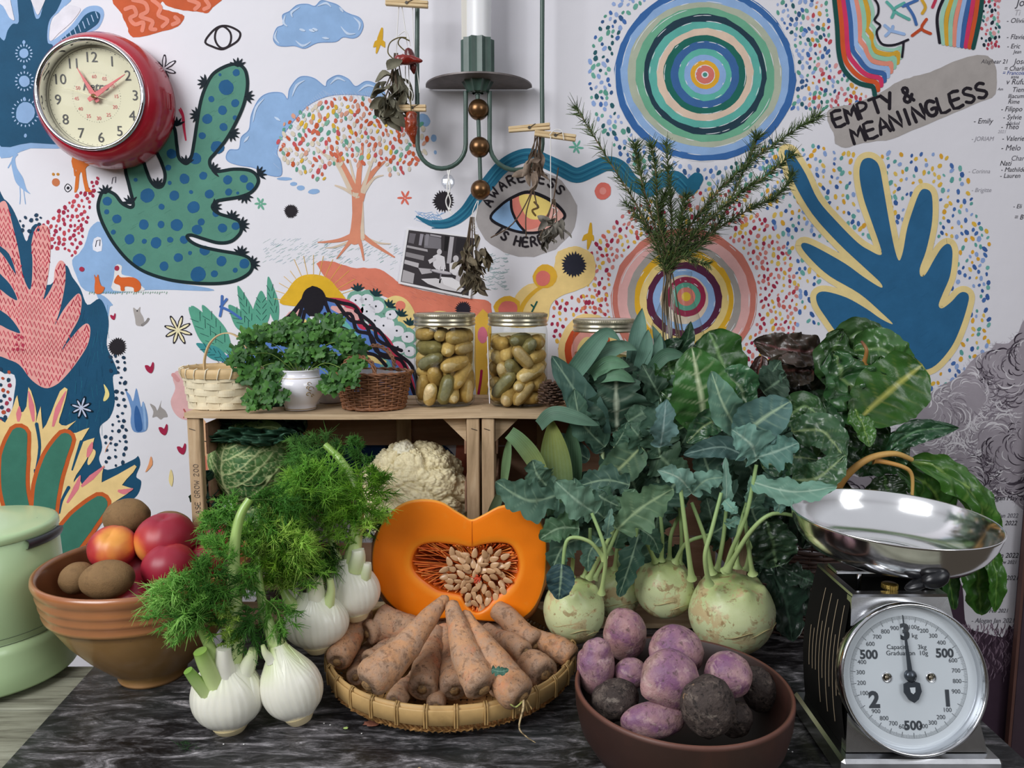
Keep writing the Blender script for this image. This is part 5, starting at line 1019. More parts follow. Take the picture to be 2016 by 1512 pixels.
# ================================================================ carrots
M_car = M_attr('muddy carrot skin', .72, var=(22, .82, 1.14), layers=((50, .42, .60, 'a88e7a', .7), (90, .52, .64, '6b5240', .6), (30, .55, .68, 'd0835c', .6), (220, .58, .66, '4f3a2c', .6), (38, .58, .68, 'b39c8a', .5)), bumps=((150, .6, .002), (500, .4, .001)), spec=.25)
def carrot(a, b, r0, r1, label, bend=.0, orange=.5, seed=0, tipk=1.25):
    pa, pb = T(*a), T(*b); s = mpp(pa[1], a[1]); R0, R1 = r0*s, r1*s; n = 34; tt = np.linspace(0, 1, n)**1.0; d = pb-pa; L = np.linalg.norm(d); dn = d/L; sd = nrm(np.cross(dn, A(0, 0, 1)))
    tt = np.concatenate([[0, .004, .012, .03, .055], np.linspace(.09, 1, n-5)])
    pts = np.array([pa+d*x+sd*bend*4*x*(1-x)+A(0, 0, .002)*sin(x*9+seed) for x in tt])
    rr = R1+(R0-R1)*(1-tt**tipk)**.95; e = np.array([.30, .55, .74, .90, .975]); rr[:5] *= e
    rr *= 1+.030*np.array([vnoise(A(x*26, seed*3.3, 0)[None])[0] for x in tt])+.035*np.array([vnoise(A(x*8, seed*1.3, 4)[None])[0] for x in tt]); rr[-1] *= .5
    c = lin('b8987c')*(1-orange)+lin('d4945f')*orange; cols = np.array([mixc(c, lin('8c7560'), np.clip(.45-x*3, 0, 1)+.2*vnoise(A(x*7, seed, 1)[None])[0]) for x in tt])
    cols[0] = lin('6b5238'); cols[1] = lin('5c4632')
    k = MB(); k.tube(pts, rr, 18, cols); G = k.v[0]; k.v[0] = G+(G-np.repeat(pts, 18, 0))*(.07*fbm(G*38, 3, seed))[:, None]
    t = thing('carrot', label, 'carrot', tuple(pa-A(0, 0, R0)), 'muddy carrots on the bamboo tray'); k.build('root', M_car, t, t)
    k = MB(); k.tube([pa+dn*.002, pa-dn*.0018, pa-dn*.003], [R0*.34, R0*.30, R0*.14], 12, lin('8a6a42')); k.build('crown', M_cr, t, t)
    return t, pa, pb, dn, R0
M_cr = M_attr('carrot crown', .8, layers=((120, .5, .6, '4a3826', .8),), bumps=((200, .6, .001),))
CR = [((722, 1343, .078), (880, 1174, .150), 36, 9, 'long carrot lying diagonally on top, crown at the left front rim', .004, .55),
 ((953, 1352, .074), (889, 1182, .150), 34, 12, 'long thick carrot on top at the centre, tip against the pumpkin', -.006, .5),
 ((1030, 1366, .064), (914, 1202, .138), 35, 9, 'long carrot on top with its crown and rootlet over the front rim', -.006, .65),
 ((831, 1350, .043), (858, 1240, .075), 29, 20, 'thick short carrot under the diagonal one at the front rim', 0, .25),
 ((896, 1352, .038), (873, 1240, .07), 29, 20, 'carrot at the front rim between the two central ones', .002, .4),
 ((664, 1296, .060), (716, 1208, .080), 25, 20, 'carrot at the far left under the fennel bulb', 0, .5),
 ((722, 1240, .074), (790, 1232, .07), 22, 18, 'small brown carrot above the left rim, crown facing left', 0, .2),
 ((744, 1210, .088), (845, 1250, .075), 28, 18, 'uppermost carrot at the left with a dark band below the pumpkin', 0, .3),
 ((722, 1297, .050), (800, 1262, .05), 22, 19, 'brown carrot end peeking out under the diagonal carrot', 0, .15),
 ((772, 1278, .060), (850, 1262, .048), 31, 24, 'carrot end with ringed crown just behind the diagonal carrot', 0, .15),
 ((1036, 1276, .072), (955, 1240, .072), 20, 14, 'small carrot at the right with its knobbly crown facing out', 0, .3),
 ((1074, 1322, .055), (1000, 1280, .045), 31, 22, 'stout carrot at the right rim with an orange crown scar', 0, .3),
 ((1128, 1290, .050), (986, 1218, .092), 24, 4, 'slender orange carrot with a thin pale tip at the right', .006, .8),
 ((1055, 1265, .062), (976, 1196, .098), 24, 18, 'pinkish carrot leaning on the pumpkin behind the slender one', 0, .55),
 ((700, 1326, .032), (730, 1270, .03), 19, 15, 'dark carrot low at the left inside the rim', 0, .4),
 ((1096, 1300, .030), (1040, 1260, .03), 20, 15, 'shaded carrot low at the right rim', 0, .3),
 ((776, 1372, .026), (820, 1330, .026), 20, 14, 'carrot low under the diagonal one at the front', 0, .2),
 ((858, 1382, .024), (868, 1330, .024), 18, 14, 'carrot low at the front between the two short ones', 0, .3),
 ((982, 1355, .028), (950, 1300, .028), 17, 13, 'carrot low at the front beneath the central long one', 0, .3),
 ((830, 1225, .045), (920, 1240, .045), 22, 16, 'carrot lying under the pumpkin half at the back', 0, .3), ((1000, 1245, .04), (900, 1225, .04), 22, 16, 'back carrot supporting the pumpkin half', 0, .3)]
for i, q in enumerate(CR):
    t_, pa, pb, dn, R0 = carrot((q[0][0], q[0][1]+8, q[0][2]), q[1], q[2]*1.1, q[3]*1.1, q[4], q[5], q[6], i+1, 1.6 if q[3] > 12 else 1.35)
    if i == 2:
        k = MB(); rp = smooth([pa, P(1030, 1395, pa[1]-.012), P(1022, 1432, pa[1]-.016), P(1036, 1450, pa[1]-.02), P(1054, 1462, pa[1]-.022)], 5); k.tube(rp, np.linspace(.0018, .0005, len(rp)), 6, lin('c8b084'))
        for j in range(9): a = RN.uniform(0, 6); e = pa-dn*.004+A(cos(a)*.010, -.003, sin(a)*.008-.008); k.tube([pa-dn*.002+A(cos(a)*.004, 0, sin(a)*.004), e], [.0012, .0004], 5, lin('a98c58'))
        rp = smooth([pa-dn*.002, P(1015, 1392, pa[1]-.01), P(999, 1380, pa[1]-.012)], 5); k.tube(rp, .0012, 6, lin('b9c070')); k.build('rootlet', M_cr, t_, t_)
# scrap of leaf on the carrots
# ================================================================ pumpkin half
PO = pp('929,1024 913,1016 893,1004 871,990 843,984 810,986 782,998 760,1020 743,1048 734,1079 732,1112 738,1143 752,1170 771,1193 796,1209 827,1218 860,1219 893,1216 925,1219 963,1223 993,1224 1018,1222 1043,1207 1060,1182 1071,1148 1075,1112 1076,1073 1074,1051 1060,1023 1038,1002 1010,995 982,998 954,1013')
PI_ = pp('929,1079 907,1075 879,1072 852,1070 827,1076 814,1093 811,1115 821,1134 841,1151 863,1165 888,1170 907,1175 916,1190 935,1207 954,1201 971,1184 988,1170 1004,1157 1018,1134 1022,1112 1015,1087 1002,1073 977,1070 949,1074')
PY = 1.168; cen = (918, 1122)
def polar(pl, n=120):
    q = smooth(pl, 8, True)-np.array(cen); a = np.arctan2(q[:, 1], q[:, 0]); r = np.hypot(q[:, 0], q[:, 1]); o_ = np.argsort(a); a, r = a[o_], r[o_]
    A_ = np.linspace(-pi, pi, n, False); return A_, np.interp(A_, np.r_[a-2*pi, a, a+2*pi], np.r_[r, r, r])
an, ro = polar(PO); _, ri = polar(PI_)
def ring(r, dy, cc=cen): 
    pts = []
    for a, q in zip(an, r): p_ = P(cc[0]+q*cos(a), cc[1]+q*sin(a), PY); pts.append(p_+A(0, dy, 0))
    return pts
t = thing('pumpkin_half', 'halved orange pumpkin with seeds, cut face to the front, resting on carrots', 'pumpkin', (P(905, 1224, PY)[0], PY+.03, P(905, 1224, PY)[2]))
M_fl = M_attr('pumpkin flesh', .42, var=(14, .93, 1.05), layers=((60, .6, .75, 'f5a040', .3),), bumps=((160, .2, .0008),), sss=.1); M_rind = M_attr('pumpkin rind', .5, var=(12, .75, 1.15), layers=((20, .6, .8, '7d5a40', .5),))
k = MB(); of, od, oe = lin('ff860c'), lin('ea6c10'), lin('ffa530'); wn = .0012*np.array([vnoise(A(cos(a)*3, sin(a)*3, 0)[None])[0] for a in an])
R = []; Cc = []
for f_, dy, c in ((1.0, .004, lin('e8a24a')), (.985, .0, oe), (.95, -.0006, of), (.8, -.0008, of), (.5, -.0005, of), (.25, .0, of), (.08, .001, mixc(of, oe, .5)), (0, .004, od)):
    rr = ri+(ro-ri)*f_; R.append(ring(rr, dy)); Cc.append(np.broadcast_to(c, (len(an), 3)))
k.grid(R, False, True, np.array(Cc)); k.build('flesh', M_fl, t, t)
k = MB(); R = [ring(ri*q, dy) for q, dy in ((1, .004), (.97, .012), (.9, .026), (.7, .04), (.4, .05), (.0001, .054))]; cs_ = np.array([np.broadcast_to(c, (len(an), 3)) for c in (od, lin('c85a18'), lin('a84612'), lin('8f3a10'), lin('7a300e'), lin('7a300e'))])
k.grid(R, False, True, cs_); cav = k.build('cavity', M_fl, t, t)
k = MB(); up_ = np.clip(-np.sin(an), 0, 1); R = [np.array(ring(ro*(q*(1-up_)+min(q, 1-.5*dy)*up_)*(1+.02*np.cos(an*9)*(q2)), dy))-A(0, 0, .32*dy) for q, dy, q2 in ((.999, .0045, 0), (1.03, .012, .3), (1.06, .03, 1), (1.06, .055, 1), (.98, .078, 1), (.78, .098, .8), (.45, .110, .4), (.0001, .106, 0))]
k.grid(R, False, True, lin('a8683c')); k.build('rind', M_rind, t, t)
k = MB(); fcol = ['e86c24', 'ee8436', 'd45c20', 'f09444']
for i in range(250):
    a = RN.uniform(-pi, pi); j = int((a+pi)/(2*pi)*len(an)) % len(an); r0 = ri[j]*RN.uniform(.93, 1.0); r1 = ri[j]*RN.uniform(.15, .55); a1 = a+RN.uniform(-.35, .35)
    s0 = P(cen[0]+r0*cos(a), cen[1]+r0*sin(a), PY)+A(0, RN.uniform(.004, .016), 0); s2 = P(cen[0]+14+r1*cos(a1), cen[1]+r1*sin(a1), PY)+A(0, RN.uniform(.006, .03), 0); m_ = (s0+s2)/2+A(RN.uniform(-.004, .004), .004, RN.uniform(-.005, .003))
    k.tube(smooth([s0, m_, s2], 4), [.0014, .0011, .0009, .0008, .0007, .0007, .0008, .0009, .0010], 5, lin(RN.choice(fcol)))
k.build('fibres', M_fl, t, t)
M_seed = M_attr('pumpkin seed', .28, var=(60, .85, 1.1), spec=.6, sss=.1); plainattr(M_seed, 'cfa67c')
proto = None; sd_ = []
for tr in range(4000):
    if len(sd_) >= 62: break
    x, y = RN.gauss(942, 32), RN.gauss(1132, 30)
    if not (inside(x, y, PI_) and 872 < x < 1000 and 1086 < y < 1207): continue
    if any((x-a)**2+(y-b)**2 < 11.5**2 for a, b in sd_): continue
    if (x-938)**2+(y-1142)**2 < 90 and RN.random() < .9: continue
    sd_.append((x, y)); s = mpp(PY, y); L = 10.5*s; c = P(x, y, PY)+A(0, RN.uniform(.001, .008)-.004*(1-min(1, hypot(x-945, y-1130)/60)), 0); ang = atan2(-(y-1130), x-940)+RN.uniform(-.8, .8)
    G, _ = lump(np.zeros(3), L, .0018, L*.58, None, .02, 2, 1, 20, 12); G[..., 2] *= (1+.0)*(1-.35*(G[..., 0]/L)[...]); Rm = rotm((0, -1, 0), ang)@rotm((1, 0, 0), RN.uniform(-.5, .5))@rotm((0, 0, 1), RN.uniform(-.4, .4))
    k = MB(); k.grid(G@Rm.T+c, False, True); k.build('seed', M_seed, t, t)
k = MB()
for i in range(24):
    a, q = RN.uniform(0, 6.28), RN.uniform(0, 11); c = P(938+q*cos(a), 1142+q*sin(a)*.7, PY); pts = [c+A(RN.uniform(-.004, .004), RN.uniform(0, .006), RN.uniform(-.004, .004)) for _ in range(4)]; k.tube(smooth(pts, 3), .0011, 5, lin('d8502a'))
k.build('pulp', M_fl, t, t); k = MB(); k.tube([P(929.5, y, PY)+A(0, -.0007, 0) for y in np.linspace(1026, 1078, 6)], .0004, 4, lin('a8480f'))
k.build('crease', M_fl, t, t)
# ================================================================ fennel
M_fen = M_attr('fennel bulb', .34, var=(30, .95, 1.03), bumps=((120, .12, .001),), sss=.08, coat=.15); M_fro = M_attr('fennel frond', .6, spec=.3, trans=.5)
WH, PG, FG = lin('eceadb'), lin('cfdf9c'), lin('8cb052')
def threads(k, S, D, L, r, col, droop=.35, seg=3):
    """many tapering threads at once"""
    S, D = np.asarray(S), np.asarray(D); n = len(S); D = D/(np.linalg.norm(D, axis=1, keepdims=True)+1e-9); L = np.asarray(L)[:, None]; u = np.cross(D, A(.31, .52, .79)); u /= np.linalg.norm(u, axis=1, keepdims=True)+1e-9; v = np.cross(D, u)
    cv = np.random.RandomState(n).randn(n, 3)*.14; V = []
    for i in range(seg+1):
        x = i/seg; c = S+D*L*x+(cv+A(0, 0, -droop*.5))*L*x*x; rr = r*(1-.75*x)
        for a in (0, 2.094, 4.189): V.append(c+rr*(u*cos(a)+v*sin(a)))
    V = np.array(V).transpose(1, 0, 2).reshape(-1, 3); m = (seg+1)*3; F = []
    base = [(i*3+j, i*3+(j+1) % 3, (i+1)*3+(j+1) % 3, (i+1)*3+j) for i in range(seg) for j in range(3)]
    for q in range(n): F += [tuple(q*m+e for e in f) for f in base]
    col = np.asarray(col); col = np.repeat(col, m, 0) if col.ndim == 2 else col
    k.add(V, F, col, 0, True)
def frond(t, path, spread, n, c0, c1, seed=0, m=12, r=.00068, stem=3.0, droop=.3, name='frond', fan=1.0):
    rs = np.random.RandomState(seed+77); pts = smooth([P(*q) for q in path], 8); s = mpp(path[0][2], path[0][1]); sp = spread*s; N_ = len(pts); k = MB()
    tg = np.gradient(pts, axis=0); tg /= np.linalg.norm(tg, axis=1, keepdims=True)
    c0, c1 = lin(c0), lin(c1); k.tube(pts, np.linspace(stem, .8, N_)*s*.5, 6, mixc(c1, lin('b8cf86'), .4)); S = []; D = []; L = []; Cc = []
    n = int(n*1.15)
    for b in range(n):
        x = .12+.88*b/n; i = min(N_-1, int(x*(N_-1))); T_ = tg[i]; a = rs.uniform(0, 2*pi); u = nrm(np.cross(T_, A(.2, 1, .3))); w_ = np.cross(T_, u); side = u*cos(a)+w_*sin(a)*.75
        bd = nrm(T_*rs.uniform(.25, .9)+side*fan*rs.uniform(.6, 1.1)); bl = sp*(.45+.75*sin(pi*min(1, x*.85+.12)))*rs.uniform(.6, 1.1)
        e = pts[i]+bd*bl; S.append(pts[i]); D.append(bd); L.append(bl); q = rs.rand(); Cc.append(mixc(c0, c1, q))
        for j in range(m):
            y = .2+.8*(j+rs.rand())/m; p_ = pts[i]+bd*bl*y+A(0, 0, -droop*.5*bl*y*y); d2 = nrm(bd*.9+rs.randn(3)*.55); S.append(p_); D.append(d2); L.append(bl*rs.uniform(.32, .7)); Cc.append(mixc(c0, c1, np.clip(q+rs.uniform(-.4, .4), 0, 1)))
            for h_ in range(2): S.append(p_+d2*bl*.1); D.append(nrm(d2+rs.randn(3)*.6)); L.append(bl*rs.uniform(.2, .45)); Cc.append(mixc(c0, c1, np.clip(q+rs.uniform(-.4, .4), 0, 1)))
    threads(k, S, D, L, r, np.array(Cc), droop, 2); k.build(name, M_fro, t, t)
def stalk(t, path, r0, r1, c0=FG, c1=FG, cut=True, name='stalk', flat=1):
    pts = smooth([P(*q) for q in path], 7); s = mpp(path[0][2], path[0][1]); n = len(pts); x = np.linspace(0, 1, n); k = MB(); rr = (r1+(r0-r1)*(1-x)**1.6)*s
    k.tube(pts, rr, 14, mixc(c0, c1, x)); G = k.v[0]; c_ = np.repeat(pts, 14, 0); j = np.tile(np.arange(14), n); k.v[0] = c_+(G-c_)*(1+.05*np.cos(j*pi))[:, None]
    k.build(name, M_fen, t, t)
def bulb(name_label, base, top, rx, Y, loc_z=None, prof=None, lean=0, seed=0, sheaths=((-.5, .9), (.7, 1.0), (2.4, .9)), flat=.8, green=1.0, cut=(0, 0)):
    b, tp = P(base[0], base[1], Y), P(top[0], top[1], Y); ax = tp-b; H = np.linalg.norm(ax); s = mpp(Y, base[1]); R = rx*s
    t = thing('fennel', name_label, 'fennel', tuple(b), 'fennel bulbs with feathery tops'); B = basis(ax, (0, -1, 0)); X = nrm(np.cross(A(0, 1, 0), ax)); Yd = nrm(np.cross(ax, X)); Z = nrm(ax)
    pf = prof or [(0, .40), (.04, .55), (.12, .78), (.28, .97), (.42, 1.0), (.58, .93), (.74, .74), (.88, .50), (1.0, .34)]
    zz = np.linspace(0, 1, 34); rr = np.interp(zz, *zip(*pf)); rr = np.convolve(np.pad(rr, 2, 'edge'), np.ones(5)/5, 'valid'); nu = 72; ph = np.arange(nu)*2*pi/nu
    def shell(k, off, p0=None, p1=None, ztop=1.0, w0=1):
        pa = ph if p0 is None else np.linspace(p0, p1, 25); z_ = zz if p0 is None else np.linspace(.02, ztop, 30); G = []; Cc = []
        for z in z_:
            r = np.interp(z, zz, rr); row = []; cr = []
            for j, a in enumerate(pa):
                e = 0 if p0 is None else abs((a-(p0+p1)/2)/((p1-p0)/2)); rad = r*(1+off*(1-e**6 if p0 is not None else 1))+.010*sin(a*26+seed)+.02*vnoise(A(cos(a)*2, sin(a)*2, z*2+seed)[None])[0]
                if p0 is not None: # narrow to a neck
                    mid = (p0+p1)/2; a = mid+(a-mid)*(1-.75*max(0, (z-.45)/(ztop-.45+1e-6))**1.3)
                row.append(b+Z*H*z+(X*cos(a)+Yd*sin(a)*flat)*R*rad); g = np.clip((z-.54)*2.0, 0, 1)*green*(.6+.4*sin(a*3+seed)); ln = .5+.5*sin(a*34+seed)
                cr.append(mixc(mixc(WH, lin('d8d6c0'), .22*ln), PG, g))
            G.append(row); Cc.append(cr)
        k.grid(G, False, p0 is None, np.array(Cc))
        if p0 is None: k.add(G[0], [list(range(nu))], lin('cdb98e'))
    k = MB(); shell(k, 0); k.build('bulb', M_fen, t, t)
    for (c_, zt) in sheaths: k = MB(); shell(k, .05, c_-.85, c_+.85, zt); k.build('outer_sheath', M_fen, t, t)
    k = MB(); k.tube([b+Z*H*.03, b-Z*.002, b-Z*.008], [R*.52, R*.46, R*.36], 24, lin('d9c9a0')); k.build('root_base', M_fen, t, t)
    return t
F1 = bulb('front left fennel bulb with cut green stubs and a tall stalk', (455, 1428), (437, 1288), 68, .985, seed=1, sheaths=((-1.2, .98), (-2.6, .9), (.3, .92)))
stalk(F1, [(455, 1320, .985), (461, 1270, .99), (462, 1180, 1.0), (461, 1090, 1.01), (472, 1020, 1.02), (492, 983, 1.03)], 22, 8, PG, FG)
stalk(F1, [(440, 1330, .975), (416, 1280, .97), (393, 1238, .965)], 18, 7, PG, FG); stalk(F1, [(425, 1345, .965), (404, 1305, .955), (394, 1282, .95)], 20, 13, PG, FG)
stalk(F1, [(412, 1365, .962), (388, 1342, .952), (370, 1320, .945)], 17, 9, PG, lin('7aa648')); stalk(F1, [(480, 1325, .985), (494, 1295, .985), (499, 1278, .985)], 20, 9, WH, PG); stalk(F1, [(445, 1330, .975), (440, 1300, .97), (441, 1276, .97)], 26, 14, WH, WH)
F2 = bulb('second fennel bulb from the left, leaning, with torn outer layer', (590, 1408), (545, 1268), 59, .995, seed=2, sheaths=((-1.9, 1.0), (-.9, .9), (.2, .95)), green=1.3, prof=[(0, .40), (.05, .62), (.15, .85), (.3, .99), (.45, 1.0), (.6, .88), (.76, .62), (.9, .38), (1.0, .26)])
stalk(F2, [(556, 1300, .995), (541, 1262, 1.0), (524, 1215, 1.01), (512, 1160, 1.03), (508, 1095, 1.05)], 20, 7, PG, FG); stalk(F2, [(535, 1300, .985), (522, 1285, .98), (517, 1270, .98)], 12, 4, WH, PG)
F3 = bulb('third fennel bulb resting on the left carrots with two cut stubs', (628, 1270), (615, 1160), 61, 1.085, seed=3, sheaths=((-1.4, .95), (-2.8, .95), (-.1, .9)), green=.5)
stalk(F3, [(622, 1190, 1.08), (622, 1160, 1.08), (620, 1137, 1.08)], 24, 14, WH, lin('dcdcb0')); stalk(F3, [(645, 1200, 1.075), (652, 1165, 1.075), (650, 1140, 1.075)], 13, 6, PG, PG); stalk(F3, [(590, 1215, 1.08), (570, 1185, 1.07), (556, 1160, 1.07)], 20, 7, PG, FG); stalk(F3, [(592, 1200, 1.09), (580, 1160, 1.09), (582, 1150, 1.09)], 16, 10, WH, WH)
F4 = bulb('rearmost fennel bulb against the left side of the pumpkin', (703, 1208), (683, 1096), 52, 1.125, seed=4, sheaths=((-1.4, .95), (-.4, .92), (-2.7, .95)), green=.4)
stalk(F4, [(690, 1125, 1.12), (697, 1080, 1.125), (703, 1030, 1.13), (708, 985, 1.14), (697, 950, 1.15), (670, 905, 1.17), (640, 876, 1.18)], 18, 7, PG, FG); stalk(F4, [(715, 1150, 1.115), (722, 1120, 1.11), (723, 1108, 1.11)], 14, 8, PG, WH)
stalk(F4, [(700, 1120, 1.115), (706, 1095, 1.11), (705, 1082, 1.11)], 18, 12, PG, WH); stalk(F4, [(672, 1125, 1.125), (656, 1075, 1.13), (645, 1020, 1.14), (640, 1000, 1.15)], 12, 5, PG, FG)
DG, MG, BG, YG = '66a44a', '9ad860', 'bcec6c', 'dcf884'
for t_, path, sp, n, a, b in ((F1, [(398, 1245, .965), (372, 1195, .96), (345, 1135, .96)], 66, 44, '7cc056', 'c2f088'), (F1, [(398, 1245, .965), (402, 1180, .955), (418, 1112, .955)], 52, 34, '3a7428', '6aa642'), (F1, [(394, 1240, .965), (352, 1222, .955), (318, 1190, .95)], 44, 26, '7cc056', 'c2f088'), (F1, [(388, 1240, .96), (362, 1240, .95), (345, 1262, .95)], 24, 10, '7cc056', 'c2f088'),
    (F1, [(461, 1105, 1.03), (436, 1060, 1.05), (412, 1020, 1.06)], 40, 24, DG, MG), (F1, [(464, 1080, 1.03), (500, 1045, 1.05), (540, 1050, 1.05)], 42, 24, DG, MG), (F1, [(470, 1020, 1.05), (440, 1000, 1.06), (410, 1020, 1.06)], 38, 20, DG, MG), (F1, [(490, 985, 1.03), (535, 985, 1.04), (580, 1010, 1.04)], 42, 28, DG, '5a9a36'), (F1, [(461, 1110, 1.0), (430, 1090, .99), (400, 1085, .985)], 34, 16, DG, MG),
    (F1, [(448, 1275, .97), (446, 1235, .965), (450, 1195, .965)], 24, 22, '6f9f28', YG), (F2, [(518, 1195, 1.0), (490, 1230, .99), (478, 1285, .985)], 42, 26, DG, '4f8a3c'), (F2, [(515, 1175, 1.01), (545, 1200, 1.0), (556, 1250, .995)], 36, 20, DG, MG), (F2, [(512, 1150, 1.02), (490, 1130, 1.01), (478, 1160, 1.0)], 32, 18, DG, MG),
    (F2, [(508, 1100, 1.05), (522, 1050, 1.05), (540, 1010, 1.05)], 46, 34, '4f8c24', YG), (F2, [(510, 1105, 1.05), (560, 1070, 1.05), (600, 1060, 1.05)], 50, 36, BG, YG), (F3, [(556, 1160, 1.07), (560, 1115, 1.06), (590, 1075, 1.05)], 50, 44, '5f9c26', YG), (F3, [(556, 1160, 1.07), (540, 1120, 1.06), (560, 1080, 1.05)], 42, 34, '5f9c26', 'a6d048'), (F3, [(560, 1165, 1.07), (600, 1130, 1.06), (615, 1100, 1.06)], 34, 22, DG, BG),
    (F4, [(705, 1040, 1.12), (712, 985, 1.11), (742, 935, 1.11)], 48, 46, '57952a', '92c43c'), (F4, [(703, 1060, 1.12), (735, 1020, 1.11), (722, 985, 1.11)], 34, 24, BG, YG), (F4, [(702, 1070, 1.115), (672, 1040, 1.11), (650, 1010, 1.11)], 34, 26, BG, '8cc040'), (F4, [(645, 1030, 1.13), (625, 970, 1.12), (600, 930, 1.12)], 64, 54, MG, 'a0d050'), (F4, [(648, 1050, 1.13), (605, 1015, 1.11), (575, 985, 1.1)], 60, 50, DG, 'a0d050'),
    (F4, [(668, 905, 1.18), (635, 878, 1.2), (585, 880, 1.2)], 42, 38, '3a7030', '7cb056'), (F4, [(697, 955, 1.17), (718, 905, 1.19), (690, 868, 1.2)], 34, 26, DG, '5a9440'), (F4, [(640, 878, 1.18), (602, 905, 1.15), (580, 955, 1.13)], 44, 34, DG, '6fa848'), (F4, [(700, 990, 1.16), (670, 965, 1.17), (640, 955, 1.18)], 50, 34, MG, '7cb83c'), (F4, [(650, 1060, 1.13), (632, 1100, 1.11), (618, 1120, 1.1)], 40, 26, '24501f', MG),
    (F4, [(715, 1060, 1.15), (735, 1035, 1.19), (765, 1012, 1.2)], 28, 22, '3c7032', '5f9448'), (F4, [(640, 1090, 1.13), (600, 1080, 1.12), (560, 1050, 1.12)], 60, 34, DG, MG), (F1, [(463, 1060, 1.05), (452, 1020, 1.06), (468, 980, 1.06)], 30, 14, DG, MG), (F2, [(510, 1110, 1.04), (480, 1080, 1.03), (500, 1050, 1.03)], 40, 20, DG, BG)):
    frond(t_, path, sp, n, a, b, seed=n+path[0][0]+path[2][0])
# ================================================================ cauliflower
def cells(p_, n, seed):
    r = np.random.RandomState(seed); q = r.randn(n, 3); q /= np.linalg.norm(q, axis=1, keepdims=True); d = p_@q.T; return q, d
cc = P(812, 974, 1.395); s = mpp(1.395, 965); t = thing('cauliflower', 'large creamy cauliflower head standing in the left crate behind the pumpkin', 'cauliflower', (cc[0], cc[1], .0125))
nu, nv = 300, 170; u = np.arange(nu)*2*pi/nu; v = np.linspace(.0001, 2.2, nv); D = np.stack([np.outer(np.sin(v), np.cos(u)), np.outer(np.sin(v), np.sin(u)), np.repeat(np.cos(v)[:, None], nu, 1)], -1).reshape(-1, 3)
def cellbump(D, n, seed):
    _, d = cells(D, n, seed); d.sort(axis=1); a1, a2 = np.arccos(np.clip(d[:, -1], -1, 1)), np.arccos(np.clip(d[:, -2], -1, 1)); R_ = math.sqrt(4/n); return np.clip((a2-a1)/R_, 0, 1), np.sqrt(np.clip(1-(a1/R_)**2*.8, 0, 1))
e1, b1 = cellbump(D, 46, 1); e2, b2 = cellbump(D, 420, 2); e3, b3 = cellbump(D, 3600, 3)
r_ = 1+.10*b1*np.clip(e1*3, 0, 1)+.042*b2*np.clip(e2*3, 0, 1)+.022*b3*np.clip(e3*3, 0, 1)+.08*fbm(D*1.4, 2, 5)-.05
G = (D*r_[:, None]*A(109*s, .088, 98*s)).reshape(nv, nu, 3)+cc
col = mixc(np.broadcast_to(lin('a8955f'), D.shape), lin('f4e8c0'), np.clip(e1*4, 0, 1)*.45+np.clip(e2*3, 0, 1)*.3+np.clip(e3*2.5, 0, 1)*.3)  # shade in the crevices between florets is mixed into the curd colour
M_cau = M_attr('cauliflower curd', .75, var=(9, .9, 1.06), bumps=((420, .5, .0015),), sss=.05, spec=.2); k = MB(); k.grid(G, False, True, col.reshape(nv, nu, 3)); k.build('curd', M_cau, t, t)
fc = P(796, 886, 1.37); G2, c2 = lump(fc, 19*s, 19*s, 16*s, None, .22, 5, 3, 60, 40, lambda D: np.broadcast_to(lin('efe9d0'), D.shape)); k = MB(); k.grid(G2, False, True, c2); k.build('floret', M_cau, t, t)
k = MB(); k.tube([(cc[0], cc[1], .013), (cc[0], cc[1], .09), cc-A(0, 0, .03)], [.035, .03, .05], 20, lin('c8cc98')); k.build('stem', M_fen, t, t)
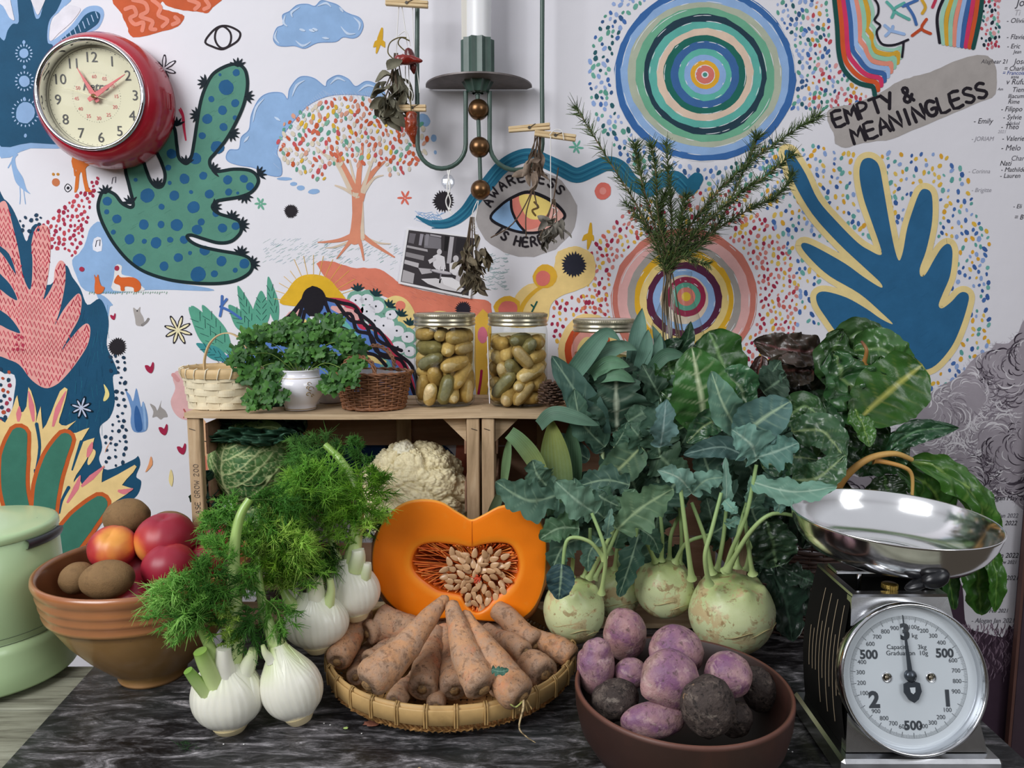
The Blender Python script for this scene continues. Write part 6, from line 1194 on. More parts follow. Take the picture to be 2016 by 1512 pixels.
# ================================================================ leaves
M_leafm = M_attr('matt blue green leaf', .62, var=(30, .85, 1.12), bumps=((130, .35, .0012),), spec=.35, trans=.12)
M_leafg = M_attr('glossy green leaf', .30, var=(24, .8, 1.15), bumps=((70, .4, .002),), spec=.6, trans=.10)
M_stm = M_attr('pale green stem', .45, var=(40, .9, 1.08), spec=.4)
def leaf(k, path, hw, col, vein, kind='ovate', face=(0, -1, .25), cup=.2, ruf=.18, rf=9, crk=.03, seed=0, vs=.9, roll=0, nv=17, nu=46, gx=False):
    rs = np.random.RandomState(int(seed*13+hw+path[0][0])); pts3 = np.array([P(*q) for q in path]); s = mpp(path[0][2], path[0][1]); W_ = hw*s
    cp = smooth(pts3, 12); L_ = np.r_[0, np.cumsum(np.linalg.norm(np.diff(cp, axis=0), axis=1))]; L_ /= L_[-1]; x = np.linspace(0, 1, nu); C_ = np.stack([np.interp(x, L_, cp[:, i]) for i in range(3)], 1)
    tg = np.gradient(C_, axis=0); tg /= np.linalg.norm(tg, axis=1, keepdims=True)
    Fv = np.asarray(face, float); sd = np.cross(tg, Fv); sd /= np.linalg.norm(sd, axis=1, keepdims=True)+1e-9; nn = np.cross(sd, tg)
    if roll: sd, nn = sd*cos(roll)+nn*sin(roll), nn*cos(roll)-sd*sin(roll)
    if kind == 'ovate': w0 = np.sin(pi*np.clip(x, 0, 1)**.72)**.62
    elif kind == 'round': w0 = np.sqrt(np.clip(1-(2*x-1.0)**2, 0, 1))**.85
    elif kind == 'strap': w0 = np.clip(1-x**5, 0, 1)*(.75+.25*np.sin(pi*x))
    elif kind == 'lance': w0 = np.sin(pi*x**.8)**.9
    else: w0 = np.sin(pi*np.clip(x, 0, 1)**.66)**.6*(.66+.34*np.abs(np.sin(x*pi*(2.6+rs.rand())+rs.rand())))*(1-.35*np.exp(-((x-.2)/.06)**2))
    v = np.linspace(-1, 1, nv); V, X = np.meshgrid(v, x); wl = w0[:, None]; edge = np.abs(V)**4
    ser = {'kohl': .09, 'lobed': .15, 'ovate': .045, 'round': .02, 'strap': 0, 'lance': .02}.get(kind, .05)
    wob = 1+edge*(ser*np.abs(np.sin(X*31+rs.rand()*6+np.sign(V)))-ser*.5+.10*fbm(np.stack([X*7, np.sign(V)*2.0, 0*X+seed], -1), 2, seed)*(0 if kind == 'strap' else 1))
    off = cup*V**2+ruf*np.abs(V)**2.2*(np.sin(X*rf+rs.rand()*6+np.sign(V)*1.3)+.45*np.sin(X*rf*2.7+rs.rand()*6+np.sign(V)))+crk*2.2*fbm(np.stack([X*8, V*3, 0*X+seed*1.7], -1), 3, seed+3)
    per = 6.0 if kind != 'strap' else 1; sv = (X*per-np.abs(V)*1.15*(1-.3*X)); d = np.abs(sv-np.round(sv)); vn = np.clip(1-d*9, 0, 1)*np.clip(1.15-np.abs(V), 0, 1)*(np.abs(V) < .93)*(X > .04)
    if kind == 'strap': vn = .35*np.clip(np.sin(V*26)*1.0, 0, 1)
    else: off = off+.035*(np.abs(sv-np.round(sv))*2)*(1-np.abs(V))
    mid = np.clip(1-np.abs(V)*wl/ (.048*(1.25-X)+.004), 0, 1)**.6*(0 if kind == 'strap' else 1)
    G = C_[:, None]+sd[:, None]*(V*wl*wob*W_)[..., None]+nn[:, None]*(off*W_*(.25+.75*np.clip(wl, 0, 1)))[..., None]
    gl = A(1, .97, .84) if kind in ('lobed', 'kohl', 'strap') else A(.80, .78, .74); c0, cv = lin(col)*gl, mixc(lin(vein), lin(col), .22); sh = 1+.13*fbm(np.stack([X*3, V*2, 0*X+seed], -1), 2, seed+9); base = c0*sh[..., None]
    if gx: base = mixc(base, lin('a8a848'), np.clip((X-.1)*1.2, 0, 1)*.6)
    cc = mixc(base, cv, np.maximum(mid*.95, vn*.5*vs)); k.grid(G, col=cc)
    return pts3
def stem(k, pts, r0, r1, c0='a9bf7c', c1='7f9f68', seg=7):
    q = smooth([P(*p_) for p_ in pts], 7); s = mpp(pts[0][2], pts[0][1]); x = np.linspace(0, 1, len(q)); base = 1+1.1*np.exp(-x/.05)
    k.tube(q, (r0+(r1-r0)*x)*s*base, seg, mixc(lin(c0), lin(c1), x))
def LEAF(t, mat, *a, st=None, sr=(3.2, 2.2), name='leaf', sc=('a9bf7c', '7f9f68'), **k_):
    k = MB(); leaf(k, *a, **k_)
    o = k.build(name, mat, t, t)
    if st: k2 = MB(); stem(k2, st, sr[0], sr[1], *sc); k2.build('stem', M_stm, t, t)
KC, KV, KD, KL = '4a6d60', '9db896', '35544a', '6d9490'
# ---------------------------------------------------------------- kohlrabi
M_koh = M_attr('kohlrabi skin', .38, var=(10, .9, 1.06), layers=((32, .53, .58, 'c8ac80', .8), (60, .57, .62, '94744c', .75), (160, .62, .68, 'a88a58', .55), (20, .5, .7, 'd6dcae', .5)), bumps=((90, .3, .0015),), spec=.45, sss=.05)
def koh(px, py, Y, rx, rz, label, seed, stubs=5):
    c = P(px, py, Y); s = mpp(Y, py); t = thing('kohlrabi', label, 'kohlrabi', (c[0], c[1], c[2]-rz*s), 'pale green kohlrabi with leafy tops')
    def cf(D): return mixc(mixc(np.broadcast_to(lin('d3dba8'), D.shape), lin('adbf70'), np.clip(D[..., 2]*.9-.1, 0, 1)), lin('a08a58'), np.clip(-D[..., 2]*3-1.9+1.1*fbm(D*3, 3, seed), 0, 1)*.85)
    def sh(D):
        a = np.arctan2(D[..., 1], D[..., 0]); q = 1-.06*np.clip(D[..., 2]-.6, 0, 1)*2
        r = random.Random(seed)
        for i in range(stubs): q = q+.10*np.exp(-((1-D@nrm(A(cos(i*2*pi/stubs+seed), sin(i*2*pi/stubs+seed), 1.1)))/.012))
        return q
    k = MB(); G, cl = lump(c, rx*s, rx*s*.97, rz*s, None, .025, 1.7, seed, 64, 44, cf, sh); k.grid(G, False, True, cl); k.build('bulb', M_koh, t, t)
    k = MB()
    for i in range(3):      # torn leaf scars across the skin
        a = -pi/2+(-.6+.6*i+seed*.13); z = -.15-.2*i*(seed % 2); pts = []
        for x in np.linspace(-.35, .35, 9): d = nrm(A(cos(a+x), sin(a+x), z+.08*sin(x*5+i))); pts.append(c+d*A(rx*s, rx*s*.97, rz*s)*1.012)
        k.tube(pts, [.0002, .0005, .0007, .0008, .0008, .0008, .0007, .0005, .0002], 5, lin('b8a878'))
    k.build('skin_scar', M_stm, t, t)
    return t
K1 = koh(1130, 1200, 1.175, 61, 66, 'small pale kohlrabi nearest the pumpkin with a dark leaf hanging over it', 1)
K2 = koh(1214, 1168, 1.27, 46, 52, 'half hidden kohlrabi between the leftmost and the middle one', 2)
K3 = koh(1308, 1158, 1.225, 59, 58, 'middle kohlrabi with brown rings behind the purple potatoes', 3)
K4 = koh(1440, 1206, 1.165, 83, 81, 'largest kohlrabi with a tan scabby patch, right of the others', 4, 7)
for t_, lst in ((K4, (((1362, 1140, 1.15), (1352, 1060, 1.13), (1342, 980, 1.13), (1336, 930, 1.14)), ((1396, 1150, 1.11), (1388, 1095, 1.09), (1402, 1040, 1.09), (1420, 970, 1.1)), ((1402, 1128, 1.16), (1388, 1060, 1.15), (1362, 990, 1.15)), ((1428, 1124, 1.14), (1440, 1085, 1.12), (1470, 1010, 1.1), (1489, 915, 1.1)), ((1432, 1122, 1.13), (1475, 1050, 1.1), (1520, 1012, 1.09), (1575, 1018, 1.1)), ((1452, 1118, 1.16), (1452, 1060, 1.16), (1470, 990, 1.16)), ((1482, 1130, 1.13), (1474, 1080, 1.12), (1466, 1010, 1.12)), ((1412, 1122, 1.18), (1424, 1060, 1.18), (1430, 1000, 1.18)), ((1470, 1122, 1.18), (1480, 1060, 1.18), (1478, 1010, 1.18)))),
                (K1, (((1160, 1138, 1.17), (1186, 1085, 1.15), (1214, 1035, 1.14), (1250, 990, 1.14)), ((1184, 1168, 1.13), (1192, 1110, 1.11), (1188, 1070, 1.1), (1165, 1010, 1.11)), ((1190, 1100, 1.12), (1160, 1066, 1.11), (1118, 1062, 1.11), (1108, 1115, 1.11)), ((1150, 1136, 1.18), (1160, 1095, 1.18), (1162, 1040, 1.18)), ((1170, 1140, 1.19), (1200, 1080, 1.19), (1225, 1020, 1.19)), ((1125, 1135, 1.18), (1128, 1100, 1.17), (1126, 1060, 1.17)))),
                (K2, (((1238, 1130, 1.24), (1248, 1090, 1.2), (1254, 1040, 1.19)), ((1210, 1120, 1.27), (1215, 1080, 1.26), (1222, 1040, 1.26)))),
                (K3, (((1302, 1103, 1.22), (1304, 1060, 1.21), (1300, 1010, 1.21)), ((1330, 1106, 1.2), (1352, 1068, 1.18), (1400, 1052, 1.18)), ((1290, 1105, 1.22), (1268, 1062, 1.2), (1254, 1080, 1.19)), ((1318, 1102, 1.24), (1322, 1050, 1.24), (1345, 1000, 1.24)), ((1338, 1110, 1.23), (1342, 1060, 1.23), (1338, 1000, 1.23))))):
    for q in lst: k = MB(); stem(k, q, 5.0 if t_ is K4 else 4.2, 3.4, 'b4c884', '8fae70', 9); k.build('stem', M_stm, t_, t_)
LF = lambda t, path, hw, col=KC, vein=KV, kind='lobed', mat=None, **k_: LEAF(t, mat or M_leafm, path, hw, col, vein, kind, **({'crk': .08} if mat is not None and 'crk' not in k_ else {}), **k_)
for a in (([(1106, 1110, 1.105), (1104, 1140, 1.1), (1100, 1180, 1.1)], 28, '34545a', KV, 'ovate'), ([(1172, 1010, 1.12), (1135, 985, 1.1), (1092, 946, 1.1)], 36, '6a8f80', 'a9c4a8'), ([(1190, 1020, 1.15), (1140, 975, 1.14), (1130, 940, 1.14)], 30, KC), ([(1100, 974, 1.16), (1040, 985, 1.14), (975, 948, 1.14)], 42, '4f7266', KV), ([(1080, 960, 1.17), (1058, 935, 1.16), (1048, 905, 1.16)], 34, '4a6a5c'),
          ([(1215, 1042, 1.13), (1262, 1000, 1.12), (1325, 962, 1.13)], 44, '58785f', 'a9bf90'), ([(1230, 1010, 1.13), (1240, 985, 1.13), (1250, 962, 1.13)], 30, '587a64'), ([(1140, 1040, 1.14), (1100, 1040, 1.13), (1062, 1062, 1.13)], 30, '466a50'), ([(1150, 1058, 1.15), (1110, 1075, 1.15), (1088, 1120, 1.15)], 34, '3c5c50'), ([(1180, 1060, 1.14), (1160, 1090, 1.13), (1158, 1125, 1.13)], 20, '486a60'),
          ([(1160, 960, 1.2), (1185, 980, 1.19), (1225, 1000, 1.18)], 28, '3f6050'), ([(1195, 1060, 1.13), (1198, 1030, 1.12), (1204, 1000, 1.12)], 12, '6a8f88'), ([(1240, 955, 1.2), (1190, 945, 1.2), (1130, 960, 1.2)], 30, '42625a')): LF(K1, *a)
for a in (([(1258, 1050, 1.19), (1240, 1110, 1.18), (1218, 1175, 1.18)], 26, '35574c'), ([(1258, 1040, 1.2), (1285, 1060, 1.18), (1298, 1090, 1.18)], 20, '3c6050'), ([(1225, 1040, 1.26), (1250, 1000, 1.25), (1270, 950, 1.25)], 38, '3a584a')): LF(K2, *a)
for a in (([(1300, 1010, 1.21), (1315, 970, 1.21), (1350, 930, 1.22)], 40, KD), ([(1340, 1010, 1.24), (1300, 960, 1.24), (1290, 910, 1.25)], 40, '30493e'), ([(1400, 1052, 1.19), (1430, 1030, 1.19), (1450, 990, 1.2)], 30, KD)): LF(K3, *a)
for a, kw_ in ((([(1362, 970, 1.14), (1335, 940, 1.12), (1294, 925, 1.12)], 26, '7fa8a2', 'c2d4bc'), dict(ruf=.3)), (([(1362, 972, 1.14), (1390, 945, 1.13), (1432, 940, 1.13)], 24, '6f9890', KV), dict(ruf=.35)), (([(1489, 905, 1.1), (1478, 875, 1.09), (1440, 845, 1.09)], 42, '6b9590', 'b4ccb4'), {}), (([(1492, 900, 1.1), (1530, 888, 1.09), (1572, 872, 1.09)], 36, '5d8884', 'a9c4b0'), dict(ruf=.3)), (([(1456, 862, 1.12), (1500, 825, 1.1), (1556, 790, 1.1)], 46, '5c8480', 'b9d0a8', 'ovate'), {}),
               (([(1478, 948, 1.1), (1560, 968, 1.07), (1648, 958, 1.06)], 27, '6f9a90', 'b0c8b0'), dict(ruf=.25)), (([(1530, 955, 1.1), (1535, 985, 1.09), (1530, 1012, 1.09)], 18, '6a9490'), {}), (([(1420, 1000, 1.12), (1430, 975, 1.1), (1428, 900, 1.1)], 12, '7aa29a', 'b0c8b0'), dict(ruf=.3)), (([(1426, 985, 1.1), (1440, 1000, 1.09), (1452, 1010, 1.09)], 14, '7aa8a0'), {}), (([(1475, 1000, 1.12), (1480, 965, 1.1), (1478, 935, 1.1)], 14, '7aa29a'), dict(ruf=.3)), (([(1430, 1035, 1.13), (1445, 1026, 1.12), (1458, 1020, 1.12)], 12, '7aa8a0'), {}),
               (([(1440, 980, 1.16), (1400, 935, 1.16), (1380, 880, 1.17)], 44, KD), {}), (([(1480, 1000, 1.18), (1520, 960, 1.18), (1560, 930, 1.18)], 44, '3f6058'), {}), (([(1470, 900, 1.14), (1420, 880, 1.14), (1345, 895, 1.14)], 22, '4c6f6c', 'a0bcb0', 'ovate'), dict(ruf=.25)), (([(1455, 850, 1.14), (1425, 800, 1.12), (1400, 730, 1.12)], 32, '6f9c88', 'c4dcb4', 'ovate'), dict(ruf=.2)), (([(1300, 880, 1.15), (1306, 840, 1.13), (1312, 785, 1.13)], 28, '62868a', 'a8c0b8'), dict(ruf=.2)), (([(1500, 1045, 1.17), (1480, 1000, 1.17), (1500, 960, 1.17)], 30, '3a584c'), {})): LF(K4, *a, **kw_)
# ---------------------------------------------------------------- green leaf bunch in the middle
tb = thing('broccoli_greens', 'tall bunch of dark blue green broccoli leaves standing behind the kohlrabi', 'greens', (P(1220, 1000, 1.27)[0], 1.27, .001))
for a, kw_ in ((([(1215, 850, 1.27), (1213, 790, 1.25), (1213, 722, 1.25)], 66, '365348', 'ccd8bc'), dict(vs=.8)), (([(1186, 890, 1.27), (1150, 800, 1.25), (1086, 700, 1.24)], 34, '4f746a', '9cb89c', 'ovate'), dict(ruf=.2)), (([(1190, 880, 1.26), (1145, 830, 1.24), (1130, 765, 1.24)], 30, '46685c'), {}), (([(1250, 800, 1.3), (1270, 760, 1.3), (1255, 715, 1.31)], 52, '2e4a3c'), {}), (([(1290, 850, 1.3), (1260, 800, 1.3), (1240, 760, 1.31)], 50, '30493c'), {}), (([(1165, 850, 1.3), (1160, 770, 1.3), (1140, 720, 1.31)], 46, '2c463c'), {}), (([(1262, 880, 1.24), (1222, 920, 1.22), (1172, 962, 1.21)], 36, '587a60', 'b4c48c', 'ovate'), {}), (([(1300, 900, 1.24), (1290, 850, 1.24), (1270, 810, 1.25)], 40, '3a5848'), {}),
               (([(1262, 885, 1.25), (1300, 900, 1.24), (1350, 950, 1.23)], 44, '3f5c4a', '8aa480'), {}), (([(1210, 880, 1.25), (1228, 850, 1.24), (1235, 830, 1.24)], 18, '44685a'), {}), (([(1160, 905, 1.26), (1120, 880, 1.26), (1085, 850, 1.27)], 20, '44685c', KV, 'ovate'), {})): LF(tb, *a, **kw_)
rg = random.Random(5)
for i in range(64):
    x, y = rg.uniform(1085 if i > 44 else 1150, 1330 if i > 44 else 1560), rg.uniform(960 if i > 44 else 760, 1120 if i > 44 else 1085); a = rg.uniform(-2.6, -.5); L = rg.uniform(50, 100); Y = rg.uniform(1.24, 1.29)
    LF(tb, [(x, y, Y), (x+L*.5*cos(a), y+L*.5*sin(a), Y-.01), (x+L*cos(a), y+L*sin(a), Y+.005)], rg.uniform(24, 42), rg.choice(['3a564a', '32493e', '45665a', '2f4a3c', '3f6050']), '86a284', seed=i)
for q in (((1180, 1080, 1.28), (1205, 960, 1.27), (1213, 850, 1.27)), ((1200, 1090, 1.28), (1190, 980, 1.27), (1186, 890, 1.27)), ((1250, 1100, 1.29), (1262, 980, 1.28), (1262, 885, 1.27)), ((1230, 1180, 1.28), (1215, 1080, 1.28), (1210, 950, 1.28))): k = MB(); stem(k, q, 5, 4, 'a9bf88', 'b9cc9c'); k.build('stem', M_stm, tb, tb)
# ---------------------------------------------------------------- chard
tch = thing('green_chard', 'glossy green chard bunch with white ribs in the centre of the greens', 'chard', (P(1400, 1000, 1.22)[0], 1.24, .001))
for a, kw_ in ((([(1389, 842, 1.19), (1378, 770, 1.17), (1362, 682, 1.17)], 64, '4a8242', 'e6f0c4', 'ovate'), dict(cup=.12, ruf=.08, crk=.025, vs=1.3)), (([(1440, 790, 1.25), (1420, 710, 1.25), (1395, 652, 1.26)], 52, '38682f', '8fb474', 'round'), dict(face=(.3, -1, .2), crk=.03, vs=.5)), (([(1340, 780, 1.26), (1320, 730, 1.26), (1312, 690, 1.27)], 36, '36602f', '7fa468', 'round'), {}), (([(1470, 800, 1.23), (1455, 760, 1.22), (1420, 735, 1.22)], 36, '4b8058', 'b9d0a0', 'round'), {}), (([(1432, 822, 1.16), (1390, 836, 1.15), (1352, 872, 1.15)], 26, '3f6a4a', 'b4c890', 'ovate'), {}),
               (([(1345, 840, 1.2), (1330, 800, 1.19), (1300, 770, 1.19)], 40, '365f3a', '9cb888', 'ovate'), {}), (([(1560, 850, 1.18), (1620, 850, 1.15), (1664, 905, 1.14)], 36, '48704e', 'a8bc80', 'ovate'), dict(ruf=.3)), (([(1560, 945, 1.15), (1610, 940, 1.13), (1664, 895, 1.13)], 34, '45704a', 'b0c48c', 'ovate'), {}), (([(1500, 920, 1.19), (1550, 900, 1.18), (1610, 905, 1.17)], 34, '3f6a48', 'a8bc80', 'ovate'), dict(ruf=.2)), (([(1508, 1025, 1.16), (1520, 1065, 1.15), (1528, 1115, 1.15)], 46, '35503a', '7f9c6c', 'round'), {}),
               (([(1540, 830, 1.2), (1585, 800, 1.19), (1620, 830, 1.18)], 34, '3a6038', '8aa870', 'ovate'), dict(ruf=.3)), (([(1512, 1108, 1.2), (1545, 1180, 1.19), (1560, 1262, 1.19)], 46, '2a4238', '5f7f68'), {}), (([(1530, 1112, 1.19), (1575, 1135, 1.18), (1612, 1150, 1.18)], 24, '30483c', '6a8a70'), {}), (([(1548, 1130, 1.2), (1580, 1180, 1.2), (1600, 1220, 1.2)], 28, '2a4036', '5f7f68'), {}), (([(1500, 1100, 1.2), (1495, 1125, 1.2), (1488, 1150, 1.2)], 26, '2f4a3e', '6a8a70'), {}),
               (([(1480, 980, 1.25), (1540, 1000, 1.24), (1600, 1060, 1.23)], 60, '26402c', '50704a', 'ovate'), {}), (([(1660, 940, 1.2), (1600, 1000, 1.2), (1580, 1080, 1.2)], 50, '22382a', '4a6848', 'ovate'), {})): LF(tch, *a, mat=M_leafg, **kw_)
k = MB(); stem(k, ((1395, 930, 1.2), (1392, 890, 1.19), (1389, 840, 1.185)), 9, 6, 'a8b890', 'd3e0ae', 10); k.build('stem', M_stm, tch, tch)
# ---------------------------------------------------------------- beet greens at the right
tbe = thing('beet_greens', 'dark red green crinkled beet leaves heaped behind the chard at the right', 'beet greens', (P(1600, 900, 1.3)[0], 1.3, .001))
for a, kw_ in ((([(1620, 690, 1.3), (1560, 690, 1.29), (1482, 672, 1.3)], 34, '4a4038', '7a4a4a', 'ovate'), dict(ruf=.3, crk=.12)), (([(1600, 730, 1.3), (1540, 730, 1.29), (1490, 740, 1.3)], 34, '403a30', '7a4a44', 'ovate'), dict(ruf=.3, crk=.12)), (([(1600, 780, 1.32), (1540, 780, 1.31), (1480, 790, 1.31)], 44, '2f3028', '6a4440', 'ovate'), dict(ruf=.3)), (([(1500, 700, 1.29), (1490, 750, 1.28), (1475, 810, 1.28)], 20, '4a3430', '9a5a4c', 'ovate'), dict(ruf=.2)),
               (([(1620, 800, 1.34), (1560, 850, 1.33), (1520, 880, 1.33)], 60, '22301f', '40583a', 'ovate'), {}), (([(1560, 700, 1.33), (1600, 760, 1.33), (1640, 800, 1.33)], 60, '26301f', '4a4a34', 'ovate'), {}), (([(1640, 780, 1.3), (1600, 820, 1.29), (1560, 860, 1.28)], 40, '2e4a30', '5a7a50', 'ovate'), {})): LF(tbe, *a, mat=M_leafg, **kw_)
tr_ = thing('rainbow_chard', 'big bunch of shiny crinkled chard with orange stalks drooping behind the scale pan', 'chard', (P(1690, 900, 1.27)[0], 1.27, .001))
for a, kw_ in ((([(1640, 700, 1.27), (1690, 655, 1.25), (1748, 665, 1.25)], 34, '3c6034', '6f9058', 'ovate'), dict(ruf=.2)), (([(1650, 760, 1.26), (1640, 700, 1.24), (1660, 650, 1.25)], 40, '34582c', '5f8048', 'ovate'), dict(ruf=.35, crk=.15)), (([(1750, 800, 1.24), (1720, 740, 1.23), (1690, 690, 1.24)], 44, '34582c', '5f8048', 'ovate'), dict(ruf=.3, crk=.15)), (([(1640, 880, 1.25), (1700, 850, 1.23), (1750, 870, 1.23)], 40, '2c4c26', '50703c', 'ovate'), dict(ruf=.35, crk=.15)), (([(1610, 900, 1.25), (1640, 830, 1.24), (1650, 760, 1.25)], 44, '26421f', '4a6838', 'ovate'), dict(ruf=.3)), (([(1700, 820, 1.22), (1665, 750, 1.2), (1640, 690, 1.22)], 58, '39663a', '8aa468', 'ovate'), dict(ruf=.18, crk=.2)), (([(1680, 690, 1.24), (1740, 690, 1.22), (1792, 735, 1.22)], 44, '48783e', '7f9c5c', 'ovate'), dict(ruf=.15)), (([(1690, 826, 1.2), (1745, 775, 1.18), (1816, 718, 1.18)], 64, '3a6a2a', 'c8c468', 'round'), dict(cup=.1, ruf=.06, crk=.02, vs=.5)), (([(1700, 720, 1.23), (1720, 760, 1.21), (1735, 700, 1.2)], 26, '43733c', '8aa468', 'ovate'), {}),
               (([(1740, 895, 1.2), (1800, 850, 1.18), (1888, 843, 1.18)], 24, '2f5a3c', '6a9468', 'lance'), dict(ruf=.22, crk=.15)), (([(1700, 920, 1.22), (1745, 890, 1.21), (1790, 860, 1.21)], 40, '2f5630', '5a8050', 'ovate'), dict(ruf=.2)), (([(1660, 860, 1.24), (1690, 890, 1.22), (1730, 930, 1.22)], 44, '264828', '4a6c40', 'ovate'), {}), (([(1680, 800, 1.2), (1700, 840, 1.19), (1712, 880, 1.18)], 24, '4a7c34', '8aa850', 'ovate'), {}), (([(1620, 790, 1.2), (1640, 850, 1.19), (1655, 890, 1.19)], 22, '34583a', '6a8a60', 'lance'), dict(cup=.6)),
               (([(1790, 905, 1.21), (1880, 940, 1.19), (1940, 1030, 1.18), (1958, 1130, 1.19)], 42, '43762c', '9ab860', 'lance'), dict(ruf=.15, crk=.15, face=(.1, -1, .8), vs=1.2)), (([(1760, 915, 1.23), (1830, 960, 1.22), (1880, 1040, 1.22)], 40, '3a6a2a', '86a850', 'lance'), dict(face=(-.2, -1, .5))), (([(1740, 935, 1.21), (1748, 970, 1.2), (1760, 1010, 1.2)], 40, '22381e', '4a6a38', 'round'), {}), (([(1905, 1060, 1.2), (1925, 1130, 1.19), (1930, 1210, 1.19)], 44, '3d7428', '7aa048', 'ovate'), dict(ruf=.2)), (([(1950, 1080, 1.18), (1962, 1140, 1.17), (1958, 1205, 1.17)], 20, '4f8c34', '8ab858', 'ovate'), {}), (([(1860, 1060, 1.2), (1868, 1130, 1.19), (1878, 1200, 1.19)], 24, '3a6a34', '7aa048', 'ovate'), {}), (([(1830, 1040, 1.22), (1840, 1100, 1.22), (1850, 1180, 1.22)], 34, '2c5426', '5a8040', 'ovate'), {})): LF(tr_, *a, mat=M_leafg, **kw_)
for q, r_ in ((((1640, 975, 1.2), (1668, 935, 1.19), (1710, 903, 1.18), (1760, 893, 1.18), (1795, 905, 1.19)), 8), (((1720, 905, 1.19), (1775, 918, 1.18), (1795, 935, 1.18), (1796, 975, 1.18)), 5), (((1700, 718, 1.21), (1706, 690, 1.2), (1696, 672, 1.21)), 4.5)): k = MB(); stem(k, q, r_, r_*.6, 'c08a48', 'cda862' if r_ > 4.6 else '5a3428', 9); k.build('orange_stalk', M_stm, tr_, tr_)
# dark basket that carries them
dbc = A(P(1600, 1130, 1.30)[0]-.005, 1.33, .001); t = thing('dark_wicker_basket', 'dark brown wicker basket under the chard, glimpsed left of the scale', 'basket', dbc); Mdw = M_plain('dark willow', '4a342c', .5, var=(60, .6, 1.4))
weave_basket(t, dbc, .115, .10, .16, 20, 30, False, Mdw, Mdw, .75)
# ---------------------------------------------------------------- leeks
def leek(label, parts, loc, cat='leek'):
    t = thing('leek', label, cat, loc, 'leeks leaning on the right crate')
    for (path, hw, c, kw_) in parts: LEAF(t, M_leafm, path, hw, c, '9fb8a0', 'strap', crk=.0, nv=25, **{**dict(ruf=.04, cup=.35), **kw_})
    return t
leek('leek with a broad yellow green sheath beside the right crate opening', [([(1100, 1010, 1.25), (1094, 930, 1.24), (1086, 840, 1.24), (1084, 822, 1.245)], 32, '4f7458', dict(cup=.5, gx=True)), ([(1120, 990, 1.26), (1124, 900, 1.25), (1122, 830, 1.25)], 22, '44664c', dict(cup=.4)), ([(1062, 838, 1.24), (1090, 815, 1.225), (1140, 825, 1.22), (1180, 838, 1.23)], 16, '55786a', dict(cup=.2, roll=.3))], (P(1100, 1010, 1.25)[0], 1.25, .001))
leek('leek with one leaf folded over into a sharp bend in front of the crate', [([(992, 950, 1.24), (998, 900, 1.235), (1004, 856, 1.23)], 9, '6f9068', dict(cup=.3)), ([(1003, 852, 1.23), (1022, 868, 1.225), (1048, 900, 1.225), (1082, 958, 1.23)], 18, '63845f', dict(cup=.3, gx=True)), ([(960, 1030, 1.25), (980, 985, 1.245), (992, 950, 1.24)], 10, '4a6048', {})], (P(1000, 1010, 1.25)[0], 1.25, .001))
leek('leek with blue green straps fanning up in front of the rightmost jar', [([(1110, 760, 1.27), (1140, 720, 1.25), (1172, 678, 1.24), (1196, 656, 1.245), (1222, 672, 1.24)], 19, '5b8478', {}), ([(1128, 745, 1.26), (1130, 790, 1.25), (1132, 820, 1.25)], 20, '4f786c', {}), ([(1150, 730, 1.27), (1180, 700, 1.25), (1225, 682, 1.25), (1255, 690, 1.25)], 17, '62887c', {}), ([(1165, 740, 1.26), (1200, 715, 1.24), (1240, 722, 1.24)], 15, '5f8a72', {}), ([(1245, 730, 1.28), (1252, 680, 1.275), (1264, 606, 1.28)], 18, '668e88', dict(cup=.5)), ([(1255, 735, 1.27), (1270, 690, 1.265), (1276, 648, 1.27)], 15, '5d857c', {}), ([(1265, 740, 1.27), (1290, 700, 1.265), (1300, 655, 1.27)], 13, '567c72', {}),
      ([(1290, 740, 1.28), (1300, 690, 1.275), (1284, 640, 1.28)], 12, '567c78', {}), ([(1175, 745, 1.25), (1215, 738, 1.235), (1250, 752, 1.24)], 13, '5f8a72', {}), ([(1280, 730, 1.26), (1310, 700, 1.25), (1350, 700, 1.25)], 14, '4a7060', {}), ([(1190, 800, 1.3), (1230, 760, 1.29), (1290, 735, 1.29)], 30, '3f6458', {}), ([(1130, 800, 1.28), (1170, 760, 1.27), (1240, 745, 1.27)], 26, '4a7064', {})], (P(1180, 1000, 1.3)[0], 1.3, .001))
t = thing('bay_sprig', 'sprig of dark leaves around the foot of the glass bottle', 'leaves', P(1345, 740, 1.34)); 
for q in ([(1300, 700, 1.33), (1320, 680, 1.32), (1345, 668, 1.32)], [(1330, 700, 1.33), (1352, 670, 1.32), (1360, 632, 1.32)], [(1280, 720, 1.32), (1300, 700, 1.31), (1300, 670, 1.31)], [(1350, 710, 1.33), (1372, 690, 1.32), (1380, 665, 1.32)], [(1310, 730, 1.31), (1340, 700, 1.3), (1362, 700, 1.3)], [(1330, 740, 1.31), (1345, 715, 1.3), (1350, 690, 1.3)]): LEAF(t, M_leafg, q, 15, '2a4a34', '5f7f60', 'lance')
k = MB(); stem(k, ((1340, 790, 1.34), (1335, 740, 1.33), (1345, 680, 1.325)), 3, 2, '4a5a38', '3a5030'); k.build('stem', M_stm, t, t)
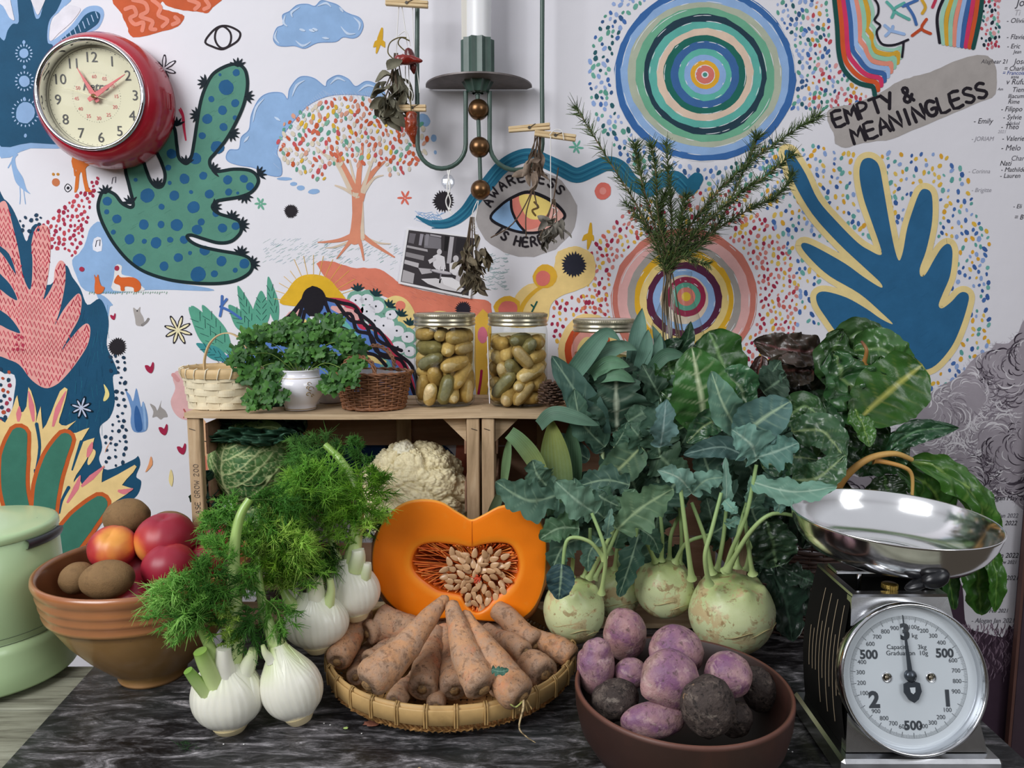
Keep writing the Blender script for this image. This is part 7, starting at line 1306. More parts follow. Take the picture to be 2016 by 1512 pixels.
# ---------------------------------------------------------------- savoy cabbage
def vein_field(x, z):
    """distance pattern of ribs on the visible leaf, x to the right and z up in units of the radius"""
    best = np.full(x.shape, 9.0)
    def pl(pts, w0):
        nonlocal best
        q = smooth(pts, 6)
        for a, b in zip(q[:-1], q[1:]):
            d = b-a; t_ = np.clip(((x-a[0])*d[0]+(z-a[1])*d[1])/(d@d+1e-9), 0, 1); best = np.minimum(best, np.hypot(x-a[0]-d[0]*t_, z-a[1]-d[1]*t_)/w0)
    pl([(-.12, -1.0), (-.38, -.55), (-.46, -.1), (-.42, .35), (-.28, .8)], 1.7)
    for (zz, xx) in ((-.75, -.28), (-.45, -.41), (-.15, -.46), (.15, -.45), (.4, -.40), (.62, -.34)):
        pl([(xx, zz), (xx+.35, zz+.12), (xx+.7, zz+.38), (xx+1.0, zz+.75)], 1.0); pl([(xx+.35, zz+.12), (xx+.65, zz+.10), (xx+.95, zz+.25)], .7); pl([(xx, zz), (xx-.2, zz+.2), (xx-.4, zz+.55)], .8)
    return best
def cabbage(cpx, cpy, Y, Rpx, label, seed, rich=True):
    c = P(cpx, cpy, Y); s = mpp(Y, cpy); R = Rpx*s; t = thing('savoy_cabbage', label, 'cabbage', (c[0], c[1], c[2]-R), 'savoy cabbages in the left crate'); nu, nv = (260, 180) if rich else (90, 60)
    u = np.arange(nu)*2*pi/nu; v = np.linspace(.001, pi-.001, nv); D = np.stack([np.outer(np.sin(v), np.cos(u)), np.outer(np.sin(v), np.sin(u)), np.repeat(np.cos(v)[:, None], nu, 1)], -1)
    Df = D.reshape(-1, 3); f = vein_field(Df[:, 0]+.02*fbm(Df*7, 2, 1), Df[:, 2]+.02*fbm(Df*7, 2, 4)); e1, b1 = cellbump(Df, 900 if rich else 300, seed); vn = np.maximum(np.clip(1-f/.022, 0, 1), .62*np.clip(1-e1*4.5, 0, 1)*np.clip(1.3-f*1.2, 0, 1)); r = 1+.022*b1+.018*np.clip(1-f/.03, 0, 1)+.05*fbm(Df*1.5, 2, seed)
    G = (Df*r[:, None]*R*A(1, .88, 1)).reshape(nv, nu, 3)+c; col = mixc(mixc(np.broadcast_to(lin('3c6a3a'), Df.shape), lin('6e9048'), .5+.5*fbm(Df*2, 2, 3)), lin('dde8a8'), vn).reshape(nv, nu, 3)
    k = MB(); k.grid(G, False, True, col); k.build('head', M_leafm, t, t); return t
cb = cabbage(505, 905, 1.405, 88, 'savoy cabbage with pale branching veins at the left of the crate', 2)
for a, kw_ in ((([(585, 850, 1.34), (520, 862, 1.325), (460, 858, 1.325), (405, 868, 1.335)], 17, '2f5a44', '6a9478', 'ovate'), dict(ruf=.9, rf=40, crk=.9)), (([(412, 925, 1.345), (404, 965, 1.34), (420, 1000, 1.34), (455, 1025, 1.34)], 20, '2c5244', '5a8470', 'ovate'), dict(ruf=.8, rf=36, crk=.9)), (([(590, 1000, 1.35), (600, 930, 1.34), (590, 850, 1.34)], 34, '2f5a48', '5f8a70', 'ovate'), dict(ruf=.3, rf=20, crk=.4)), (([(560, 860, 1.37), (500, 835, 1.37), (430, 835, 1.38)], 34, '1f4030', '3a6048', 'ovate'), dict(ruf=.35, crk=.4)), (([(600, 850, 1.38), (560, 825, 1.38), (500, 818, 1.39)], 30, '1c3a2c', '3a6048', 'ovate'), dict(ruf=.35, crk=.4)), (([(470, 850, 1.36), (530, 840, 1.35), (560, 850, 1.34)], 16, '5f7a40', 'a8bc78', 'ovate'), {})): LF(cb, *a, **kw_)
zlow = cb.location[2]
cabbage(520, 1040, 1.415, 72, 'lower savoy cabbage mostly hidden behind the feathery fennel tops', 5, False)
# ================================================================ kitchen scale
M_st = M_attr('brushed steel', .22, 1, var=(30, .8, 1.05), bumps=((90, .05, .0006),)); plainattr(M_st, 'c9cacc'); M_st2 = M_plain('polished steel', 'd6d7da', .10, 1); M_dks = M_plain('dark lacquered steel', '151413', .75, 0, var=(12, .6, 1.5), spec=.1); M_blkp = M_plain('black plastic', '1a1b1f', .3)
M_silv = M_plain('silver dial', 'd6dde4', .38, .2, var=(8, .93, 1.04)); M_dinK = M_plain('dial ink', '3a3f46', .5)
SB = T(1800, 1500, .004); SY0, SY1 = .885, .945            # front face leans back: bottom and top depth
def fp(px, py):         # a point on the leaning front face
    f = lambda Y: P(px, py, Y)
    n_ = nrm(A(0, -(.235-.018), -(SY0-SY1)*-1)); n_ = nrm(A(0, -.217, .06)); p0 = A(.45, SY0, .018); r = ray(px, py); o_ = A(0, 0, CAM_H); return o_+r*(np.dot(p0-o_, n_)/np.dot(r, n_))
FN = nrm(A(0, -.217, .06)); FU = nrm(A(0, .06, .217)); FX = A(1, 0, 0)
base_z = .001; TL, TRt, BL, BR = fp(1676, 1178), fp(1862, 1172), fp(1664, 1476), fp(1934, 1468); zb_ = min(BL[2], BR[2]); BL[2] = BR[2] = zb_; BL[1] = BR[1] = SY0; TL[2] = TRt[2] = (TL[2]+TRt[2])/2
cenx = (BL[0]+BR[0])/2
t = thing('kitchen_scale', 'steel kitchen scale with round dial and shallow steel pan at the right', 'kitchen scale', (cenx, .97, base_z))
DB = .135     # body depth
def body(k, ex=0, front=0):
    fr = [BL, BR, TRt, TL]; pts = []
    for dy in (0, DB): pts += [p_+A(0, dy if i < 2 else dy*.82, 0) for i, p_ in enumerate(fr)]
    return pts
k = MB(); v = body(k); n = 12; L_ = []; 
for (a, b, c, d) in ((0, 3, 7, 4), (1, 5, 6, 2)):      # sides bulge a little
    G = []
    for u in np.linspace(0, 1, 9):
        row = []
        for w_ in np.linspace(0, 1, 7): p_ = (v[a]*(1-u)+v[b]*u)*(1-w_)+(v[d]*(1-u)+v[c]*u)*w_; row.append(p_+A((-1 if a == 0 else 1)*.010*sin(pi*u), 0, 0))
        G.append(row)
    k.grid(G)
k.add([v[4], v[5], v[6], v[7]], [(0, 1, 2, 3)], sm=False); k.build('side_casing', M_dks, t, t)
k = MB(); rim = .004
F4_ = [BL-A(.002, 0, 0), BR+A(.002, 0, 0), TRt+A(.001, 0, 0), TL-A(.001, 0, 0)]; v = [p_+FN*.003 for p_ in F4_]+[p_+A(0, .01, 0) for p_ in F4_]; k.add(v, [(0, 1, 2, 3), (0, 4, 5, 1), (1, 5, 6, 2), (2, 6, 7, 3), (3, 7, 4, 0)], sm=False); k.build('front_plate', M_st, t, t)
k = MB(); T4 = [TL+FN*.003, TRt+FN*.003, TRt+A(0, DB*.82, 0), TL+A(0, DB*.82, 0)]
zt = TL[2]
fr = [(T4[0], T4[1]), (T4[1], T4[2]), (T4[2], T4[3]), (T4[3], T4[0])]; cT = sum(T4)/4
inn = [cT+(p_-cT)*A(.86, .80, 1) for p_ in T4]
for i in range(4): j = (i+1) % 4; k.add([T4[i]+A(0, 0, .004), T4[j]+A(0, 0, .004), inn[j]+A(0, 0, .004), inn[i]+A(0, 0, .004), T4[i], T4[j], inn[j]-A(0, 0, .012), inn[i]-A(0, 0, .012)], [(0, 1, 2, 3), (0, 4, 5, 1), (3, 2, 6, 7)], sm=False)
k.build('top_frame', M_st, t, t)
k = MB(); k.add([p_-A(0, 0, .012) for p_ in inn], [(0, 1, 2, 3)], sm=False); k.build('inner_well', M_dks, t, t)
k = MB(); k.box((cenx, .885+DB/2-.004, (zb_+base_z)/2), (BR[0]-BL[0]+.026, DB+.03, zb_-base_z-.0005), b=.004); k.build('base', M_st, t, t)
k = MB()
for i in range(9):      # bright slots along the left side
    f_ = .10+.088*i; u0, u1 = (.32, .92) if i % 2 == 0 else (.12, .7)
    if i > 6: u0, u1 = .3, .6
    pts = []
    for u in np.linspace(u0, u1, 8): p_ = (BL*(1-u)+TL*u)+A(0, (DB*(1-u)+DB*.82*u)*f_, 0)+A(-.0102*sin(pi*u)-.0008, 0, 0); pts.append(p_)
    k.tube(pts, .0005, 5)
k.build('side_slots', M_plain('slot edge', '96866e', .5, .3), t, t)
# dial: cylinder drum standing out of the leaning front
dcn = fp(1778, 1327)+FN*.003; s = mpp(dcn[1], 1338); RDl = 145*s*.985; BX = np.stack([FX, FU, FN], 1)
def DL(prof, name, mat, seg=96, col=None): 
    k = MB(); k.lathe(prof, seg, dcn, ax=FN); k.build(name, mat, t, t)
hD = .024
DL([(RDl*.94, 0), (RDl*.97, .004), (RDl, hD-.004), (RDl*.99, hD+.001), (RDl*.965, hD+.003), (RDl*.945, hD), (RDl*.935, hD-.014)], 'bezel', M_st2)
DL([(RDl*.935, hD-.014), (RDl*.90, hD-.013), (RDl*.885, hD-.0135)], 'dial_edge', M_silv); DL([(0, hD-.0135), (RDl*.90, hD-.0133)], 'dial', M_silv); hf = hD-.0132; aR = 0.0
def dp(a, r, h=0.0): return dcn+FN*(hf+h)+(FX*sin(a)+FU*cos(a))*r
SA = radians(-1); k = MB()
for i in range(300):
    a = i*2*pi/300+SA; big = i % 10 == 0; mid = i % 5 == 0; r0, r1 = RDl*.795, RDl*(.755 if not big else .725); w_ = .00016 if not big else .0003
    if mid and not big: r1 = RDl*.745
    n_ = FX*cos(a)-FU*sin(a); k.add([dp(a, r0, .0002)+n_*w_, dp(a, r0, .0002)-n_*w_, dp(a, r1, .0002)-n_*w_, dp(a, r1, .0002)+n_*w_], [(0, 1, 2, 3)], sm=False)
r_ = RDl*.797; k.grid([[dp(a, r, .0002) for r in (r_, r_+.0002)] for a in np.linspace(0, 2*pi, 97)[:-1]], True, False, sm=False)
def st(sx, a, r, size, off=0, dx=0, dy=0): dtext(k, sx, 0, 0, size, 0, 0, (FX, FU), off=off, cpos=dp(a, r, .0003)+FX*dx+FU*dy)
for i in range(30):
    a = i*2*pi/30+SA; m_ = (i % 10)*100
    if i % 10 == 0 or i % 5 == 0: continue
    st(('100g' if i == 1 else str(m_)), a, RDl*.655, .0074)
for i, sx in ((5, '500'), (15, '500'), (25, '500')): st(sx, i*2*pi/30+SA, RDl*(.60 if i != 15 else .63), .0150, .0005)
for i, sx in ((0, '3'), (10, '1'), (20, '2')): st(sx, i*2*pi/30+SA, RDl*(.59 if i == 0 else .575), .0262, .0012)
st('kg', SA, RDl*.53, .008, 0, .012); st('Capacity     3kg', 0, RDl*.38, .0080); st('Graduation  10g', 0, RDl*.30, .0080); k.build('dial_markings', M_dinK, t, t)
for sgn in (-1, 1):
    k = MB(); c = dp(0, 0)+FX*sgn*RDl*.30+FU*-.001; k.lathe([(.0062, 0), (.0062, .001), (.0048, .0012), (.0042, .0003), (0, .0003)], 24, c, ax=FN); sc_ = k.build('screw_ring', M_st2, t, t); k = MB(); k.lathe([(.003, .0005), (.0027, .0018), (0, .0022)], 14, c, ax=FN); k.build('screw', M_plain('aged screw', '8a8070', .35, .9), sc_, t)
k = MB(); an_ = radians(-3.5); d = FX*sin(an_)+FU*cos(an_); n_ = FX*cos(an_)-FU*sin(an_); pv = dp(0, RDl*.02, .004); v = []
for dz in (0, .0014): v += [pv-d*.004+n_*.0032+FN*dz, pv+d*RDl*.80+n_*.0003+FN*dz, pv+d*RDl*.80-n_*.0003+FN*dz, pv-d*.004-n_*.0032+FN*dz]
k.add(v, [(0, 1, 2, 3), (4, 5, 6, 7), (0, 4, 5, 1), (1, 5, 6, 2), (2, 6, 7, 3), (3, 7, 4, 0)], sm=False)
sh_ = [(-.5, .0), (-.55, -.5), (-.3, -.95), (0, -1.15), (.3, -.95), (.55, -.5), (.5, 0), (.18, .12), (0, .05), (-.18, .12)]; v = []
for dz in (0, .0016): v += [pv-d*.009+n_*x*.020+d*y*.020+FN*dz for x, y in sh_]
m_ = len(sh_); k.add(v, [list(range(m_)), list(range(m_, 2*m_))]+[(i, (i+1) % m_, m_+(i+1) % m_, m_+i) for i in range(m_)], sm=False); nd = k.build('needle', M_plain('dark needle', '3a4048', .35, .3), t, t)
k = MB(); k.lathe([(.007, -.002), (.0075, .002), (.005, .005), (0, .0055)], 24, pv, ax=FN); k.build('hub', M_plain('dark hub', '4a5058', .25, .6), nd, t)
k = MB(); v = [pv-d*.0135+n_*x*.007+d*y*.008+FN*.0019 for x, y in ((-.5, 0), (-.4, -.7), (0, -1), (.4, -.7), (.5, 0))]; k.add(v, [(0, 1, 2, 3, 4)], sm=False); k.build('needle_badge', M_silv, nd, t)
DL([(0, hD+.006), (RDl*.4, hD+.0055), (RDl*.75, hD+.003), (RDl*.94, hD-.001)], 'glass', m_glass, 64)
# stand and pan
pcn_ = P(1757, 1016, 1.005); PR = 189*mpp(1.005, 1035); TN = nrm(A(.03, -.02, 1))
for px_, py_ in ((1692, 1132), (1822, 1128)):
    k = MB(); a = P(px_, py_, .975); a0 = a.copy(); a0[2] = zt-.012; a[2] = zt+.02; k.tube([a0, a], .0034, 10); k.build('support_post', M_st2, t, t)
k = MB(); k.box((cenx-.005, .985, zt+.020), (.135, .03, .005), b=.001); k.build('support_bar', M_st, t, t)
k = MB(); a = P(1752, 1146, .955); a[2] = zt+.004; k.lathe([(0, .008), (.0085, .0075), (.0095, .006), (.0095, .001), (.008, 0)], 28, a)
for i in range(28): x = i*2*pi/28; k.tube([a+A(.0097*cos(x), .0097*sin(x), .001), a+A(.0097*cos(x), .0097*sin(x), .0068)], .0007, 4)
k.tube([a-A(0, 0, .016), a], .003, 8); k.build('brass_zero_knob', M_plain('brass knob', 'a08848', .3, .9), t, t)
pb_z = -.056; k = MB(); pr = [(0, pb_z+.0012), (PR*.52, pb_z+.0012), (PR*.66, pb_z+.003), (PR*.80, pb_z+.012), (PR*.90, pb_z+.027), (PR*.955, pb_z+.041), (PR*.985, pb_z+.056), (PR*.998, pb_z+.0575), (PR*1.006, pb_z+.0565), (PR*1.0, pb_z+.054), (PR*.968, pb_z+.039), (PR*.914, pb_z+.025), (PR*.81, pb_z+.010), (PR*.66, pb_z+.001), (PR*.45, pb_z), (0, pb_z)]
k.lathe(pr, 128, pcn_, ax=TN); k.build('pan', M_attr('pan steel', .14, 1, var=(7, .9, 1.02), bumps=((500, .05, .0004, (1, 1, .1)),)), t, t)
k = MB(); k.lathe([(PR*.44, pb_z+.0014), (PR*.452, pb_z+.0022), (PR*.464, pb_z+.0014)], 96, pcn_, ax=TN); k.build('pan_ring', M_st2, t, t)
k = MB(); k.lathe([(PR*.3, pb_z-.012), (PR*.32, pb_z-.001), (0, pb_z-.001)], 40, pcn_, ax=TN); k.build('pan_seat', M_dks, t, t)
for (cx_, cy_, Yc) in ((1846, 1100, .888),):
    k = MB(); c = A(P(cx_, cy_, Yc)[0], .890, pcn_[2]-.044); G, _ = lump(c, .017, .011, .011, rotm((0, 1, 0), -.35), .04, 2, 3, 30, 20, shape=lambda D: 1+.25*np.clip(D[..., 0], 0, 1)*np.clip(D[..., 2]+.2, 0, 1)); k.grid(G, False, True); G, _ = lump(c+A(-.014, .010, -.010), .018, .010, .006, rotm((0, 1, 0), -.4), .03, 2, 5, 24, 16); k.grid(G, False, True); k.build('rubber_rest', M_blkp, t, t)
# ================================================================ glass bottle with rosemary
bc = P(1328, 800, 1.42); bc[2] = ZT+.0006; s = mpp(1.42, 650); zz_ = lambda y: P(1325, y, 1.42)[2]-bc[2]
t = thing('glass_bottle', 'clear glass bottle vase holding rosemary sprigs on the right crate', 'bottle', bc); Mbt = M_clear('bottle glass', (.90, .925, .92), .015, .08, .35)
k = MB(); k.lathe([(0, .001), (58*s, 0), (62*s, .004), (63*s, .03), (62*s, zz_(700)), (56*s, zz_(665)), (44*s, zz_(625)), (31*s, zz_(590)), (25*s, zz_(562)), (25*s, zz_(545)), (27*s, zz_(541)), (26*s, zz_(535)), (23*s, zz_(535))], 56, bc); k.build('glass', Mbt, t, t)
M_ros = M_attr('rosemary needle', .5, spec=.3, trans=.1); M_twig = M_plain('brown twig', '6b5a40', .7)
def rosem(path, label, n, L=21, seed=0, sparse=1.0):
    pts = smooth([P(*q) for q in path], 12); s = mpp(path[0][2], path[0][1]); rs = np.random.RandomState(seed); N_ = len(pts); t = thing('rosemary_sprig', label, 'rosemary', (pts[0][0], pts[0][1], pts[0][2]), 'rosemary sprigs in the glass bottle')
    k = MB(); k.tube(pts, np.interp(np.linspace(0, 1, N_), [0, .3, .5, 1], [.0012, .0013, .002, .0008]), 6); k.build('stem', M_twig, t, t); k = MB(); tg = np.gradient(pts, axis=0); S = []; D = []; Ln = []; Cc = []
    for i in range(int(n*3.2)):
        x = .36+.64*rs.rand()**.8; f_ = x*(N_-1); j = min(int(f_), N_-2); p_ = pts[j]*(1-f_+j)+pts[j+1]*(f_-j); T_ = nrm(tg[j]); a = rs.uniform(0, 2*pi); u = nrm(np.cross(T_, A(.1, 1, .3))); w_ = np.cross(T_, u)
        S.append(p_); D.append(nrm(T_*rs.uniform(.25, 1.1)+(u*cos(a)+w_*sin(a))*rs.uniform(.6, 1)+rs.randn(3)*.12)); Ln.append(L*s*rs.uniform(.8, 1.6)*(1-.35*x)); Cc.append(mixc(lin('34482a'), lin('6a8048'), rs.rand()))
    threads(k, S, D, Ln, .00105, np.array(Cc), -.1, 2); k.build('needles', M_ros, t, t)
RO = [([(1330, 760), (1318, 600), (1305, 520), (1262, 420), (1200, 318), (1134, 212)], 70, 30, 'sparse rosemary sprig reaching furthest to the upper left'), ([(1335, 760), (1320, 600), (1312, 520), (1275, 400), (1258, 330), (1250, 285)], 95, 24, 'rosemary sprig standing just right of the sparse long one'), ([(1325, 750), (1318, 600), (1318, 520), (1296, 430), (1292, 350), (1282, 282)], 95, 22, 'upright rosemary sprig with its tip below the big blue rings'), ([(1345, 760), (1325, 600), (1322, 520), (1322, 430), (1318, 360), (1312, 282)], 100, 22, 'tallest straight rosemary sprig in the middle of the bottle'),
      ([(1350, 750), (1322, 600), (1325, 520), (1362, 440), (1440, 350), (1530, 280), (1612, 226)], 150, 24, 'longest rosemary sprig reaching up right towards the grey banner'), ([(1340, 770), (1318, 600), (1322, 520), (1380, 450), (1450, 385), (1510, 345), (1562, 302)], 130, 22, 'rosemary sprig in the middle of the three leaning right'), ([(1350, 770), (1320, 600), (1328, 520), (1392, 465), (1470, 415), (1530, 385), (1562, 340)], 130, 22, 'lowest long rosemary sprig leaning right over the pink rings'),
      ([(1330, 740), (1316, 600), (1320, 525), (1370, 490), (1420, 430), (1480, 300), (1490, 270)], 110, 24, 'rosemary sprig bending right then up steeply'), ([(1330, 740), (1316, 600), (1318, 530), (1340, 505), (1365, 512), (1394, 520)], 46, 18, 'short rosemary sprig sticking out right of the bottle mouth'), ([(1325, 740), (1314, 600), (1310, 530), (1290, 480), (1268, 440), (1232, 400)], 80, 24, 'short bushy rosemary sprig low on the left'), ([(1330, 740), (1316, 600), (1316, 530), (1306, 460), (1300, 420), (1310, 380)], 90, 24, 'short dense rosemary sprig in the centre of the bunch'), ([(1332, 740), (1318, 600), (1320, 530), (1336, 470), (1342, 430), (1350, 385)], 90, 24, 'short dense rosemary sprig right of the centre'), ([(1332, 740), (1318, 600), (1322, 530), (1350, 480), (1376, 450), (1400, 395)], 90, 22, 'medium rosemary sprig between the upright and the leaning ones')]
for i, (pa, n_, L, lb) in enumerate(RO): rosem([(x+(((i*37) % 29)-14)*(1.6 if j == 0 else 1.0 if j == 1 else 0), y, 1.42+(((i*17) % 13)-6)*(.004 if j == 0 else .002 if j == 1 else 0)-.028*max(0, j-2)*((i % 3)-1)*.5) for j, (x, y) in enumerate(pa)], lb, n_, L, i)
# ================================================================ coriander
M_cor = M_attr('coriander leaf', .5, var=(60, .85, 1.15), spec=.4, trans=.25)
c0_ = P(592, 735, 1.352); t = thing('coriander_bunch', 'bunch of fresh coriander leaves filling the small white china pot', 'coriander', c0_); rc = random.Random(21)
def leaflet(k, c, d, nrm_, r, col):
    d = nrm(d-nrm_*np.dot(d, nrm_)); s_ = np.cross(nrm_, d); pts = [c]; n = 19
    for i in range(n):
        a = -2.35+4.7*i/(n-1); q = r*(.78+.22*cos(a*3.0))*(1+.13*cos(a*9+1))*(1 if abs(a) < 2 else .8); pts.append(c+d*q*cos(a)+s_*q*sin(a)+nrm_*r*.25*(cos(a*3)*.4-.5*(q/r)))
    k.add(pts, [(0, i, i+1) for i in range(1, n)], col)
sp = [(500, 668), (530, 650), (560, 672), (590, 655), (620, 650), (650, 668), (680, 672), (698, 700), (480, 700), (492, 735), (520, 762), (528, 738), (612, 700), (640, 705), (668, 722), (560, 705), (520, 700), (590, 690), (662, 735), (690, 735), (508, 785), (650, 640), (540, 770), (602, 672), (575, 640), (700, 682), (660, 752)]
for i, (x, y) in enumerate(sp):
    Y = 1.352+rc.uniform(-.045, .03)-(.02 if y > 730 else 0); e = P(x, y, Y); k = MB(); q = smooth([c0_+A(0, 0, -.01), (c0_+e)/2+A(0, 0, .018), e], 6); k.tube(q, .0008, 5, lin('7f9f4c'))
    for j in range(9):
        c = e+A(rc.uniform(-.016, .016), rc.uniform(-.014, .010), rc.uniform(-.013, .013)); k.tube([e-A(0, 0, .008), c], .0005, 4, lin('7f9f4c'), cap=False)
        for m_ in (-1, 0, 1): a = rc.uniform(0, 6.3); leaflet(k, c+A(m_*.006, 0, rc.uniform(-.003, .003)), A(cos(a), rc.uniform(-.3, .3), sin(a)), nrm(A(rc.uniform(-.6, .6), -1, rc.uniform(0, .9))), rc.uniform(.0095, .0145), mixc(lin('2a5622'), lin('568c38'), rc.random()**1.3))
    k.build('sprig', M_cor, t, t)
# ================================================================ things hanging on the lamp
M_peg = M_wood('clothes peg wood', 'c9a878', 'dfc498', 'ead6b0', 8, (1, 10, 10), .6, .2); M_str = M_plain('white cotton string', 'e6e4e0', .8); M_dry = M_attr('dried herb leaf', .85, var=(70, .6, 1.3), bumps=((200, .5, .001),)); M_chi_ = M_attr('dried chilli skin', .28, var=(80, .6, 1.4), coat=.4, bumps=((120, .8, .002),)); HY = 1.47
def peg(cx_, cy_, ang, L, label, Y=HY):
    c = P(cx_, cy_, Y); s = mpp(Y, cy_); d = A(cos(ang), 0, sin(ang)); n_ = A(-sin(ang), 0, cos(ang)); t = thing('clothes_peg', label, 'clothes peg', c, 'wooden clothes pegs on the lamp'); R_ = np.stack([d, A(0, 1, 0), n_], 1)
    for sg in (1, -1): k = MB(); k.box(c+n_*sg*.0029, (L*s, .009, .0055), rotm((0, 1, 0), 0)@np.stack([nrm(d+n_*sg*.012), A(0, 1, 0), nrm(n_-d*sg*.012)], 1), b=.001); k.build('jaw', M_peg, t, t)
    k = MB(); k.tube([c+A(0, y, 0) for y in (-.006, .006)], .0028, 10); k.tube([c+A(0, -.0055, 0), c+A(0, -.0055, 0)+d*.012+n_*.006], .0006, 4); k.build('spring', M_stp, t, t)
peg(801, 7, -.05, 84, 'clothes peg at the top edge of the picture on the left lamp rod'); peg(812, 213, .0, 54, 'clothes peg holding the upright dried chilli'); peg(1042, 252, .08, 82, 'left clothes peg of the crossed pair on the right lamp rod'); peg(1093, 267, -.12, 82, 'right clothes peg of the crossed pair with string looped round it', 1.458)
def strg(k, pts, r=.0009): k.tube(smooth([P(x, y, Y) for x, y, Y in pts], 6), r, 5)
def dleaf(k, c, d, L, w_, rs, col):
    d = nrm(d); u = nrm(np.cross(d, rs.randn(3))); v_ = np.cross(d, u); G = []; tw_ = rs.uniform(-1.5, 1.5)
    for x in np.linspace(0, 1, 7): q = w_*math.sin(pi*min(1, x*.93+.04))**.8; a = tw_*x; uu = u*cos(a)+v_*sin(a); vv = v_*cos(a)-u*sin(a); c_ = c+d*L*x+vv*L*.12*sin(x*5+tw_); G.append([c_+uu*q*y+vv*q*.55*y*y for y in (-1, -.5, 0, .5, 1)])
    k.grid(G, col=col)
def bundle(label, top, bot, wd, n, c0, c1, seed, Y=HY, strings=(), nm='dried_herb_bundle', L=(22, 40), stalks=6, lw=.22):
    rs = np.random.RandomState(seed); a, b = P(*top, Y), P(*bot, Y); s = mpp(Y, top[1]); t = thing(nm, label, 'dried herbs', a, 'bundles hanging from the lamp'); k = MB()
    for i in range(stalks): e = a+(b-a)*rs.uniform(.4, .85)+A(rs.uniform(-1, 1), rs.uniform(-.5, .5), 0)*wd*s*.4; k.tube(smooth([a+A(rs.uniform(-.004, .004), 0, .012), (a+e)/2+A(rs.uniform(-.004, .004), 0, 0), e], 4), .0012, 5, lin('5a4a3a'))
    k.build('stalks', M_dry, t, t); k = MB()
    for i in range(n):
        x = rs.rand()**.7; c = a+(b-a)*(.12+.75*x)+A(rs.uniform(-1, 1), rs.uniform(-.5, .5), 0)*wd*s*.42*math.sin(pi*(.15+.75*x)); d = (b-a)/np.linalg.norm(b-a)+rs.randn(3)*.45; Ll = rs.uniform(*L)*s; dleaf(k, c, d, Ll, Ll*lw*rs.uniform(.7, 1.3), rs, mixc(lin(c0), lin(c1), rs.rand()))
    k.build('leaves', M_dry, t, t)
    if strings:
        k = MB()
        for q in strings: strg(k, [(x, y, Y) for x, y in q])
        k.build('string', M_str, t, t)
bundle('grey green dried herb bundle hanging at the left lamp rod', (780, 118), (772, 235), 62, 44, '5f5c4c', '8a8672', 1, 1.475, ([(786, 5), (782, 60), (780, 120)], [(790, 5), (798, 60), (804, 120), (806, 200)], [(812, 5), (815, 90), (824, 160), (826, 183)], [(798, 130), (800, 165), (812, 185), (806, 212)], [(784, 70), (800, 62), (808, 90)]), L=(26, 48), lw=.3)
bundle('brown dried herb bundle tied with string beside the photograph', (930, 440), (936, 582), 62, 64, '4f4436', '7f745c', 2, 1.47, ([(940, 395), (930, 420), (932, 445)], [(942, 395), (938, 420), (932, 448)], [(924, 440), (938, 446), (926, 452), (940, 456)]), L=(20, 40))
bundle('small grey dried leaves hanging on a long string by the painted eye', (1092, 405), (1078, 480), 60, 30, '5a564e', '857f74', 3, 1.45, ([(1084, 268), (1084, 340), (1085, 408)], [(1086, 408), (1098, 414), (1090, 425)], [(1082, 266), (1092, 256), (1106, 258), (1110, 275)]), L=(22, 36), stalks=4)
bundle('withered flower stalks hanging from the crossed pegs at the right rod', (1058, 268), (1040, 360), 34, 11, '6b5848', '9a8878', 4, 1.47, (), L=(22, 48), stalks=5, lw=.2)
t = [o for o in COL.objects if o.name.startswith('dried_herb_bundle')][-1]; k = MB()
for q in ([(1062, 262), (1060, 320), (1045, 380), (1010, 440), (966, 468)], [(1060, 290), (1052, 360), (1036, 420), (1036, 466)], [(1056, 300), (1048, 350), (1056, 400), (1060, 410)], [(1064, 250), (1064, 290), (1060, 330)], [(1099, 330), (1092, 380), (1088, 400)]): k.tube(smooth([P(x, y, 1.47) for x, y in q], 6), .0013, 5, lin('5b4838'))
k.build('long_stalks', M_dry, t, t)
def chilli(label, pts, r, c, Y=1.462, st_=None):
    q = smooth([P(x, y, Y) for x, y in pts], 6); s = mpp(Y, pts[0][1]); n = len(q); x = np.linspace(0, 1, n); k = MB(); t = thing('dried_chilli', label, 'chilli', q[0], 'dried chillies on the lamp'); k.tube(q, r*s*np.interp(x, [0, .08, .35, .7, .93, 1], [.5, .9, 1, .8, .35, .1]), 14, lin(c)); G = k.v[0]; cc = np.repeat(q, 14, 0); k.v[0] = cc+(G-cc)*(1+.30*fbm(G*130, 3, 2))[:, None]; k.build('pod', M_chi_, t, t)
    if st_: k = MB(); k.tube(smooth([P(x, y, Y) for x, y in st_], 6), .0012, 5, lin('6b6038')); k.build('stalk', M_dry, t, t)
chilli('dried red chilli lying across the left lamp rod', [(777, 120), (795, 118), (812, 118), (832, 120)], 10.5, '7c1a10', 1.462, [(777, 118), (764, 104), (768, 84), (785, 74), (800, 74)]); chilli('dark dried chilli hanging behind the crosswise one', [(802, 96), (808, 112), (812, 128), (815, 146)], 9, '5a100c', 1.472, [(797, 100), (784, 86), (790, 74), (806, 80)]); chilli('orange red dried chilli hanging upright from a clothes peg', [(810, 220), (810, 240), (811, 262), (816, 284)], 12, '8c3414', 1.46, [(810, 222), (808, 200), (806, 190)])
M_cry = M_clear('cut crystal', (.93, .95, .98), .12, .02, .7); c = P(882, 358, 1.485); t = thing('crystal_pendant', 'small clear cut crystal hanging under the left lamp curve', 'pendant', c); k = MB(); k.lathe([(0, .014), (.007, .012), (.0125, .004), (.0125, -.004), (.007, -.012), (0, -.014)], 8, c, sm=False); k.build('crystal', M_cry, t, t); k = MB(); strg(k, [(884, 335, 1.485), (882, 345, 1.48), (882, 352, 1.472)]); k.build('thread', M_str, t, t)
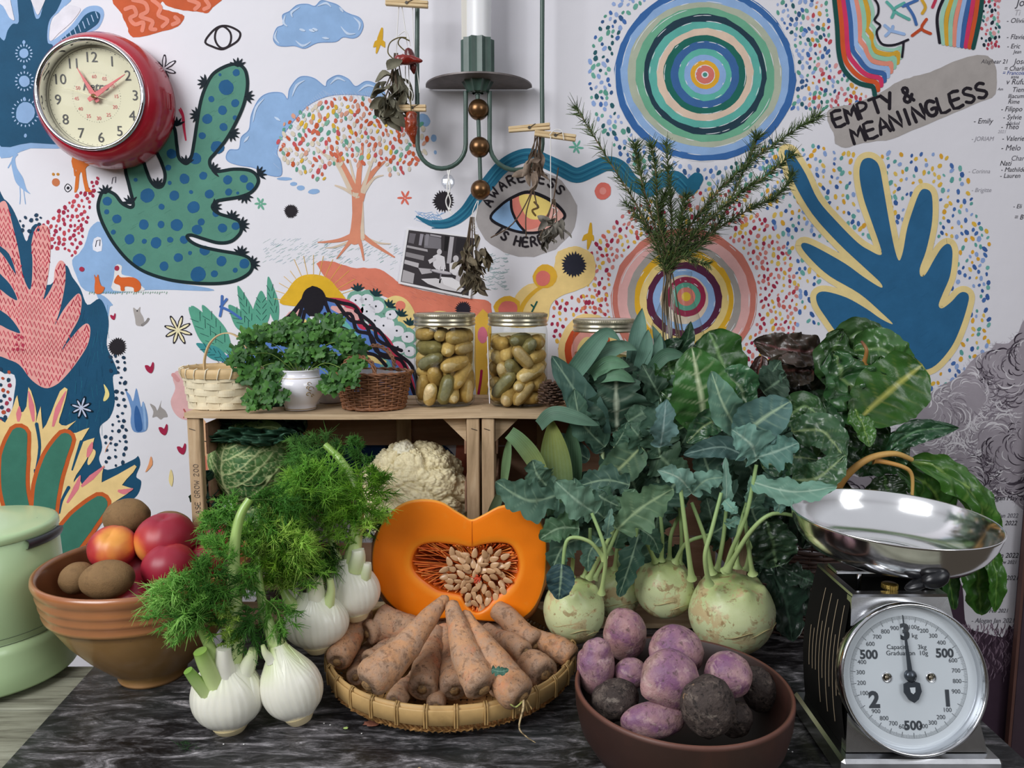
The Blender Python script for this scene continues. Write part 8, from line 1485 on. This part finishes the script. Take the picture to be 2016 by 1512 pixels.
t = thing('knotted_string', 'loop of white string knotted below the crystal pendant', 'string', P(884, 335, 1.475)); k = MB(); strg(k, [(881, 335, 1.475), (886, 370, 1.468), (878, 395, 1.468), (883, 412, 1.468), (890, 420, 1.468)], .0013); strg(k, [(886, 335, 1.475), (880, 370, 1.468), (887, 395, 1.468), (884, 412, 1.468), (889, 422, 1.468)], .0013)
G, _ = lump(P(885, 412, 1.468), .003, .003, .003, nu=12, nv=8); k.grid(G, False, True); k.build('string', M_str, t, t)
# ================================================================ scraps on the table
def scrap(name, label, cat, px_, py_, r, col, seed, z=.0006, flat=.12, grp=None):
    c = T(px_, py_, z+r*flat); lumpobj(name, M_scr, label, cat, c, r, r*.7, r*flat, None, grp, amp=.35, freq=3, seed=seed, nu=18, nv=12, colf=lambda D: np.broadcast_to(lin(col), D.shape))
M_scr = M_attr('scrap', .7, var=(200, .7, 1.3)); scrap('onion_skin', 'curled reddish brown scrap of skin on the marble before the tray', 'scrap', 733, 1424, .011, '7a4a38', 1); scrap('leaf_crumb', 'tiny bright green crumb on the marble left of the brown scrap', 'crumb', 681, 1433, .0035, 'a8c070', 2, flat=.3)
for i, (x, y) in enumerate(((650, 1427), (638, 1424), (712, 1444), (480, 1465), (440, 1465), (1552, 1475), (1560, 1480), (1545, 1482))): scrap('white_crumb', 'white crumb among the scattered crumbs on the dark marble', 'crumb', x, y, .0011, 'e6e4e0', i, flat=.6, grp='white crumbs on the marble')
k = MB(); a = T(826, 1514, .004); k.tube([a, a+A(0, -.03, 0)], [.0028, .0045], 10, lin('a8926a')); props(k.build('wooden_stub', M_scr, at=a), 'end of a pale wooden stick at the bottom edge of the picture', 'stick')
t = thing('leaf_scrap', 'small torn blue green leaf scrap lying on the carrots', 'leaf', P(985, 1322, .93)); LEAF(t, M_leafm, [(968, 1318, .935), (985, 1322, .93), (1002, 1318, .93)], 10, '3f6a60', '86a890', 'lobed', face=(0, -1, .8), ruf=.4)
t = thing('fennel_scrap', 'wisp of fennel leaf fallen on the marble at the front', 'fennel wisp', T(365, 1468, .001)); rsx = np.random.RandomState(3); S = [T(350+rsx.rand()*38, 1458+rsx.rand()*18, .0012) for _ in range(26)]; k = MB(); threads(k, S, [A(rsx.uniform(-1, 1), rsx.uniform(-1, 1), .05) for _ in S], [rsx.uniform(.006, .014) for _ in S], .0004, lin('3f6a3c'), .0); k.build('threads', M_fro, t, t)
